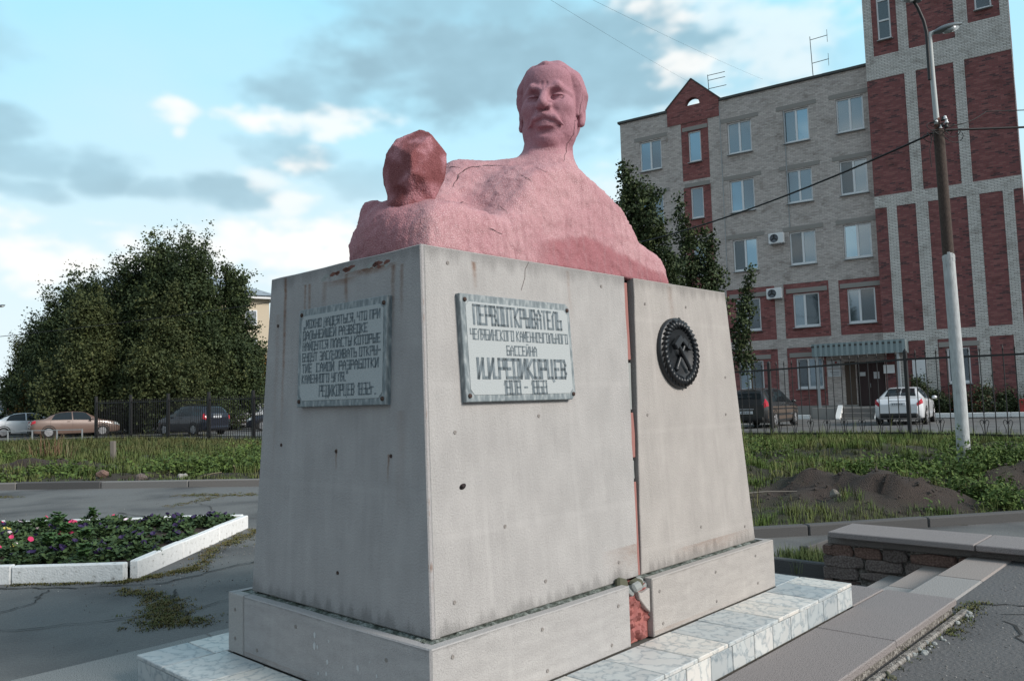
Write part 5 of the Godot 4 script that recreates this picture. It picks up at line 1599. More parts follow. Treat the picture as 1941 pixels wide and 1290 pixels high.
# a wall of cells: rects are [kind, u0, v0, u1, v1], later ones over earlier; "" is an opening. Returns kind-index -> Geo
func wall_cells(u0: float, v0: float, u1: float, v1: float, rects: Array, back: float, fronts: Dictionary) -> Dictionary:
	var us := [u0, u1]
	var vs := [v0, v1]
	for r in rects:
		for u in [r[1], r[3]]:
			if u > u0 and u < u1 and not us.has(u): us.append(u)
		for v in [r[2], r[4]]:
			if v > v0 and v < v1 and not vs.has(v): vs.append(v)
	us.sort(); vs.sort()
	var out := {}
	for j in vs.size() - 1:
		var vm: float = (vs[j] + vs[j + 1]) / 2
		var i := 0
		while i < us.size() - 1:
			var key := -1
			var start := i
			var find := func(k: int) -> int:
				var um: float = (us[k] + us[k + 1]) / 2
				var got := -1
				for q in rects.size():
					var r = rects[q]
					if um > r[1] and um < r[3] and vm > r[2] and vm < r[4]: got = q if r[0] != "" else -2
				return got
			key = find.call(i)
			while i < us.size() - 1 and find.call(i) == key: i += 1
			if key == -2: continue
			var kind: String = "wall" if key == -1 else rects[key][0]
			if not out.has(key): out[key] = [kind, Geo.new()]
			var f: float = fronts[kind]
			(out[key][1] as Geo).box(Vector3((us[start] + us[i]) / 2, vm, (f + back) / 2), Vector3(us[i] - us[start], vs[j + 1] - vs[j], f - back))
	return out

func make_window(parent: Node3D, u0: float, v0: float, u1: float, v1: float, glass: Array, lintel := true, split := 0.5, rows := 1) -> void:
	var z := -0.13
	var g := Geo.new()
	var f := 0.075
	var w := u1 - u0; var h := v1 - v0
	g.box(Vector3(u0 + f / 2, v0 + h / 2, z), Vector3(f, h, 0.07), 0.008)
	g.box(Vector3(u1 - f / 2, v0 + h / 2, z), Vector3(f, h, 0.07), 0.008)
	g.box(Vector3(u0 + w / 2, v1 - f / 2, z), Vector3(w - 2 * f, f, 0.07), 0.008)
	g.box(Vector3(u0 + w / 2, v0 + f / 2 + 0.03, z), Vector3(w - 2 * f, f + 0.06, 0.07), 0.008)
	var win := part("window", g, mats.pvc, parent)
	var cuts := [u0 + f]
	if split > 0.0:
		var m := lerpf(u0, u1, split)
		box_part("mullion", Vector3(m, v0 + h / 2, z + 0.002), Vector3(0.11, h - 2 * f, 0.074), mats.pvc, win, 0.008)
		cuts.append(m - 0.055); cuts.append(m + 0.055)
	cuts.append(u1 - f)
	for r in range(1, rows):
		box_part("transom", Vector3(u0 + w / 2, v0 + h * r / rows, z + 0.002), Vector3(w - 2 * f, 0.09, 0.074), mats.pvc, win, 0.008)
	var n := 0
	for i in range(0, cuts.size(), 2):
		var a: float = cuts[i]; var b: float = cuts[i + 1]
		box_part("pane", Vector3((a + b) / 2, v0 + h / 2 + 0.03, z - 0.012), Vector3(b - a, h - 2 * f - 0.06, 0.012), mats[glass[n % glass.size()]], win)
		n += 1
	box_part("sill", Vector3(u0 + w / 2, v0 - 0.02, 0.0), Vector3(w + 0.10, 0.03, 0.30), mats.tin, win, 0.004)
	box_part("unlit_room_sheet", Vector3(u0 + w / 2, v0 + h / 2, -0.34), Vector3(w + 0.02, h + 0.02, 0.02), mats.room_dark, win)  # dark sheet stands in for the unlit room behind the panes
	for i in range(0, cuts.size(), 2):
		# pleated blinds hanging behind some of the panes
		if glass[(i / 2) % glass.size()] in ["glass_blind", "glass_half"]:
			var a: float = cuts[i]; var b: float = cuts[i + 1]
			var c := Geo.new()
			var k := int((b - a) / 0.09)
			var low := v0 + 0.08 if glass[(i / 2) % glass.size()] == "glass_blind" else v0 + h * 0.4
			for q in k:
				var x0 := lerpf(a, b, float(q) / k)
				c.box(Vector3(x0 + 0.045, (low + v1 - 0.06) / 2, -0.20 + 0.012 * (q % 2)), Vector3(0.082, v1 - 0.06 - low, 0.008))
			part("blind", c, mats.blind, win)
	if lintel: box_part("lintel", Vector3(u0 + w / 2 + 0.05, v1 + 0.17, -0.07), Vector3(w + 0.75, 0.24, 0.19), mats.lintel, parent, 0.01)

func build_office() -> void:
	var r := RandomNumberGenerator.new()
	r.seed = 91
	var o := thing("office_building", "five-storey grey brick office building with pink brick panels and white windows", "building", FACADE_AT, FACADE_TURN)
	var cols := [[-8.07, -6.70], [-5.03, -4.28], [-2.73, -1.38], [0.35, 1.69], [3.07, 4.40]]
	var tops := [[14.97, 16.80], [11.68, 13.50], [8.35, 10.15], [5.02, 6.82], [1.77, 3.40]]
	var rects := [["brick_panel", -5.44, 13.95, -3.82, 17.35], ["brick_panel", -5.44, 10.72, -3.82, 13.58], ["brick_panel", -5.44, 7.42, -3.82, 10.35], ["brick_panel", -5.44, 4.48, -3.82, 7.10],
		["brick_panel", -9.0, 4.48, -5.8, 7.38], ["brick_panel", -3.21, 4.48, -0.58, 7.38], ["brick_panel", -0.10, 4.48, 2.19, 7.38], ["brick_panel", 2.68, 4.48, 4.74, 7.32],
		["brick_panel", -9.0, 0.9, -5.8, 3.97], ["brick_panel", -3.3, 0.9, -0.58, 3.97], ["brick_panel", -0.10, 0.9, 1.86, 3.97], ["foundation", -9.3, -0.6, 4.7, 0.9], ["", 3.30, 0.82, 4.62, 3.10]]
	for c in cols.size():
		for t in tops.size():
			if c == 4 and t == 4: continue
			rects.append(["", cols[c][0], tops[t][0], cols[c][1], tops[t][1]])
	var got := wall_cells(-9.3, -0.6, 4.74, 18.2, rects, -0.40, {"wall": 0.0, "brick_panel": -0.018, "foundation": 0.05})
	for k in got: part(got[k][0], got[k][1], mats[{"wall": "brick_grey", "brick_panel": "brick_pink", "foundation": "lintel"}[got[k][0]]], o)
	# the other walls and the flat roof
	box_part("end_wall", Vector3(-9.10, 8.8, -7.2), Vector3(0.40, 18.8, 13.58), mats.brick_grey, o)
	box_part("rear_wall", Vector3(-2.1, 8.8, -14.2), Vector3(14.4, 18.8, 0.40), mats.brick_grey, o)
	box_part("roof", Vector3(-2.0, 17.9, -7.2), Vector3(13.3, 0.3, 13.5), mats.tar, o)
	for s in [[-9.42, -6.24], [-3.08, 4.74]]:
		var n := int((s[1] - s[0]) / 1.0)
		for k in n:
			var a := lerpf(s[0], s[1], float(k) / n); var b := lerpf(s[0], s[1], float(k + 1) / n)
			var g := Geo.new()
			g.xf = Transform3D(Basis(Vector3(0, 0, 1), r.randf_range(-0.01, 0.01)), Vector3((a + b) / 2, 18.27, -0.15))
			g.box(Vector3.ZERO, Vector3(b - a - 0.01, 0.13, 0.52))
			part("coping", g, mats.roof_tin, o)
	# the gable with its half-round opening
	for s in [-1.0, 1.0]:
		var g := Geo.new()
		var x := -4.68
		var pl := PackedVector2Array()
		var outer: float = 1.56 * s
		pl.append(Vector2(x, 17.36)); pl.append(Vector2(x + outer, 17.36)); pl.append(Vector2(x + outer, 18.40)); pl.append(Vector2(x, 19.86)); pl.append(Vector2(x, 18.78))
		for k in range(1, 9): pl.append(Vector2(x + 0.44 * s * sin(PI / 2 * k / 8.0), 18.34 + 0.44 * cos(PI / 2 * k / 8.0)))
		pl.append(Vector2(x, 18.34))
		if s < 0: pl.reverse()
		g.prism(pl, -0.34, 0.035)
		part("gable", g, mats.brick_pink, o)
		g = Geo.new()
		var d := Vector3(outer, -1.46, 0)
		g.bar(Vector3(x, 19.90, -0.15), Vector3(x, 19.90, -0.15) + d * 1.06, 0.46, 0.06, Vector3(0, 1, 0))
		part("gable_coping", g, mats.roof_tin, o)
	for c in cols.size():
		for t in tops.size():
			if c == 4 and t == 4: continue
			var glass: Array = [["glass_sky", "glass_blind"], ["glass_blind", "glass_sky"], ["glass_blind", "glass_blind"], ["glass_sky", "glass_half"]][r.randi_range(0, 3)]
			if t == 3: glass = [["glass_clear", "glass_sky"], ["glass_clear", "glass_clear"], ["glass_half", "glass_clear"]][r.randi_range(0, 2)]  # lower storeys: darker panes stand in for dark reflections
			if t == 4: glass = [["glass_half", "glass_clear"], ["glass_clear", "glass_half"]][r.randi_range(0, 1)]
			if t == 1 and c == 4: glass = ["glass_clear", "glass_blind"]
			if t == 2 and c == 2: glass = ["glass_clear", "glass_sky"]
			if t == 2 and c == 3: glass = ["glass_clear", "glass_blind"]
			make_window(o, cols[c][0], tops[t][0], cols[c][1], tops[t][1], glass, true, 0.0 if c == 1 else (0.5 if t < 3 else 0.44))
	for p in [[-3.1, 17.9, 7.6], [0.42, 16.8, 10.4]]:
		var g := Geo.new()
		g.tube([Vector3(p[0], p[1], 0.03), Vector3(p[0], p[2], 0.03)], 0.022, 0.022, 6)
		part("cable_pipe", g, mats.tin, o)
	# doorway, porch, canopy
	var door := box_part("door", Vector3(3.96, 1.93, -0.24), Vector3(1.30, 2.26, 0.07), mats.door_maroon, o)
	for s in [3.64, 4.28]:
		box_part("door_leaf", Vector3(s, 1.90, -0.20), Vector3(0.60, 2.10, 0.03), mats.door_maroon, door, 0.01)
	for q in [[3.55, 2.44, 0.27, 0.20], [4.20, 2.36, 0.27, 0.34]]: box_part("paper_notice", Vector3(q[0], q[1], -0.178), Vector3(q[2], q[3], 0.004), mats.paper, door)
	box_part("handle", Vector3(3.90, 1.85, -0.165), Vector3(0.03, 0.22, 0.03), mats.tin, door, 0.01)
	for q in [[2.26, 2.98, 0.70, 0.40], [2.26, 2.55, 0.70, 0.38]]:
		var b := box_part("sign_board", Vector3(q[0], q[1], 0.03), Vector3(q[2], q[3], 0.03), mats.paper, o, 0.004)
		for k in 3: box_part("printed_line", Vector3(q[0] + 0.02 * k, q[1] + 0.05 - 0.075 * k, 0.0465), Vector3(0.45 - 0.06 * k, 0.022, 0.002), mats.print_grey, b)
		if q[1] > 2.8: box_part("printed_crest", Vector3(q[0] + 0.08, q[1] + 0.11, 0.0465), Vector3(0.10, 0.09, 0.002), mats.print_red, b)
	box_part("brown_cladding", Vector3(3.0, 2.0, -0.045), Vector3(0.5, 2.2, 0.14), mats.cladding, o, 0.01)
	var can := box_part("canopy", Vector3(3.65, 3.86, 0.85), Vector3(4.3, 0.10, 1.55), mats.roof_tin, o)
	var n := 34
	for k in n:
		var x := lerpf(1.54, 5.80, (k + 0.5) / n)
		box_part("corrugated_strip", Vector3(x, 3.68, 1.60 + (0.022 if k % 2 else 0.0)), Vector3(4.26 / n, 0.64, 0.02), mats["corrugated%d" % (k % 2)], can)
	for k in 8:
		for x in [1.53, 5.81]: box_part("corrugated_strip", Vector3(x, 3.68, 0.12 + 0.19 * k), Vector3(0.02, 0.64, 0.18), mats["corrugated%d" % (k % 2)], can)
	for x in [1.76, 5.46]: box_part("canopy_post", Vector3(x, 2.0, 1.50), Vector3(0.11, 2.8, 0.11), mats.tin, o)
	box_part("porch", Vector3(3.6, 0.32, 0.85), Vector3(4.4, 0.96, 1.6), mats.lintel, o, 0.02)
	for k in 3: box_part("step", Vector3(3.68, 0.12 + 0.0 - 0.15 * k + 0.24, 1.81 + 0.32 * k), Vector3(1.55, 0.82 - 0.15 * k + 0.0, 0.32), mats.kerb1, o, 0.015)
	for x in [2.80, 4.56]:
		var g := Geo.new()
		g.xf = Transform3D(Basis(Vector3(0, 0, -1), Vector3.UP, Vector3(1, 0, 0)), Vector3(x - 0.11, 0, 0))
		g.prism(PackedVector2Array([Vector2(-2.75, 0.1), Vector2(-1.60, 0.1), Vector2(-1.60, 0.92), Vector2(-1.85, 0.92), Vector2(-2.75, 0.30)]), 0.0, 0.22)
		part("step_cheek", g, mats.whitewash, o)
	box_part("camera_box", Vector3(1.35, 3.95, 0.25), Vector3(0.32, 0.10, 0.14), mats.pvc, o, 0.02)
	for q in [[4.90, 2.62, 0.50, 0.42], [6.25, 2.30, 0.62, 1.40], [5.35, 2.45, 0.16, 1.5]]: box_part("white_board", Vector3(q[0], q[1], 0.56), Vector3(q[2], q[3], 0.04), mats.pvc, o, 0.005)
	# air conditioners hang on the wall: things of their own
	for a in [[-0.26, 9.88, "grey-white air conditioner on the grey brick, the higher of the two"], [-0.52, 6.92, "white air conditioner at the pink panel edge, the lower of the two"]]:
		var q := thing("air_conditioner", a[2], "air conditioner", FACADE_AT + Basis(Vector3.UP, FACADE_TURN) * Vector3(a[0], a[1], 0.0), FACADE_TURN, "outdoor air conditioner units")
		box_part("case", Vector3(0, 0, 0.24), Vector3(0.80, 0.56, 0.30), mats.pvc, q, 0.02)
		var g := Geo.new()
		g.xf = Transform3D(Basis(Vector3(1, 0, 0), PI / 2), Vector3(-0.10, 0, 0.392))
		g.lathe(Vector3.ZERO, [Vector2(0.225, -0.004), Vector2(0.225, 0.012), Vector2(0.205, 0.012), Vector2(0.20, 0.0), Vector2(0.0, 0.0)], 24)
		part("fan_grille", g, mats.print_grey, q)
		for k in 3:
			g = Geo.new()
			g.xf = Transform3D(Basis(Vector3(0, 0, 1), TAU * k / 3.0), Vector3(-0.10, 0, 0.40))
			g.box(Vector3(0, 0.10, 0), Vector3(0.07, 0.18, 0.008))
			part("fan_blade", g, mats.iron, q)
		for x in [-0.3, 0.3]: box_part("bracket", Vector3(x, -0.30, 0.19), Vector3(0.04, 0.04, 0.40), mats.tin, q)
	# aerials on the roof
	for a in [[-3.95, 18.1, -1.0, 2.2, [[2.15, 0.95], [1.85, 0.95], [1.35, 1.0]], "short television aerial of three rods beside the gable"], [1.65, 18.1, -2.0, 3.3, [[3.1, 0.85], [1.75, 0.85]], "tall thin roof aerial with two arms, right of the gable"]]:
		var q := thing("roof_aerial", a[5], "aerial", FACADE_AT + Basis(Vector3.UP, FACADE_TURN) * Vector3(a[0], a[1], a[2]), FACADE_TURN, "aerials on the office roof")
		var g := Geo.new()
		g.tube([Vector3.ZERO, Vector3(-0.08, a[3], 0)], 0.024, 0.018, 6)
		part("mast", g, mats.iron, q)
		for b in a[4]:
			g = Geo.new()
			g.tube([Vector3(-0.06, b[0], 0), Vector3(b[1], b[0] - 0.02 + 0.05 * (1 if a[4].size() == 2 else 0), 0)], 0.018, 0.018, 6)
			if a[4].size() == 2: g.tube([Vector3(b[1] - 0.02, b[0] - 0.35, 0), Vector3(b[1] - 0.02, b[0] + 0.35, 0)], 0.012, 0.012, 5)
			part("rod", g, mats.iron, q)
		if a[4].size() == 2:
			g = Geo.new()
			g.tube([Vector3(-0.15, 0, 0), Vector3(-0.04, 1.0, 0), Vector3(0.15, 0, 0)], 0.012, 0.012, 5)
			part("stay", g, mats.iron, q)

func build_tower() -> void:
	var at := FACADE_AT + Basis(Vector3.UP, FACADE_TURN) * Vector3(0, 0, 0.5)
	var o := thing("brick_tower", "tall red brick tower divided by white brick strips beside the office building", "tower", at, FACADE_TURN)
	var rects := []
	for s in [[4.72, 6.44], [6.94, 8.57], [9.03, 10.96]]: rects.append(["brick_panel", s[0], 11.27, s[1], 17.22])
	var xs := [[4.72, 5.26], [5.70, 6.55], [7.09, 8.73], [9.25, 10.19], [10.62, 10.98]]
	for s in xs: rects.append(["brick_panel", s[0], 4.42, s[1], 10.66])
	for s in xs: rects.append(["brick_panel", s[0], 0.9, s[1], 3.95])
	rects.append(["brick_panel", 5.12, 18.4, 6.26, 26.0]); rects.append(["brick_panel", 6.72, 18.4, 8.74, 26.0]); rects.append(["brick_panel", 9.30, 18.95, 10.62, 26.0])
	rects.append(["foundation", 4.7, -0.6, 11.0, 0.9])
	rects.append(["", 5.36, 19.15, 5.98, 22.3]); rects.append(["", 9.62, 19.45, 10.32, 21.6]); rects.append(["", 7.45, 1.80, 8.40, 3.50])
	var got := wall_cells(4.72, -0.6, 10.98, 27.0, rects, -0.40, {"wall": 0.0, "brick_panel": -0.03, "foundation": 0.05})
	for k in got: part(got[k][0], got[k][1], mats[{"wall": "brick_white", "brick_panel": "brick_red", "foundation": "lintel"}[got[k][0]]], o)
	box_part("side_wall", Vector3(4.92, 13.2, -3.4), Vector3(0.38, 27.6, 6.0), mats.brick_white, o)
	box_part("side_wall", Vector3(10.78, 13.2, -3.9), Vector3(0.38, 27.6, 7.0), mats.brick_white, o)
	for q in [[-1.4, 1.1], [-3.6, 1.6], [-5.9, 1.2]]:
		for v in [[4.42, 10.66], [11.27, 17.22], [18.4, 26.0]]:
			box_part("brick_panel", Vector3(10.965, (v[0] + v[1]) / 2, q[0]), Vector3(0.03, v[1] - v[0], q[1]), mats.brick_red, o)
	box_part("rear_wall", Vector3(7.85, 13.2, -7.2), Vector3(6.2, 27.6, 0.38), mats.brick_red, o)
	box_part("roof", Vector3(7.85, 27.1, -3.6), Vector3(6.6, 0.2, 7.6), mats.roof_tin, o)
	make_window(o, 5.36, 19.15, 5.98, 22.3, ["glass_clear"], false, 0.0, 3)
	make_window(o, 9.62, 19.45, 10.32, 21.6, ["glass_clear"], false, 0.0, 2)
	make_window(o, 7.45, 1.80, 8.40, 3.50, ["glass_clear"], true, 0.35)
	# kerb and planting along the foot of the tower
	var g := Geo.new()
	var base := Basis(Vector3.UP, FACADE_TURN)
	for k in [["whitewashed_kerb", 5.9, 14.0, 2.2, "long whitewashed kerb in front of the bushes by the tower"], ["whitewashed_kerb", -0.6, 1.7, 2.0, "whitewashed kerb left of the porch steps, behind the dark car"]]:
		var q := thing(k[0], k[4], "kerb", FACADE_AT + base * Vector3(0, 0, k[3]), FACADE_TURN)
		var x: float = k[1]
		while x < k[2] - 0.3:
			box_part("kerb_stone", Vector3(x + 0.5, 0.36, 0), Vector3(0.99, 0.22, 0.15), mats.whitewash, q, 0.02)
			x += 1.0
	g.xf = Transform3D(base, FACADE_AT)
	g.box(Vector3(10.5, 0.33, 1.2), Vector3(9.4, 0.22, 1.9))
	setting("planting_soil", g, mats.soil)
	var box := thing("red_planter", "red flower box standing on the ground at the right edge behind the fence", "planter", FACADE_AT + base * Vector3(10.35, 0.42, 1.9), FACADE_TURN)
	box_part("trough", Vector3(0.3, 0.30, 0), Vector3(0.8, 0.62, 0.4), mats.print_red, box, 0.02)
	box_part("earth", Vector3(0.3, 0.60, 0), Vector3(0.72, 0.04, 0.32), mats.soil, box)

func build_far_buildings() -> void:
	# cream house behind the trees, left of the plinth
	var o := thing("cream_house", "cream rendered house with a grey sheet metal roof behind the trees", "house", Vector3(-24.3, 0.2, -80.0), 0.55)
	box_part("wall", Vector3(-8.0, 6.1, -6.0), Vector3(16.0, 12.3, 12.0), mats.cream_shade, o)
	box_part("eaves", Vector3(-8.0, 12.4, -6.0), Vector3(17.4, 0.30, 13.4), mats.pvc, o)
	var g := Geo.new()
	var c := [Vector3(-16.9, 12.55, 0.9), Vector3(0.9, 12.55, 0.9), Vector3(0.9, 12.55, -12.9), Vector3(-16.9, 12.55, -12.9)]
	var r0 := Vector3(-5.5, 15.6, -6.0); var r1 := Vector3(-11.0, 15.6, -6.0)
	g.quad(c[0], c[1], r0, r1); g.tri(c[1], c[2], r0); g.quad(c[2], c[3], r1, r0); g.tri(c[3], c[0], r1)
	var rf := part("roof", g, mats.sheet_roof, o)
	for k in 12:
		g = Geo.new()
		var t := (k + 0.5) / 12.0
		g.bar(c[0].lerp(c[1], t), r1.lerp(r0, clampf((t - 0.3) / 0.4, 0, 1)) if t > 0.3 and t < 0.7 else c[0].lerp(c[1], t).lerp(r1 if t < 0.5 else r0, minf(t, 1 - t) / 0.3), 0.05)
		part("roof_seam", g, mats.sheet_roof, rf)
	for k in 4:
		for j in 5:
			g = Geo.new()
			g.box(Vector3(0.02, 1.7 + 2.9 * k, -1.4 - 2.3 * j), Vector3(0.10, 1.5, 1.2), 0.02)
			var w := part("window", g, mats.pvc, o)
			box_part("pane", Vector3(0.075, 1.7 + 2.9 * k, -1.4 - 2.3 * j), Vector3(0.02, 1.3, 1.0), mats.glass_sky, w)
			if j < 5:
				g = Geo.new()
				g.box(Vector3(-1.8 - 3.1 * j, 1.7 + 2.9 * k, 0.02), Vector3(1.2, 1.5, 0.10), 0.02)
				w = part("window", g, mats.pvc, o)
				box_part("pane", Vector3(-1.8 - 3.1 * j, 1.7 + 2.9 * k, 0.075), Vector3(1.0, 1.3, 0.02), mats.glass_clear, w)
	o = thing("white_hut", "narrow white rendered hut left of the tree clump", "hut", Vector3(-37.9, 0.2, -62.5), 0.1)
	box_part("wall", Vector3(1.1, 1.85, -1.5), Vector3(2.6, 3.7, 3.0), mats.white_render, o)
	box_part("chimney", Vector3(0.25, 3.9, -0.6), Vector3(0.75, 0.9, 0.75), mats.white_render, o, 0.02)
	box_part("roof", Vector3(1.15, 3.74, -1.5), Vector3(2.8, 0.10, 3.2), mats.sheet_roof, o)
	box_part("door", Vector3(1.5, 1.1, 0.02), Vector3(0.9, 2.1, 0.06), mats.lintel, o, 0.01)
	o = thing("kiosk", "white kiosk with blue painted scrawl at the left edge", "kiosk", Vector3(-39.6, 0.2, -60.5), 0.12)
	box_part("wall", Vector3(0.2, 1.2, -1.2), Vector3(4.2, 2.4, 2.4), mats.white_render, o)
	box_part("roof", Vector3(0.2, 2.46, -1.2), Vector3(4.5, 0.12, 2.7), mats.pvc, o)
	box_part("door", Vector3(1.75, 0.9, 0.02), Vector3(0.7, 1.7, 0.06), mats.cladding, o)
	box_part("red_post", Vector3(2.25, 0.95, 0.05), Vector3(0.16, 1.9, 0.1), mats.print_red, o)
	box_part("counter_window", Vector3(0.7, 0.9, 0.02), Vector3(0.9, 1.2, 0.06), mats.glass_clear, o)
	var r := RandomNumberGenerator.new()
	r.seed = 4
	for k in 9:
		g = Geo.new()
		var p := Vector3(r.randf_range(-0.6, 1.6), r.randf_range(1.75, 2.15), 0.025)
		g.tube([p, p + Vector3(r.randf_range(0.1, 0.5), r.randf_range(-0.2, 0.25), 0), p + Vector3(r.randf_range(0.3, 0.9), r.randf_range(-0.25, 0.2), 0)], 0.045, 0.03, 5)
		part("painted_stroke", g, mats.paint_blue if k % 4 else mats.print_red, o)

# ---------------------------------------------------------------- fences
func build_fences() -> void:
	# right: a forged fence with lance tips and lyre scrolls
	var o := thing("metal_fence", "black forged metal fence with lance tips and scrolls in front of the office building", "fence")
	var d := Vector3(2.527, 0, 3.324)
	var p0 := Vector3(7.778, 0, -24.353)
	var dir := d.normalized()
	var turn := Basis(dir, Vector3.UP, dir.cross(Vector3.UP))
	var picket := Geo.new()
	picket.tube([Vector3(0, 0.06, 0), Vector3(0, 2.12, 0)], 0.012, 0.012, 6)
	picket.lathe(Vector3(0, 2.10, 0), [Vector2(0.0, 0.0), Vector2(0.022, 0.05), Vector2(0.018, 0.09), Vector2(0.0, 0.19)], 6)
	var pm := picket.mesh()
	var scroll := Geo.new()
	for s in [-1.0, 1.0]:
		var pts := []
		for k in 13:
			var a := PI * 1.35 * k / 12.0
			pts.append(Vector3(s * (0.062 + 0.036 * cos(PI - a) - 0.002), 0.44 + 0.038 * sin(a), 0))
		pts.reverse()
		var low := []
		low.append(Vector3(s * 0.030, 0.10, 0)); low.append(Vector3(s * 0.055, 0.26, 0)); low.append(Vector3(s * 0.100, 0.40, 0))
		var curl := []
		for k in 11: curl.append(Vector3(s * (0.060 + 0.040 * cos(PI * 1.3 * k / 10.0)), 0.415 + 0.052 * sin(PI * 1.3 * k / 10.0), 0))
		low.append_array(curl)
		scroll.tube(low, 0.009, 0.009, 5)
	var sm := scroll.mesh()
	var post := Geo.new()
	post.box(Vector3(0, 1.10, 0), Vector3(0.085, 2.36, 0.085), 0.008)
	post.tri(Vector3(-0.042, 2.28, 0.042), Vector3(0.042, 2.28, 0.042), Vector3(0, 2.36, 0)); post.tri(Vector3(0.042, 2.28, 0.042), Vector3(0.042, 2.28, -0.042), Vector3(0, 2.36, 0))
	var pom := post.mesh()
	for s in range(-2, 3):
		var a := p0 + d * s
		if a.x < 1.5 or a.x > 15.0: continue
		var ya := ground_height(a.x, a.z); var b := a + d; var yb := ground_height(b.x, b.z)
		put("post", pom, mats.fence_black, o, Transform3D(turn, Vector3(a.x, ya - 0.05, a.z)))
		for h in [2.02, 0.10]:
			var g := Geo.new()
			g.bar(Vector3(a.x, ya + h, a.z) + dir * 0.045, Vector3(b.x, yb + h, b.z) - dir * 0.045, 0.03, 0.05)
			part("rail", g, mats.fence_black, o)
		for k in range(1, 16):
			var t := k / 16.0
			var q := a + d * t
			q.y = lerpf(ya, yb, t)
			put("picket", pm, mats.fence_black, o, Transform3D(turn, q))
			if k % 2 == 1: put("scroll", sm, mats.fence_black, o, Transform3D(turn, q))
	# left: a plain picket fence round the car park
	o = thing("metal_fence", "plain black metal picket fence round the car park under the trees", "fence")
	var lp := [Vector3(-21.35, 0, -41.06), Vector3(-11.26, 0, -34.72), Vector3(-4.8, 0, -30.66)]
	picket = Geo.new()
	picket.box(Vector3(0, 1.02, 0), Vector3(0.020, 1.96, 0.020))
	var lm := picket.mesh()
	post = Geo.new()
	post.box(Vector3(0, 1.08, 0), Vector3(0.11, 2.26, 0.11), 0.008)
	pom = post.mesh()
	for s in 2:
		var a: Vector3 = lp[s]; var b: Vector3 = lp[s + 1]
		var n := int(round(a.distance_to(b) / 3.0))
		var t3 := Basis((b - a).normalized(), Vector3.UP, (b - a).normalized().cross(Vector3.UP))
		for i in n:
			var q0 := a.lerp(b, float(i) / n); var q1 := a.lerp(b, float(i + 1) / n)
			q0.y = ground_height(q0.x, q0.z); q1.y = ground_height(q1.x, q1.z)
			put("post", pom, mats.fence_black, o, Transform3D(t3, q0))
			for h in [1.86, 0.22]:
				var g := Geo.new()
				g.bar(q0 + Vector3.UP * h, q1 + Vector3.UP * h, 0.03, 0.045)
				part("rail", g, mats.fence_black, o)
			var m := 20
			for k in range(1, m): put("picket", lm, mats.fence_black, o, Transform3D(t3, q0.lerp(q1, float(k) / m)))
	# low rail in front of the parked cars on the left
	o = thing("low_rail", "low thin grey rail fence in the grass before the parked cars", "fence")
	var ends := [Vector3(-30.5, 0, -42.5), Vector3(-21.8, 0, -40.6)]
	for k in 7:
		var q: Vector3 = ends[0].lerp(ends[1], k / 6.0)
		q.y = ground_height(q.x, q.z)
		box_part("post", q + Vector3(0, 0.28, 0), Vector3(0.05, 0.62, 0.05), mats.tin, o)
		if k < 6:
			var e: Vector3 = ends[0].lerp(ends[1], (k + 1) / 6.0)
			e.y = ground_height(e.x, e.z)
			var g := Geo.new()
			g.bar(q + Vector3(0, 0.56, 0), e + Vector3(0, 0.56, 0), 0.035, 0.04)
			part("rail", g, mats.tin, o)

func lamp_head(o: Node3D, at: Vector3, towards: Vector3) -> void:
	var z := towards.normalized()
	var x := Vector3.UP.cross(z).normalized()
	var g := Geo.new()
	# a flattened drop: wide at the far end, narrow at the pipe
	var n := 14
	var m := 16
	var ring := func(i: int, j: int) -> Vector3:
		var t := float(i) / n
		var w := 0.135 * pow(sin(PI * clampf(t * 0.86 + 0.09, 0.0, 1.0)), 0.8)
		var a := TAU * j / m
		return at + z * (t * 0.56) + x * (cos(a) * w) + z.cross(x) * (sin(a) * w * (0.62 if sin(a) > 0 else 0.45))
	for i in n:
		for j in m:
			var a: Vector3 = ring.call(i, j); var b: Vector3 = ring.call(i, j + 1); var c: Vector3 = ring.call(i + 1, j + 1); var e: Vector3 = ring.call(i + 1, j)
			g.quad(a, e, c, b)
	part("lamp_housing", g, mats.lamp_grey, o)
	g = Geo.new()
	var old := Transform3D(Basis(x, z.cross(x), z), at + z * 0.33 - z.cross(x) * 0.045)
	g.xf = old
	g.ball(Vector3.ZERO, Vector3(0.105, 0.055, 0.17), 14)
	part("lamp_glass", g, mats.lamp_glass, o)

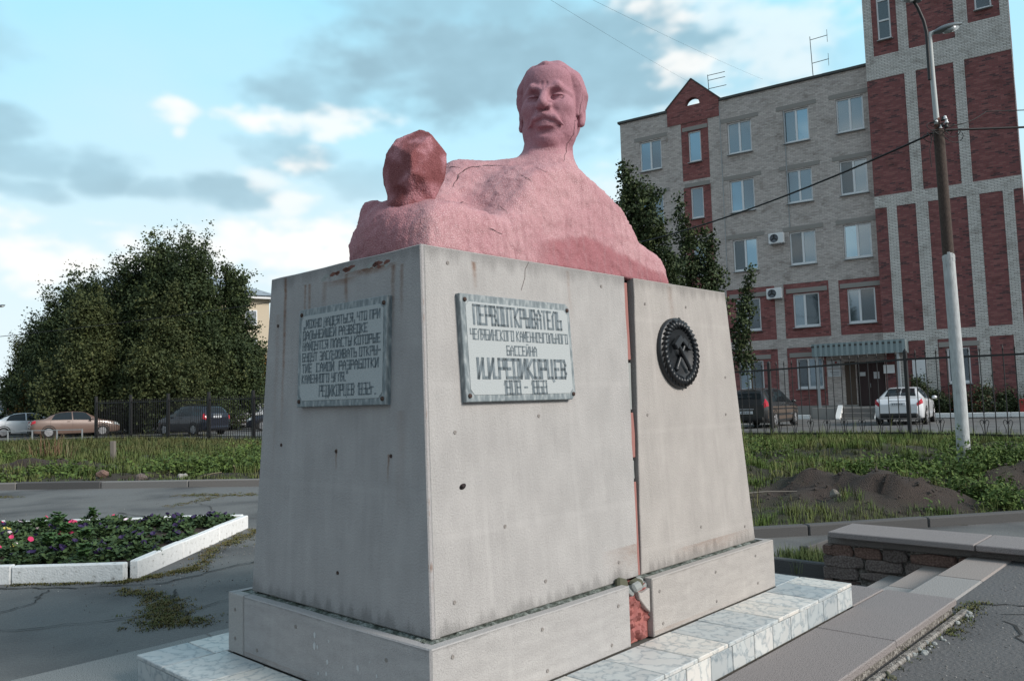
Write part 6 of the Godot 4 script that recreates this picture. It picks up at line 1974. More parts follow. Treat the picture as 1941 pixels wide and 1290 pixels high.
func build_lamp_pole() -> void:
	var base := Vector3(8.904, -0.1, -16.051)
	base.y = ground_height(base.x, base.z) - 0.15
	var o := thing("lamp_pole", "street lamp pole, whitewashed below and brown above, with two lamp heads", "street lamp", base)
	var Y := func(y: float) -> float: return y - base.y
	var g := Geo.new()
	g.tube([Vector3(0, 0, 0), Vector3(0.0, Y.call(1.5), 0), Vector3(-0.03, Y.call(4.20), 0)], 0.125, 0.112, 20)
	part("whitewashed_foot", g, mats.pole_white, o)
	g = Geo.new()
	g.tube([Vector3(-0.025, Y.call(3.6), 0), Vector3(-0.05, Y.call(6.82), 0)], 0.108, 0.102, 20)
	part("brown_shaft", g, mats.pole_brown, o)
	# torn edge of the whitewash
	var r := RandomNumberGenerator.new()
	r.seed = 2
	for k in 14:
		g = Geo.new()
		var a := TAU * k / 14.0
		g.xf = Transform3D(Basis(Vector3.UP, a), Vector3(-0.03, Y.call(4.2), 0))
		g.box(Vector3(0, r.randf_range(-0.03, 0.05), 0.109), Vector3(0.055, r.randf_range(0.06, 0.16), 0.012), 0.004)
		part("whitewash_edge", g, mats.pole_white, o)
	g = Geo.new()
	g.tube([Vector3(-0.05, Y.call(6.78), 0), Vector3(-0.075, Y.call(7.10), 0)], 0.075, 0.05, 12)
	part("iron_collar", g, mats.rust_pipe, o)
	g = Geo.new()
	g.tube([Vector3(-0.075, Y.call(7.05), 0), Vector3(-0.095, Y.call(8.0), 0), Vector3(-0.10, Y.call(8.80), 0), Vector3(-0.07, Y.call(8.88), 0.0), Vector3(0.02, Y.call(8.905), 0.02)], 0.052, 0.040, 12)
	part("white_pipe", g, mats.pole_pipe, o)
	lamp_head(o, Vector3(-0.03, Y.call(8.88), 0.02), Vector3(0.95, 0.22, 0.22))
	g = Geo.new()
	g.tube([Vector3(-0.155, Y.call(7.9), 0), Vector3(-0.155, Y.call(8.9), 0), Vector3(-0.20, Y.call(9.15), 0), Vector3(-0.31, Y.call(9.42), 0.02), Vector3(-0.42, Y.call(9.60), 0.04)], 0.036, 0.030, 10)
	part("dark_arm", g, mats.iron, o)
	lamp_head(o, Vector3(-0.26, Y.call(9.56), 0.02), Vector3(-0.9, 0.18, 0.3))
	# insulators and the knot of cables
	for k in 7:
		g = Geo.new()
		g.lathe(Vector3(-0.05 + r.randf_range(-0.14, 0.14), Y.call(6.84) + r.randf_range(-0.06, 0.18), r.randf_range(0.03, 0.14)), [Vector2(0, 0), Vector2(0.035, 0.0), Vector2(0.042, 0.02), Vector2(0.025, 0.05), Vector2(0.03, 0.07), Vector2(0, 0.09)], 10)
		part("insulator", g, mats.pvc if k < 4 else mats.iron, o)
	for k in 16:
		g = Geo.new()
		var c := Vector3(-0.07 + r.randf_range(-0.28, 0.30), Y.call(6.80) + r.randf_range(-0.16, 0.14), r.randf_range(-0.05, 0.15))
		var pts := []
		var rad := r.randf_range(0.05, 0.17)
		var ph := r.randf() * TAU
		for j in 9:
			var a := ph + 3.8 * j / 8.0
			pts.append(c + Vector3(cos(a) * rad * 1.3, sin(a) * rad * 0.7, cos(a * 1.7) * 0.05))
		g.tube(pts, 0.008, 0.008, 5)
		part("loose_cable", g, mats.cable, o)
	g = Geo.new()
	g.tube([Vector3(-0.20, Y.call(6.8), 0.08), Vector3(-0.30, Y.call(6.4), 0.08), Vector3(-0.29, Y.call(6.05), 0.08)], 0.010, 0.008, 5)
	part("loose_cable", g, mats.cable, o)
	# cables strung from it: things of their own
	var knot := base + Vector3(-0.06, Y.call(6.82), 0.05)
	var hidden := Vector3(1.7, 7.55, -33.0)
	strung("overhead_cable", "thick black cable strung from the lamp pole to the left, past the windows", [knot, hidden], 0.55, 0.022)
	strung("overhead_cable", "thick black cable strung from the lamp pole out to the right edge", [knot, Vector3(24.0, 8.1, -16.4)], 0.30, 0.022)
	strung("overhead_cable", "thinner cable running beside the thick one right of the lamp pole", [knot + Vector3(0.05, 0.10, 0), Vector3(9.95, 7.25, -16.2), Vector3(24.0, 8.0, -16.9)], 0.10, 0.010)
	strung("overhead_cable", "thin dark cable hanging in front of the left trees", [hidden, Vector3(-62.0, 6.6, -56.0)], 1.2, 0.018)
	strung("roof_wire", "upper of two thin wires crossing the clouds above the office roof", [Vector3(14.40, 19.06, -43.50), Vector3(-5.54, 8.22, -6.00)], 0.2, 0.0028)
	strung("roof_wire", "lower of two thin wires crossing the clouds above the office roof", [Vector3(12.32, 19.20, -46.00), Vector3(-4.25, 7.89, -6.00)], 0.2, 0.0028)
	var q := thing("utility_pole", "brown utility pole behind the monument that carries the cables", "utility pole", Vector3(1.7, ground_height(1.7, -33.0), -33.0))
	g = Geo.new()
	g.tube([Vector3(0, -0.1, 0), Vector3(0, 7.5, 0)], 0.13, 0.10, 12)
	part("shaft", g, mats.pole_brown, q)
	box_part("cross_arm", Vector3(0, 7.3, 0), Vector3(1.0, 0.09, 0.09), mats.pole_brown, q, 0.01)
	# lamp at the left edge of the picture
	q = thing("street_lamp", "thin grey street lamp with its head just inside the left edge", "street lamp", Vector3(-33.6, 0.2, -51.0))
	g = Geo.new()
	g.tube([Vector3(0, 0, 0), Vector3(0, 7.6, 0), Vector3(0.15, 8.1, 0), Vector3(0.7, 8.35, 0)], 0.09, 0.05, 10)
	part("shaft", g, mats.tin, q)
	lamp_head(q, Vector3(0.65, 8.36, 0), Vector3(1, 0.15, 0.1))
func strung(called: String, label: String, ends: Array, sag: float, radius: float) -> void:
	var pts := []
	for s in ends.size() - 1:
		for k in 20:
			var t := k / 20.0
			pts.append(ends[s].lerp(ends[s + 1], t) - Vector3.UP * sag * 4.0 * t * (1.0 - t))
	pts.append(ends[-1])
	var g := Geo.new()
	g.tube(pts, radius, radius, 6)
	tag(part(called, g, mats.cable), label, "cable")

# ---------------------------------------------------------------- cars
# a car's shell is lofted over stations along x: [x, half width, underside, belt line, top, half width of the top]
const SEDAN := [[0.0, 0.66, 0.40, 0.78, 0.80, 0.56], [0.05, 0.78, 0.31, 0.90, 0.94, 0.66], [0.22, 0.85, 0.24, 0.97, 1.02, 0.70], [0.66, 0.88, 0.20, 0.985, 1.07, 0.69], [1.02, 0.885, 0.19, 0.975, 1.26, 0.61], [1.48, 0.885, 0.18, 0.955, 1.42, 0.56], [2.15, 0.885, 0.18, 0.935, 1.46, 0.57], [2.70, 0.885, 0.18, 0.92, 1.40, 0.57], [3.10, 0.885, 0.18, 0.91, 1.19, 0.64], [3.48, 0.88, 0.18, 0.90, 0.98, 0.72], [4.00, 0.87, 0.20, 0.84, 0.90, 0.70], [4.36, 0.80, 0.22, 0.73, 0.78, 0.62], [4.52, 0.68, 0.28, 0.58, 0.62, 0.50]]
const HATCH := [[0.0, 0.70, 0.38, 0.88, 0.92, 0.62], [0.05, 0.80, 0.30, 0.96, 1.04, 0.68], [0.16, 0.85, 0.24, 0.99, 1.22, 0.66], [0.34, 0.87, 0.20, 0.99, 1.44, 0.60], [0.66, 0.875, 0.18, 0.98, 1.54, 0.58], [1.40, 0.875, 0.18, 0.965, 1.59, 0.59], [2.20, 0.875, 0.18, 0.955, 1.57, 0.60], [2.62, 0.875, 0.18, 0.95, 1.48, 0.60], [3.02, 0.875, 0.18, 0.945, 1.26, 0.65], [3.40, 0.87, 0.18, 0.94, 1.05, 0.70], [3.85, 0.85, 0.20, 0.86, 0.93, 0.68], [4.12, 0.78, 0.22, 0.72, 0.78, 0.60], [4.25, 0.66, 0.28, 0.56, 0.60, 0.48]]
const JEEP := [[0.0, 0.72, 0.42, 0.98, 1.02, 0.66], [0.04, 0.80, 0.36, 1.02, 1.10, 0.70], [0.12, 0.83, 0.30, 1.03, 1.30, 0.67], [0.32, 0.83, 0.28, 1.03, 1.58, 0.62], [0.70, 0.83, 0.26, 1.03, 1.64, 0.61], [1.40, 0.83, 0.26, 1.03, 1.66, 0.61], [1.90, 0.83, 0.26, 1.02, 1.62, 0.61], [2.22, 0.83, 0.26, 1.02, 1.36, 0.65], [2.52, 0.83, 0.26, 1.02, 1.08, 0.70], [3.20, 0.82, 0.28, 0.98, 1.03, 0.70], [3.62, 0.80, 0.32, 0.92, 0.97, 0.68], [3.72, 0.72, 0.40, 0.80, 0.84, 0.60]]
func car_at(st: Array, x: float) -> Array:
	var k := 0
	while k < st.size() - 2 and st[k + 1][0] < x: k += 1
	var t: float = clampf((x - st[k][0]) / (st[k + 1][0] - st[k][0]), 0.0, 1.0)
	# Catmull-Rom along the length keeps the lines of the body smooth
	var a: Array = st[maxi(k - 1, 0)]; var b: Array = st[k]; var c: Array = st[k + 1]; var d: Array = st[mini(k + 2, st.size() - 1)]
	var out := [x]
	for i in range(1, 6):
		var m0: float = (c[i] - a[i]) / maxf(c[0] - a[0], 0.01) * (c[0] - b[0]); var m1: float = (d[i] - b[i]) / maxf(d[0] - b[0], 0.01) * (c[0] - b[0])
		var t2 := t * t; var t3 := t2 * t
		out.append((2 * t3 - 3 * t2 + 1) * b[i] + (t3 - 2 * t2 + t) * m0 * 0.7 + (-2 * t3 + 3 * t2) * c[i] + (t3 - t2) * m1 * 0.7)
	return out
func car_ring(s: Array) -> Array:
	var w: float = s[1]; var u: float = s[2]; var b: float = s[3]; var t: float = s[4]; var q: float = s[5]
	return [Vector2(0, u), Vector2(w * 0.86, u), Vector2(w * 0.97, u + 0.07), Vector2(w, lerpf(u, b, 0.45)), Vector2(w * 0.995, lerpf(u, b, 0.72)), Vector2(w * 0.965, b), Vector2(lerpf(w * 0.965, q, 0.5), lerpf(b, t, 0.52)), Vector2(q, lerpf(b, t, 0.90)), Vector2(q * 0.84, t - 0.012), Vector2(q * 0.45, t), Vector2(0, t + 0.006)]
func car_point(st: Array, L: float, x: float, v: float, side: float) -> Vector3:
	var r := car_ring(car_at(st, x))
	var k := clampi(int(v), 0, r.size() - 2)
	var p: Vector2 = r[k].lerp(r[k + 1], v - k)
	return Vector3(x - L / 2, p.y, p.x * side)
func car_patch(g: Geo, st: Array, L: float, x0: float, x1: float, v0: float, v1: float, side: float, lift: float, n := 6, slant0 := 0.0, slant1 := 0.0) -> void:
	# a piece of the shell, lifted off it; the ends may slant
	var rows := []
	for i in n + 1:
		var row := []
		for j in 4:
			var t := j / 3.0
			var x := lerpf(x0 + slant0 * t, x1 + slant1 * t, float(i) / n)
			var v := lerpf(v0, v1, t)
			var p := car_point(st, L, x, v, side)
			var e := car_point(st, L, x + 0.02, v, side) - p
			var f := car_point(st, L, x, minf(v + 0.05, 9.99), side) - p
			var m := f.cross(e).normalized() * side
			if m.y < -0.2 and v > 5.0: m = -m
			row.append(p - m * lift if m.dot(Vector3(p.x * 0.2, p.y - 0.7, p.z)) < 0 else p + m * lift)
		rows.append(row)
	for i in n:
		for j in 3:
			if side > 0: g.quad(rows[i][j], rows[i + 1][j], rows[i + 1][j + 1], rows[i][j + 1])
			else: g.quad(rows[i][j], rows[i][j + 1], rows[i + 1][j + 1], rows[i + 1][j])
func make_car(called: String, label: String, category: String, st: Array, paint: String, at: Vector3, heading: Vector2, opt := {}) -> void:
	var L: float = st[-1][0]
	var fwd := Vector3(heading.x, 0, heading.y).normalized()
	var turn := atan2(-fwd.z, fwd.x)
	at.y = ground_height(at.x, at.z) + 0.03
	var o := thing(called, label, category, at, turn, "cars parked behind the fences")
	var g := Geo.new()
	var n := 44
	var rows := []
	for i in n + 1:
		var x := L * i / n
		if i == 0: x = 0.001
		rows.append(car_ring(car_at(st, x)))
	var pt := func(i: int, j: int, s: float) -> Vector3: return Vector3(L * i / n - L / 2, rows[i][j].y, rows[i][j].x * s)
	var nm := func(i: int, j: int, s: float) -> Vector3:
		var a: Vector3 = pt.call(mini(i + 1, n), j, s) - pt.call(maxi(i - 1, 0), j, s)
		var b: Vector3 = pt.call(i, mini(j + 1, 10), s) - pt.call(i, maxi(j - 1, 0), s)
		var m := b.cross(a) * -s
		if j == 10: m.z = 0
		return m.normalized()
	for s in [1.0, -1.0]:
		for i in n:
			for j in 10:
				var a: Vector3 = pt.call(i, j, s); var b: Vector3 = pt.call(i + 1, j, s); var c: Vector3 = pt.call(i + 1, j + 1, s); var d: Vector3 = pt.call(i, j + 1, s)
				if s > 0: g.quadn(a, b, c, d, -nm.call(i, j, s), -nm.call(i + 1, j, s), -nm.call(i + 1, j + 1, s), -nm.call(i, j + 1, s))
				else: g.quadn(a, d, c, b, -nm.call(i, j, s), -nm.call(i, j + 1, s), -nm.call(i + 1, j + 1, s), -nm.call(i + 1, j, s))
		for e in [0, n]:
			for j in 10:
				var c := Vector3(L * e / n - L / 2, (rows[e][0].y + rows[e][10].y) / 2, 0)
				if (s > 0) == (e == n): g.tri(c, pt.call(e, j, s), pt.call(e, j + 1, s))
				else: g.tri(c, pt.call(e, j + 1, s), pt.call(e, j, s))
	for k in range(0, g.n.size()):
		# normals point out of the shell
		var p := g.v[k]
		if g.n[k].dot(Vector3(p.x * 0.15, p.y - 0.6, p.z)) < 0.0: g.n[k] = -g.n[k]
	part("body", g, mats[paint], o)
	var dirt: String = opt.get("lower", "")
	if dirt:
		for s in [1.0, -1.0]:
			g = Geo.new()
			car_patch(g, st, L, 0.12, L - 0.15, 1.2, 4.4, s, 0.004, 18)
			part("muddy_side", g, mats[dirt], o)
	# glazing
	var x0: float = opt.get("cabin0", 0.92); var x1: float = opt.get("cabin1", 3.25); var xm := lerpf(x0, x1, opt.get("split", 0.48))
	for s in [1.0, -1.0]:
		for w in [[x0 + 0.06, xm - 0.03, 0.22, 0.0], [xm + 0.03, x1 - 0.10, 0.0, -0.42]]:
			g = Geo.new()
			car_patch(g, st, L, w[0], w[1], 5.15, 7.15, s, 0.008, 6, w[2], w[3])
			part("side_window", g, mats.car_glass, o)
		if opt.get("third", false):
			g = Geo.new()
			car_patch(g, st, L, 0.36, x0 - 0.02, 5.15, 7.1, s, 0.008, 4, 0.12, 0.18)
			part("side_window", g, mats.car_glass, o)
	for w in [[opt.get("rear0", 0.74), opt.get("rear1", 1.38), "rear_window"], [opt.get("front0", 2.80), opt.get("front1", 3.40), "windscreen"]]:
		g = Geo.new()
		for s in [1.0, -1.0]: car_patch(g, st, L, w[0], w[1], 8.05, 9.99, s, 0.010, 6)
		part(w[2], g, mats.car_glass, o)
	# lights, plates, bumpers
	for s in [1.0, -1.0]:
		g = Geo.new()
		if opt.get("tall_lights", false): car_patch(g, st, L, 0.012, 0.17, 4.35, 6.4, s, 0.012, 4)
		else: car_patch(g, st, L, 0.008, 0.22, 4.3, 5.5, s, 0.012, 4)
		part("tail_light", g, mats.tail_red, o)
		g = Geo.new()
		car_patch(g, st, L, L - 0.36, L - 0.06, 4.2, 5.4, s, 0.010, 4)
		part("headlight", g, mats.headlight, o)
		g = Geo.new()
		g.xf = Transform3D(Basis(Vector3.UP, 0.2 * s), Vector3(x1 - 0.28 - L / 2, 1.02, 0.98 * s))
		g.ball(Vector3.ZERO, Vector3(0.06, 0.07, 0.11), 10)
		part("mirror", g, mats[opt.get("mirror", paint)], o)
		for x in [xm - 0.20, xm + 0.86]:
			g = Geo.new()
			var p := car_point(st, L, x, 4.75, s)
			g.box(p + Vector3(0, 0, 0.012 * s), Vector3(0.17, 0.03, 0.03), 0.01)
			part("door_handle", g, mats[paint], o)
		for x in [xm, x0 + 0.02, x1 - 0.12]:
			g = Geo.new()
			var a := car_point(st, L, x, 2.2, s); var b := car_point(st, L, x, 3.6, s); var c := car_point(st, L, x, 5.0, s)
			var off := Vector3(0, 0, 0.002 * s)
			g.bar(a + off, b + off, 0.012, 0.006); g.bar(b + off, c + off, 0.012, 0.006)
			part("door_gap", g, mats.rubber, o)
	var hw: float = st[1][1]
	box_part("rear_bumper", Vector3(-L / 2 + 0.035, 0.37, 0), Vector3(0.16, 0.18, hw * 1.72), mats.rubber if not opt.has("bumper") else mats[opt.bumper], o, 0.05)
	box_part("front_bumper", Vector3(L / 2 - 0.07, 0.33, 0), Vector3(0.18, 0.16, hw * 1.6), mats.rubber, o, 0.05)
	var py: float = opt.get("plate", 0.70)
	var plate := box_part("number_plate", Vector3(-L / 2 - 0.012, py, 0), Vector3(0.02, 0.112, 0.52), mats.paper, o, 0.004)
	for k in 6: box_part("plate_figure", Vector3(-L / 2 - 0.0235, py, -0.19 + 0.066 * k), Vector3(0.003, 0.065, 0.038), mats.print_grey, plate)
	if opt.get("trunk_line", true):
		box_part("trunk_trim", Vector3(-L / 2 - 0.004, py + 0.13, 0), Vector3(0.03, 0.03, 0.62), mats.chrome, o, 0.01)
	# wheels
	var R: float = opt.get("wheel", 0.315)
	for x in [opt.get("axle0", 0.86), opt.get("axle1", 3.56)]:
		for s in [1.0, -1.0]:
			var z: float = car_at(st, x)[1]
			g = Geo.new()
			g.xf = Transform3D(Basis(Vector3(1, 0, 0), PI / 2 * s), Vector3(x - L / 2, R + 0.02, z * s))
			g.lathe(Vector3.ZERO, [Vector2(R + 0.055, -0.10), Vector2(R + 0.055, 0.008), Vector2(R + 0.01, 0.008), Vector2(R + 0.01, -0.10)], 28, true)
			part("wheel_arch", g, mats.rubber, o)
			var c := Transform3D(Basis(Vector3(1, 0, 0), PI / 2 * s), Vector3(x - L / 2, R, (z - 0.085) * s))
			g = Geo.new()
			g.xf = c
			g.lathe(Vector3.ZERO, [Vector2(0, -0.10), Vector2(R - 0.05, -0.10), Vector2(R, -0.06), Vector2(R, 0.06), Vector2(R - 0.03, 0.098), Vector2(R - 0.10, 0.10), Vector2(R - 0.11, 0.07), Vector2(0, 0.07)], 28, true)
			var tyre := part("wheel", g, mats.tyre, o)
			g = Geo.new()
			g.xf = c
			g.lathe(Vector3.ZERO, [Vector2(R - 0.105, 0.072), Vector2(R - 0.105, 0.096), Vector2(R - 0.125, 0.096), Vector2(R - 0.13, 0.080), Vector2(0.05, 0.085), Vector2(0.045, 0.10), Vector2(0, 0.10)], 24, true)
			for k in 5:
				g.xf = c * Transform3D(Basis(Vector3.UP, TAU * k / 5.0), Vector3(0, 0.092, 0))
				g.box(Vector3((R - 0.11) / 2, 0, 0), Vector3(R - 0.11, 0.02, 0.055), 0.006)
			part("rim", g, mats.rim, tyre)
	if opt.get("rails", false):
		for s in [1.0, -1.0]:
			g = Geo.new()
			g.tube([Vector3(-L / 2 + 0.6, 1.56, 0.56 * s), Vector3(-L / 2 + 0.75, 1.63, 0.56 * s), Vector3(-L / 2 + 2.1, 1.63, 0.57 * s), Vector3(-L / 2 + 2.3, 1.57, 0.57 * s)], 0.016, 0.016, 6)
			part("roof_rail", g, mats.iron, o)

func build_cars() -> void:
	make_car("parked_car", "white sedan seen from behind, parked by the office entrance", "car", SEDAN, "paint_white", Vector3(15.95, 0, -32.75), Vector2(0.545, -0.84), {"plate": 0.80, "wheel": 0.325})
	make_car("parked_car", "dark grey estate hatchback with muddy sides, beside the right edge of the plinth", "car", HATCH, "paint_darkgrey", Vector3(10.45, 0, -33.6), Vector2(0.59, -0.81), {"cabin0": 1.05, "rear0": 0.12, "rear1": 0.36, "front0": 2.70, "front1": 3.32, "tall_lights": true, "third": true, "lower": "mud", "axle1": 3.40, "plate": 0.62})
	make_car("parked_car", "brown sedan parked side-on in the left car park", "car", SEDAN, "paint_brown", Vector3(-25.3, 0, -46.3), Vector2(0.80, -0.60), {})
	make_car("parked_car", "white sedan half hidden behind the brown sedan", "car", SEDAN, "paint_white", Vector3(-30.3, 0, -50.2), Vector2(0.80, -0.60), {})
	make_car("parked_car", "silver-white hatchback cut by the left edge", "car", HATCH, "paint_silver", Vector3(-36.0, 0, -55.5), Vector2(0.88, -0.47), {"cabin0": 1.05, "rear0": 0.12, "rear1": 0.36, "front0": 2.70, "front1": 3.32, "third": true, "tall_lights": true, "axle1": 3.40})
	make_car("parked_car", "dark blue people carrier seen from behind through the left fence", "car", HATCH, "paint_navy", Vector3(-17.5, 0, -43.8), Vector2(-0.84, -0.545), {"cabin0": 1.05, "rear0": 0.12, "rear1": 0.36, "front0": 2.70, "front1": 3.32, "tall_lights": true, "third": true, "rails": true, "axle1": 3.40, "bumper": "paint_navy", "plate": 0.95})
	make_car("parked_car", "white boxy off-road car with brown muddy sides behind the blue people carrier", "car", JEEP, "paint_white", Vector3(-17.6, 0, -52.0), Vector2(-0.97, 0.10), {"cabin0": 0.50, "cabin1": 2.45, "rear0": 0.08, "rear1": 0.28, "front0": 1.98, "front1": 2.46, "lower": "mud", "axle0": 0.62, "axle1": 2.82, "wheel": 0.34, "split": 0.55})
	make_car("parked_car", "dark car showing only its nose at the left edge of the plinth", "car", SEDAN, "paint_navy", Vector3(-13.6, 0, -48.2), Vector2(-0.98, 0.16), {})
	make_car("parked_car", "dark sedan in the shade under the trees, between the brown sedan and the people carrier", "car", SEDAN, "paint_black", Vector3(-26.6, 0, -54.0), Vector2(0.92, -0.38), {})
	make_car("parked_car", "dark green car whose roof shows behind the off-road car", "car", SEDAN, "paint_green", Vector3(-20.2, 0, -56.6), Vector2(-0.98, 0.16), {})

# ---------------------------------------------------------------- trees and shrubs
func leaf_clump(r: RandomNumberGenerator, leaves: int, size: float, spread: float) -> ArrayMesh:
	var g := Geo.new()
	for k in leaves:
		var o := Vector3(r.randfn(), r.randfn(), r.randfn()) * spread * 0.45
		g.xf = Transform3D(Basis(Vector3(r.randfn(), r.randfn(), r.randfn()).normalized(), r.randf() * TAU), o)
		var s := size * r.randf_range(0.7, 1.2)
		var w := s * 0.36
		var f := s * 0.10
		g.tri(Vector3(0, 0, 0), Vector3(w, f, s * 0.45), Vector3(0, 0, s))
		g.tri(Vector3(0, 0, 0), Vector3(0, 0, s), Vector3(-w, f, s * 0.45))
	return g.mesh()
func make_tree(called: String, label: String, at: Vector3, lobes: Array, trunk_r: float, per_m3: float, clump: ArrayMesh, tones: Array, seed_: int, bark: String, group := "") -> void:
	var r := RandomNumberGenerator.new()
	r.seed = seed_
	at.y = ground_height(at.x, at.z) if at.z > -70.0 else 0.15
	var o := thing(called, label, "tree" if trunk_r > 0.03 else "shrub", at, 0.0, group)
	var top := 0.0
	for l in lobes: top = maxf(top, l[0].y)
	var g := Geo.new()
	var pts := []
	for k in 7: pts.append(Vector3(r.randfn() * 0.06 * k * trunk_r * 4.0, top * k / 6.5, r.randfn() * 0.06 * k * trunk_r * 4.0) if k else Vector3(0, -0.15, 0))
	g.tube(pts, trunk_r, trunk_r * 0.2, 9)
	part("trunk", g, mats[bark], o)
	for l in lobes:
		var y: float = clampf(l[0].y - l[1].y * r.randf_range(0.6, 1.2), top * 0.12, top * 0.85)
		var k := clampi(int(y / top * 6.5), 0, 5)
		var a: Vector3 = pts[k].lerp(pts[k + 1], 0.5)
		var b: Vector3 = l[0]
		g = Geo.new()
		var mid := a.lerp(b, 0.5) + Vector3(r.randfn(), -absf(r.randfn()), r.randfn()) * 0.08 * a.distance_to(b)
		g.tube([a, mid, b, b + (b - mid).normalized() * l[1].y * 0.7], trunk_r * 0.36, trunk_r * 0.06, 6)
		part("limb", g, mats[bark], o)
	var list := []
	var tints := []
	for l in lobes:
		var rad: Vector3 = l[1]
		var n := int(per_m3 * pow(rad.x * rad.y * rad.z, 0.72) * 4.19)
		var tone: Color = tones[0].lerp(tones[1], r.randf())
		# sprays of leaves that stick out of each lobe, so that its outline is ragged
		var tips := []
		for k in 26: tips.append(Vector3(r.randfn(), r.randfn() + 0.25, r.randfn()).normalized())
		for k in n:
			var d: Vector3
			if k % 3 == 0: d = Vector3(r.randfn(), r.randfn(), r.randfn()).normalized() * pow(r.randf(), 0.38) * 0.92
			else:
				d = tips[r.randi() % tips.size()] * r.randf_range(0.30, 1.34 + 0.3 * float(k % 7 == 0))
				d += Vector3(r.randfn(), r.randfn(), r.randfn()) * 0.10
			var p: Vector3 = l[0] + d * rad
			if p.y < 0.15: continue
			list.append(Transform3D(Basis(Vector3(r.randfn(), r.randfn(), r.randfn()).normalized(), r.randf() * TAU).scaled(Vector3.ONE * r.randf_range(0.7, 1.3)), p))
			var c := tone.lerp(tones[2], r.randf() * 0.5)
			if tones.size() > 3 and r.randf() < 0.14: c = tones[3]
			tints.append(c)
	scatter("crown", clump, mats.leaves, list, tints, o).set_meta("kind", "stuff")
func lobes_for(r: RandomNumberGenerator, h: float, radius: float, low: float, count: int, taper := 0.35) -> Array:
	var out := [[Vector3(0, h - radius * 0.55, 0), Vector3(radius * 0.42, radius * 0.62, radius * 0.42)]]
	for k in count:
		var t := (k + 0.5) / count
		var y := lerpf(low, h - radius * 0.6, t)
		var w := radius * lerpf(1.0, taper, pow(t, 1.6)) * (0.75 + 0.25 * sin(PI * minf(t * 2.0, 1.0)))
		var a := k * 2.4 + r.randf() * 0.8
		var d := w * sqrt(r.randf_range(0.15, 1.0)) * 0.72
		var s := w * r.randf_range(0.38, 0.60)
		out.append([Vector3(cos(a) * d, y + r.randfn() * 0.25, sin(a) * d), Vector3(s, s * r.randf_range(0.9, 1.35), s)])
	return out

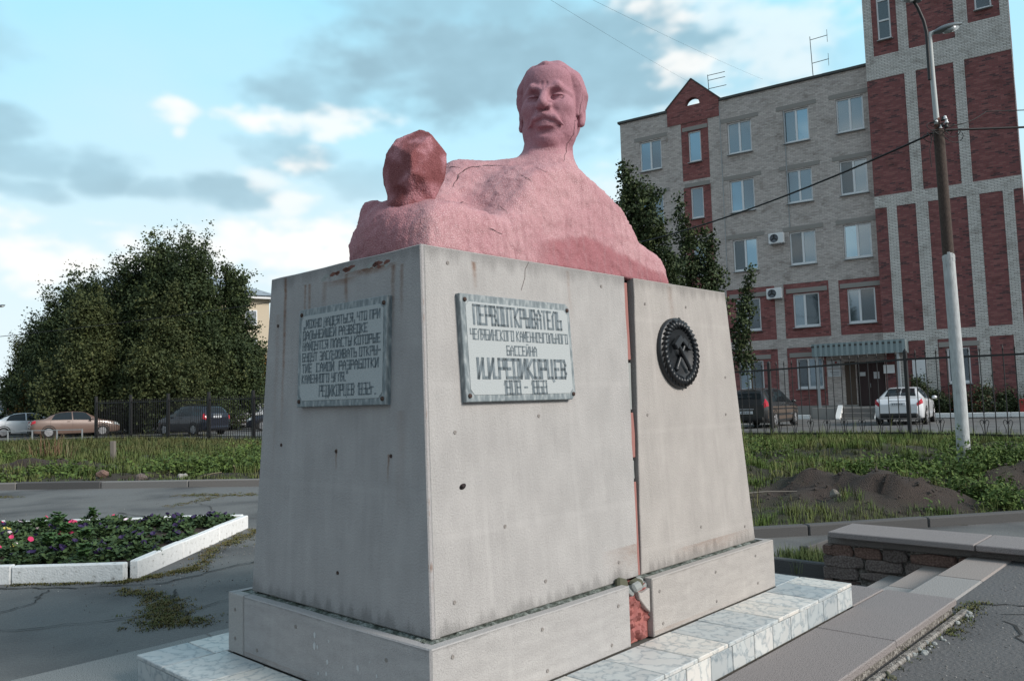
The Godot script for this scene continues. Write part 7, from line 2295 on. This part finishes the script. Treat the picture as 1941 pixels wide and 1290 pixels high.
func build_trees() -> void:
	var r := RandomNumberGenerator.new()
	r.seed = 77
	var big := leaf_clump(r, 12, 0.150, 0.40)
	var mid := leaf_clump(r, 9, 0.13, 0.24)
	var small := leaf_clump(r, 8, 0.10, 0.16)
	var dark := [Color(0.022, 0.041, 0.013), Color(0.036, 0.058, 0.018), Color(0.052, 0.074, 0.021), Color(0.070, 0.092, 0.026)]
	var olive := [Color(0.034, 0.049, 0.013), Color(0.045, 0.060, 0.016), Color(0.062, 0.075, 0.019), Color(0.078, 0.088, 0.025)]
	var left := [[-18.1, -52.0, 10.6, 2.4, "tallest-topped dark tree at the right end of the left clump, next to the plinth"], [-20.0, -50.5, 11.9, 3.1, "dark tree with a pointed double top, second from the right in the left clump"], [-22.3, -51.5, 12.3, 3.5, "broad dark tree in the middle of the left clump, its top the highest"], [-25.3, -53.0, 11.3, 3.6, "dark tree left of the highest one in the left clump"],
		[-28.5, -54.0, 10.4, 3.5, "lower rounded tree in the left half of the left clump"], [-31.0, -55.0, 9.4, 3.1, "leftmost full tree of the clump, sloping down to the white hut"], [-33.0, -56.0, 7.8, 2.2, "small tree at the left foot of the clump above the white cars"], [-25.8, -49.0, 8.6, 2.6, "olive-green lower tree in front of the clump, above the brown sedan"], [-20.9, -48.5, 8.2, 3.0, "olive-green lower tree in front of the clump, above the people carrier"]]
	for k in left.size():
		var t = left[k]
		make_tree("deciduous_tree", t[4], Vector3(t[0], 0, t[1]), lobes_for(r, t[2], t[3], 1.4, 26, 0.55), 0.22, 60.0, big, olive if k > 6 else dark, 100 + k, "bark", "trees of the left clump")
	for t in [[-17.6, -57.5, 5.0, 1.6, "yellowing bushy tree low at the right end of the left clump"], [-19.6, -58.0, 4.4, 1.5, "orange-tinged bushy tree behind the off-road car"], [-32.2, -53.5, 3.6, 1.0, "small orange-leaved sapling above the roof of the brown sedan"]]:
		make_tree("autumn_tree", t[4], Vector3(t[0], 0, t[1]), lobes_for(r, t[2], t[3], 0.9, 9), 0.10, 60.0, big, [Color(0.15, 0.10, 0.015), Color(0.17, 0.115, 0.015), Color(0.08, 0.075, 0.02), Color(0.24, 0.11, 0.015)], int(-t[0] * 10), "bark", "autumn trees of the left clump")
	for t in [[-47.5, -78.0, 9.0, 3.0, "distant tree at the left edge, nearest to the kiosk"], [-51.5, -76.0, 11.5, 3.2, "distant tall tree at the left edge behind the kiosk"], [-44.0, -84.0, 7.0, 3.0, "distant olive tree behind the white hut"]]:
		make_tree("distant_tree", t[4], Vector3(t[0], 0, t[1]), lobes_for(r, t[2], t[3], 1.5, 12), 0.25, 34.0, big, olive, int(-t[0] * 7), "bark", "distant trees at the left edge")
	# slender trees before the office building
	make_tree("poplar_tree", "dense young poplar with a leaning pointed top behind the bust's shoulder", Vector3(4.95, 0, -30.0), [[Vector3(-0.42, 9.6, 0), Vector3(0.32, 0.75, 0.32)], [Vector3(-0.15, 8.9, 0.1), Vector3(0.52, 0.8, 0.5)], [Vector3(-0.55, 8.3, 0), Vector3(0.55, 0.7, 0.5)], [Vector3(0.5, 8.6, 0), Vector3(0.30, 0.75, 0.32)], [Vector3(0.15, 7.7, 0.2), Vector3(0.75, 0.9, 0.65)], [Vector3(0.6, 7.0, 0), Vector3(0.6, 0.9, 0.6)], [Vector3(-0.35, 7.1, 0.1), Vector3(0.7, 0.8, 0.6)], [Vector3(0.2, 6.2, 0), Vector3(0.9, 0.9, 0.8)], [Vector3(0.8, 5.6, 0), Vector3(0.8, 0.9, 0.7)], [Vector3(0.2, 5.0, 0), Vector3(0.9, 0.9, 0.8)], [Vector3(1.0, 4.4, 0.1), Vector3(0.8, 0.9, 0.8)], [Vector3(0.2, 3.6, 0), Vector3(0.9, 1.0, 0.8)], [Vector3(0.1, 2.4, 0), Vector3(0.8, 0.9, 0.8)]], 0.11, 105.0, mid, dark, 131, "bark", "young poplars before the office building")
	make_tree("poplar_tree", "slim young poplar with two tops in front of the pink stair windows", Vector3(7.05, 0, -31.5), [[Vector3(-0.2, 8.9, 0), Vector3(0.16, 0.7, 0.16)], [Vector3(-0.1, 8.1, 0), Vector3(0.34, 0.7, 0.32)], [Vector3(0.1, 7.2, 0), Vector3(0.42, 0.8, 0.4)], [Vector3(0.75, 7.8, 0), Vector3(0.20, 0.65, 0.2)], [Vector3(0.85, 6.9, 0), Vector3(0.34, 0.75, 0.3)], [Vector3(0.35, 6.2, 0), Vector3(0.6, 0.8, 0.5)], [Vector3(1.0, 5.9, 0), Vector3(0.40, 0.8, 0.4)], [Vector3(-0.3, 6.2, 0), Vector3(0.36, 0.7, 0.4)], [Vector3(0.4, 5.2, 0), Vector3(0.75, 0.85, 0.6)], [Vector3(0.9, 4.7, 0), Vector3(0.6, 0.9, 0.6)], [Vector3(0.1, 4.2, 0), Vector3(0.7, 0.9, 0.6)], [Vector3(0.4, 3.0, 0), Vector3(0.8, 0.9, 0.6)]], 0.08, 95.0, mid, dark, 132, "bark", "young poplars before the office building")
	make_tree("poplar_tree", "sparse sapling in front of the dark lower windows, right of the plinth's top", Vector3(9.85, 0, -33.0), [[Vector3(0.15, 6.3, 0), Vector3(0.14, 0.55, 0.14)], [Vector3(0.0, 5.6, 0), Vector3(0.24, 0.55, 0.22)], [Vector3(-0.15, 4.9, 0), Vector3(0.36, 0.55, 0.3)], [Vector3(-0.35, 4.2, 0), Vector3(0.40, 0.6, 0.35)], [Vector3(-0.5, 3.5, 0), Vector3(0.36, 0.6, 0.35)], [Vector3(-0.3, 2.7, 0), Vector3(0.4, 0.6, 0.35)]], 0.045, 100.0, mid, dark, 133, "bark", "young poplars before the office building")
	# shrubs under the tower
	var base := Basis(Vector3.UP, FACADE_TURN)
	for k in 6:
		var x: float = [6.3, 7.0, 7.9, 8.9, 9.8, 10.9][k]
		var h: float = [1.75, 1.25, 1.30, 1.55, 1.2, 1.3][k]
		var p := FACADE_AT + base * Vector3(x, 0, 1.15 + 0.25 * (k % 2))
		make_tree("shrub", ["green shrub beside the white board, leftmost under the tower", "green shrub second from the left under the tower", "reddish-leaved shrub half behind the lamp pole", "tall reddish shrub right of the lamp pole", "green shrub between the tall reddish shrub and the planter", "green shrub behind the red planter at the right edge"][k], p, lobes_for(r, h, 0.72, 0.35, 6, 0.7), 0.025, 150.0, small, [Color(0.026, 0.044, 0.014), Color(0.034, 0.052, 0.016), Color(0.05, 0.062, 0.02), Color(0.16, 0.03, 0.016) if k in [2, 3] else Color(0.06, 0.07, 0.02)], 160 + k, "bark", "shrubs along the foot of the tower")

# ---------------------------------------------------------------- grass and weeds
func build_grass() -> void:
	var r := RandomNumberGenerator.new()
	r.seed = 31
	var short_ := blade_tuft(r, 14, 0.11, 0.009, 0.17)
	var long_ := blade_tuft(r, 15, 0.23, 0.009, 0.20)
	var seed_head := blade_tuft(r, 6, 0.62, 0.008, 0.14)
	var broad := leaf_clump(r, 9, 0.075, 0.13)
	var fresh := Color(0.118, 0.175, 0.032); var deep := Color(0.060, 0.10, 0.022); var straw := Color(0.22, 0.19, 0.075); var olive := Color(0.110, 0.118, 0.032)
	var lists := [[], [], [], []]
	var tints := [[], [], [], []]
	var add := func(k: int, x: float, z: float, s: float, c: Color, lift := 0.0) -> void:
		lists[k].append(Transform3D(Basis(Vector3.UP, r.randf() * TAU).scaled(Vector3(s, s * r.randf_range(0.75, 1.2), s)), Vector3(x, ground_height(x, z) - 0.02 + lift, z)))
		tints[k].append(c)
	# right verge
	for i in 30000:
		var x := r.randf_range(-3.0, 16.5); var z := r.randf_range(-25.2, -11.0)
		var beyond := kerb_line(x) - z
		var limit := -24.9 + (x - 7.3) * 1.31 - 1.4
		if beyond < 0.06 or z < limit: continue
		var b := bare(x, z)
		if r.randf() < b * 1.6: continue
		var n := hills.get_noise_2d(x * 3.0 + 40.0, z * 3.0)
		var c := deep.lerp(fresh, clampf(0.5 + n * 1.4 + r.randf_range(-0.3, 0.3), 0, 1))
		var near_edge: bool = beyond < 0.9 or z < limit + 2.2
		c = c.lerp(straw, clampf(hills.get_noise_2d(x * 3.1, z * 3.1 + 90.0) * 1.8, 0.0, 0.5))
		if r.randf() < 0.12: c = c.lerp(straw, 0.7)
		if near_edge: add.call(1, x, z, r.randf_range(0.45, 0.9), c.lerp(fresh, 0.35))
		elif n > -0.12 or r.randf() < 0.35: add.call(1 if n > 0.1 else 0, x, z, r.randf_range(0.5, 1.0), c)
		if r.randf() < 0.020: add.call(2, x, z, r.randf_range(0.6, 1.2), straw.lerp(fresh, r.randf()))
	# leafy weeds on the right heap
	for q in [[7.7, -12.9, 0.9, 0.5, 1500, 0.32], [7.0, -15.4, 0.9, 0.4, 500, 0.22], [8.6, -14.6, 0.7, 0.5, 500, 0.3], [9.8, -16.0, 1.2, 0.6, 700, 0.4], [3.6, -18.0, 1.8, 1.2, 900, 0.4]]:
		for i in q[4]:
			var x: float = q[0] + r.randfn() * q[2] * 0.6; var z: float = q[1] + r.randfn() * q[3] * 0.6
			if kerb_line(x) - z < 0.1 or bare(x, z) > 0.5: continue
			add.call(3, x, z, r.randf_range(0.7, 1.4), deep.lerp(fresh, r.randf() * 0.8), absf(r.randfn()) * q[5] * 0.5)
	# left verge
	for i in 30000:
		var z := r.randf_range(-41.0, -15.8); var x := r.randf_range(-33.0, -2.0)
		var beyond := kerb_line(x) - z
		if beyond < 0.05 or absf(x) > 0.72 * -z + 1.0: continue
		if z < -38.0 + (x + 14.0) * 0.63 - 0.6 and z < -41.5: continue
		if x > -22.0 and z < -38.2 + (x + 14.0) * 0.63 + 0.5: continue
		var b := bare(x, z)
		if r.randf() < b * 1.1: continue
		var n := hills.get_noise_2d(x * 1.5 + 40.0, z * 1.5)
		var c := deep.lerp(olive, clampf(0.6 + n * 2.2 + r.randf_range(-0.3, 0.3), 0, 1)).lerp(straw, clampf(hills.get_noise_2d(x * 2.3, z * 2.3 + 90.0) * 2.2, 0.0, 0.55))
		if z > -26.0: c = c.lerp(fresh, 0.4)
		if r.randf() < 0.10: c = c.lerp(straw, 0.6)
		add.call(0 if r.randf() < 0.72 or beyond < 1.0 else 1, x, z, r.randf_range(0.8, 1.5), c)
		if r.randf() < 0.03: add.call(3, x, z, 1.6, deep.lerp(fresh, r.randf()), 0.06)
		if r.randf() < 0.02: add.call(2, x, z, r.randf_range(0.6, 1.1), straw.lerp(olive, r.randf()))
	for q in [[-16.4, -25.5, 1.2, 0.5, 420, 0.3], [-10.2, -18.6, 1.0, 0.5, 400, 0.2], [-7.2, -19.0, 1.4, 0.6, 900, 0.25], [-6.2, -22.0, 2.0, 1.0, 900, 0.3], [-12.0, -17.6, 0.8, 0.3, 300, 0.2]]:
		for i in q[4]:
			var x: float = q[0] + r.randfn() * q[2] * 0.6; var z: float = q[1] + r.randfn() * q[3] * 0.6
			if kerb_line(x) - z < 0.1 or bare(x, z) > 0.5: continue
			add.call(3, x, z, r.randf_range(0.9, 1.6), deep.lerp(fresh, r.randf() * 0.7), absf(r.randfn()) * q[5] * 0.5)
	# tufts behind the coping of the rubble wall and at its end
	for i in 900:
		var p := from_plinth(r.randf_range(6.62, 7.35), 0, r.randf_range(-0.55, 3.4))
		if r.randf() < 0.8: add.call(1, p.x, p.z, r.randf_range(0.5, 1.0), fresh.lerp(straw, r.randf() * 0.25))
	for i in 260:
		var p := from_plinth(6.75 + r.randfn() * 0.22, 0, -1.15 + r.randfn() * 0.28)
		add.call(1, p.x, p.z, r.randf_range(0.35, 0.75), deep.lerp(straw, r.randf() * 0.35), 0.08)
	var names := ["short_grass", "long_grass", "seed_grass", "leafy_weeds"]
	var says := ["short grass covering the verges on both sides", "long grass growing on the verges along kerbs and fence", "tall grass gone to seed standing in the verges", "low broad-leaved weeds on the earth heaps and verges"]
	var meshes := [short_, long_, seed_head, broad]
	for k in 4:
		var o := scatter(names[k], meshes[k], mats.grass, lists[k], tints[k])
		o.set_meta("kind", "stuff")
		tag(o, says[k], "grass" if k < 3 else "weeds")

# ---------------------------------------------------------------- small things lying about
func build_litter() -> void:
	var r := RandomNumberGenerator.new()
	r.seed = 55
	var at := func(x: float, z: float, up := 0.0) -> Vector3: return Vector3(x, ground_height(x, z) + up, z)
	var g := Geo.new()
	var p: Vector3 = at.call(-11.9, -23.9)
	g.xf = Transform3D(Basis(Vector3(0, 0, 1), 0.03), p)
	g.box(Vector3(0, 0.24, 0), Vector3(0.13, 0.72, 0.13), 0.012)
	tag(part("wooden_stake", g, mats.old_wood), "short weathered wooden stake in the left grass", "stake")
	# dry clump of stalks
	var list := blade_tuft(r, 70, 0.85, 0.014, 1.1)
	p = at.call(-12.9, -22.4)
	tag(put("dry_plant", list, mats.dry_stalk, self, Transform3D(Basis.IDENTITY, p)), "dry orange-brown clump of stalks in the left grass", "plant")
	var list2 := blade_tuft(r, 12, 1.0, 0.010, 0.4)
	tag(put("dry_plant", list2, mats.dry_straw, self, Transform3D(Basis.IDENTITY, at.call(-12.2, -22.0))), "few pale dry stalks standing beside the orange-brown clump", "plant")
	var rocks := [[-7.25, -17.5, 0.14, "rubble_pale", "pale lump of broken concrete by the left kerb", "rubble"], [-8.1, -17.4, 0.20, "stone2", "grey-brown lump of rubble left of the pale one by the kerb", "rubble"], [-9.0, -17.6, 0.17, "stone1", "reddish lump of rubble farthest left by the kerb", "rubble"], [5.05, -12.9, 0.12, "old_wood", "upright stump of old wood in the right earth heap", "stump"], [7.0, -11.95, 0.04, "rubble_pale", "small pale stone in the grass by the right kerb", "stone"], [2.95, -12.5, 0.05, "rubble_pale", "pale pebble in the grass beside the plinth's right edge", "stone"], [9.2, -13.3, 0.07, "rubble_pale", "pale scrap lying on the bare soil under the lamp pole", "stone"], [5.9, -15.2, 0.06, "rubble_pale", "light stone on top of the right earth heap", "stone"]]
	for k in rocks:
		g = Geo.new()
		for j in 3:
			g.xf = Transform3D(Basis(Vector3(r.randfn(), r.randfn(), r.randfn()).normalized(), r.randf() * 3.0), at.call(k[0], k[1], k[2] * 0.35) + Vector3(r.randfn(), 0, r.randfn()) * k[2] * 0.25)
			g.box(Vector3.ZERO, Vector3(k[2] * r.randf_range(0.8, 1.5), k[2] * 0.7, k[2] * r.randf_range(0.7, 1.2)), k[2] * 0.22)
		tag(part(k[5] + "_lump" if k[5] == "rubble" else k[5], g, mats[k[3]]), k[4], k[5])
	for k in [[-6.2, -17.8, -6.0, -17.2, 0.30, "pale stick leaning in the grass by the left kerb"], [-6.75, -17.4, -6.3, -17.3, 0.12, "thin pale stick lying beside the broken concrete"], [9.0, -12.9, 9.5, -13.0, 0.16, "forked dead branch on the bare soil at the right"], [3.6, -13.4, 4.6, -13.3, 0.05, "long thin twig lying across the right earth heap"], [-5.3, -19.0, -4.4, -18.6, 0.18, "reddish stick poking out of the grass by the plinth's left edge"]]:
		g = Geo.new()
		var a: Vector3 = at.call(k[0], k[1], 0.03); var b: Vector3 = at.call(k[2], k[3], k[4])
		g.tube([a, a.lerp(b, 0.5) + Vector3(0.02, 0.02, 0), b], 0.018, 0.010, 6)
		if k[5].begins_with("forked"): g.tube([a.lerp(b, 0.5) + Vector3(0.02, 0.02, 0), b + Vector3(-0.2, 0.12, 0.1)], 0.012, 0.006, 5)
		tag(part("stick", g, mats.dry_straw if k[5].contains("pale") else mats.old_wood), k[5], "stick")
	# clods of earth on the heaps
	var clod := Geo.new()
	clod.box(Vector3.ZERO, Vector3(1.0, 0.7, 0.85), 0.26)
	var list3 := []
	for i in 2600:
		var x := r.randf_range(2.6, 11.5); var z := r.randf_range(-16.0, -12.0)
		if bare(x, z) < 0.35 or kerb_line(x) - z < 0.25: continue
		var s := 0.012 + 0.045 * pow(r.randf(), 3.0)
		list3.append(Transform3D(Basis(Vector3(r.randfn(), r.randfn(), r.randfn()).normalized(), r.randf() * TAU).scaled(Vector3.ONE * s), at.call(x, z, s * 0.2)))
	var cl := scatter("soil_clods", clod.mesh(), mats.soil_clod, list3, [])
	cl.set_meta("kind", "stuff")
	tag(cl, "crumbs and clods of dark earth on the heaps at the right", "soil")
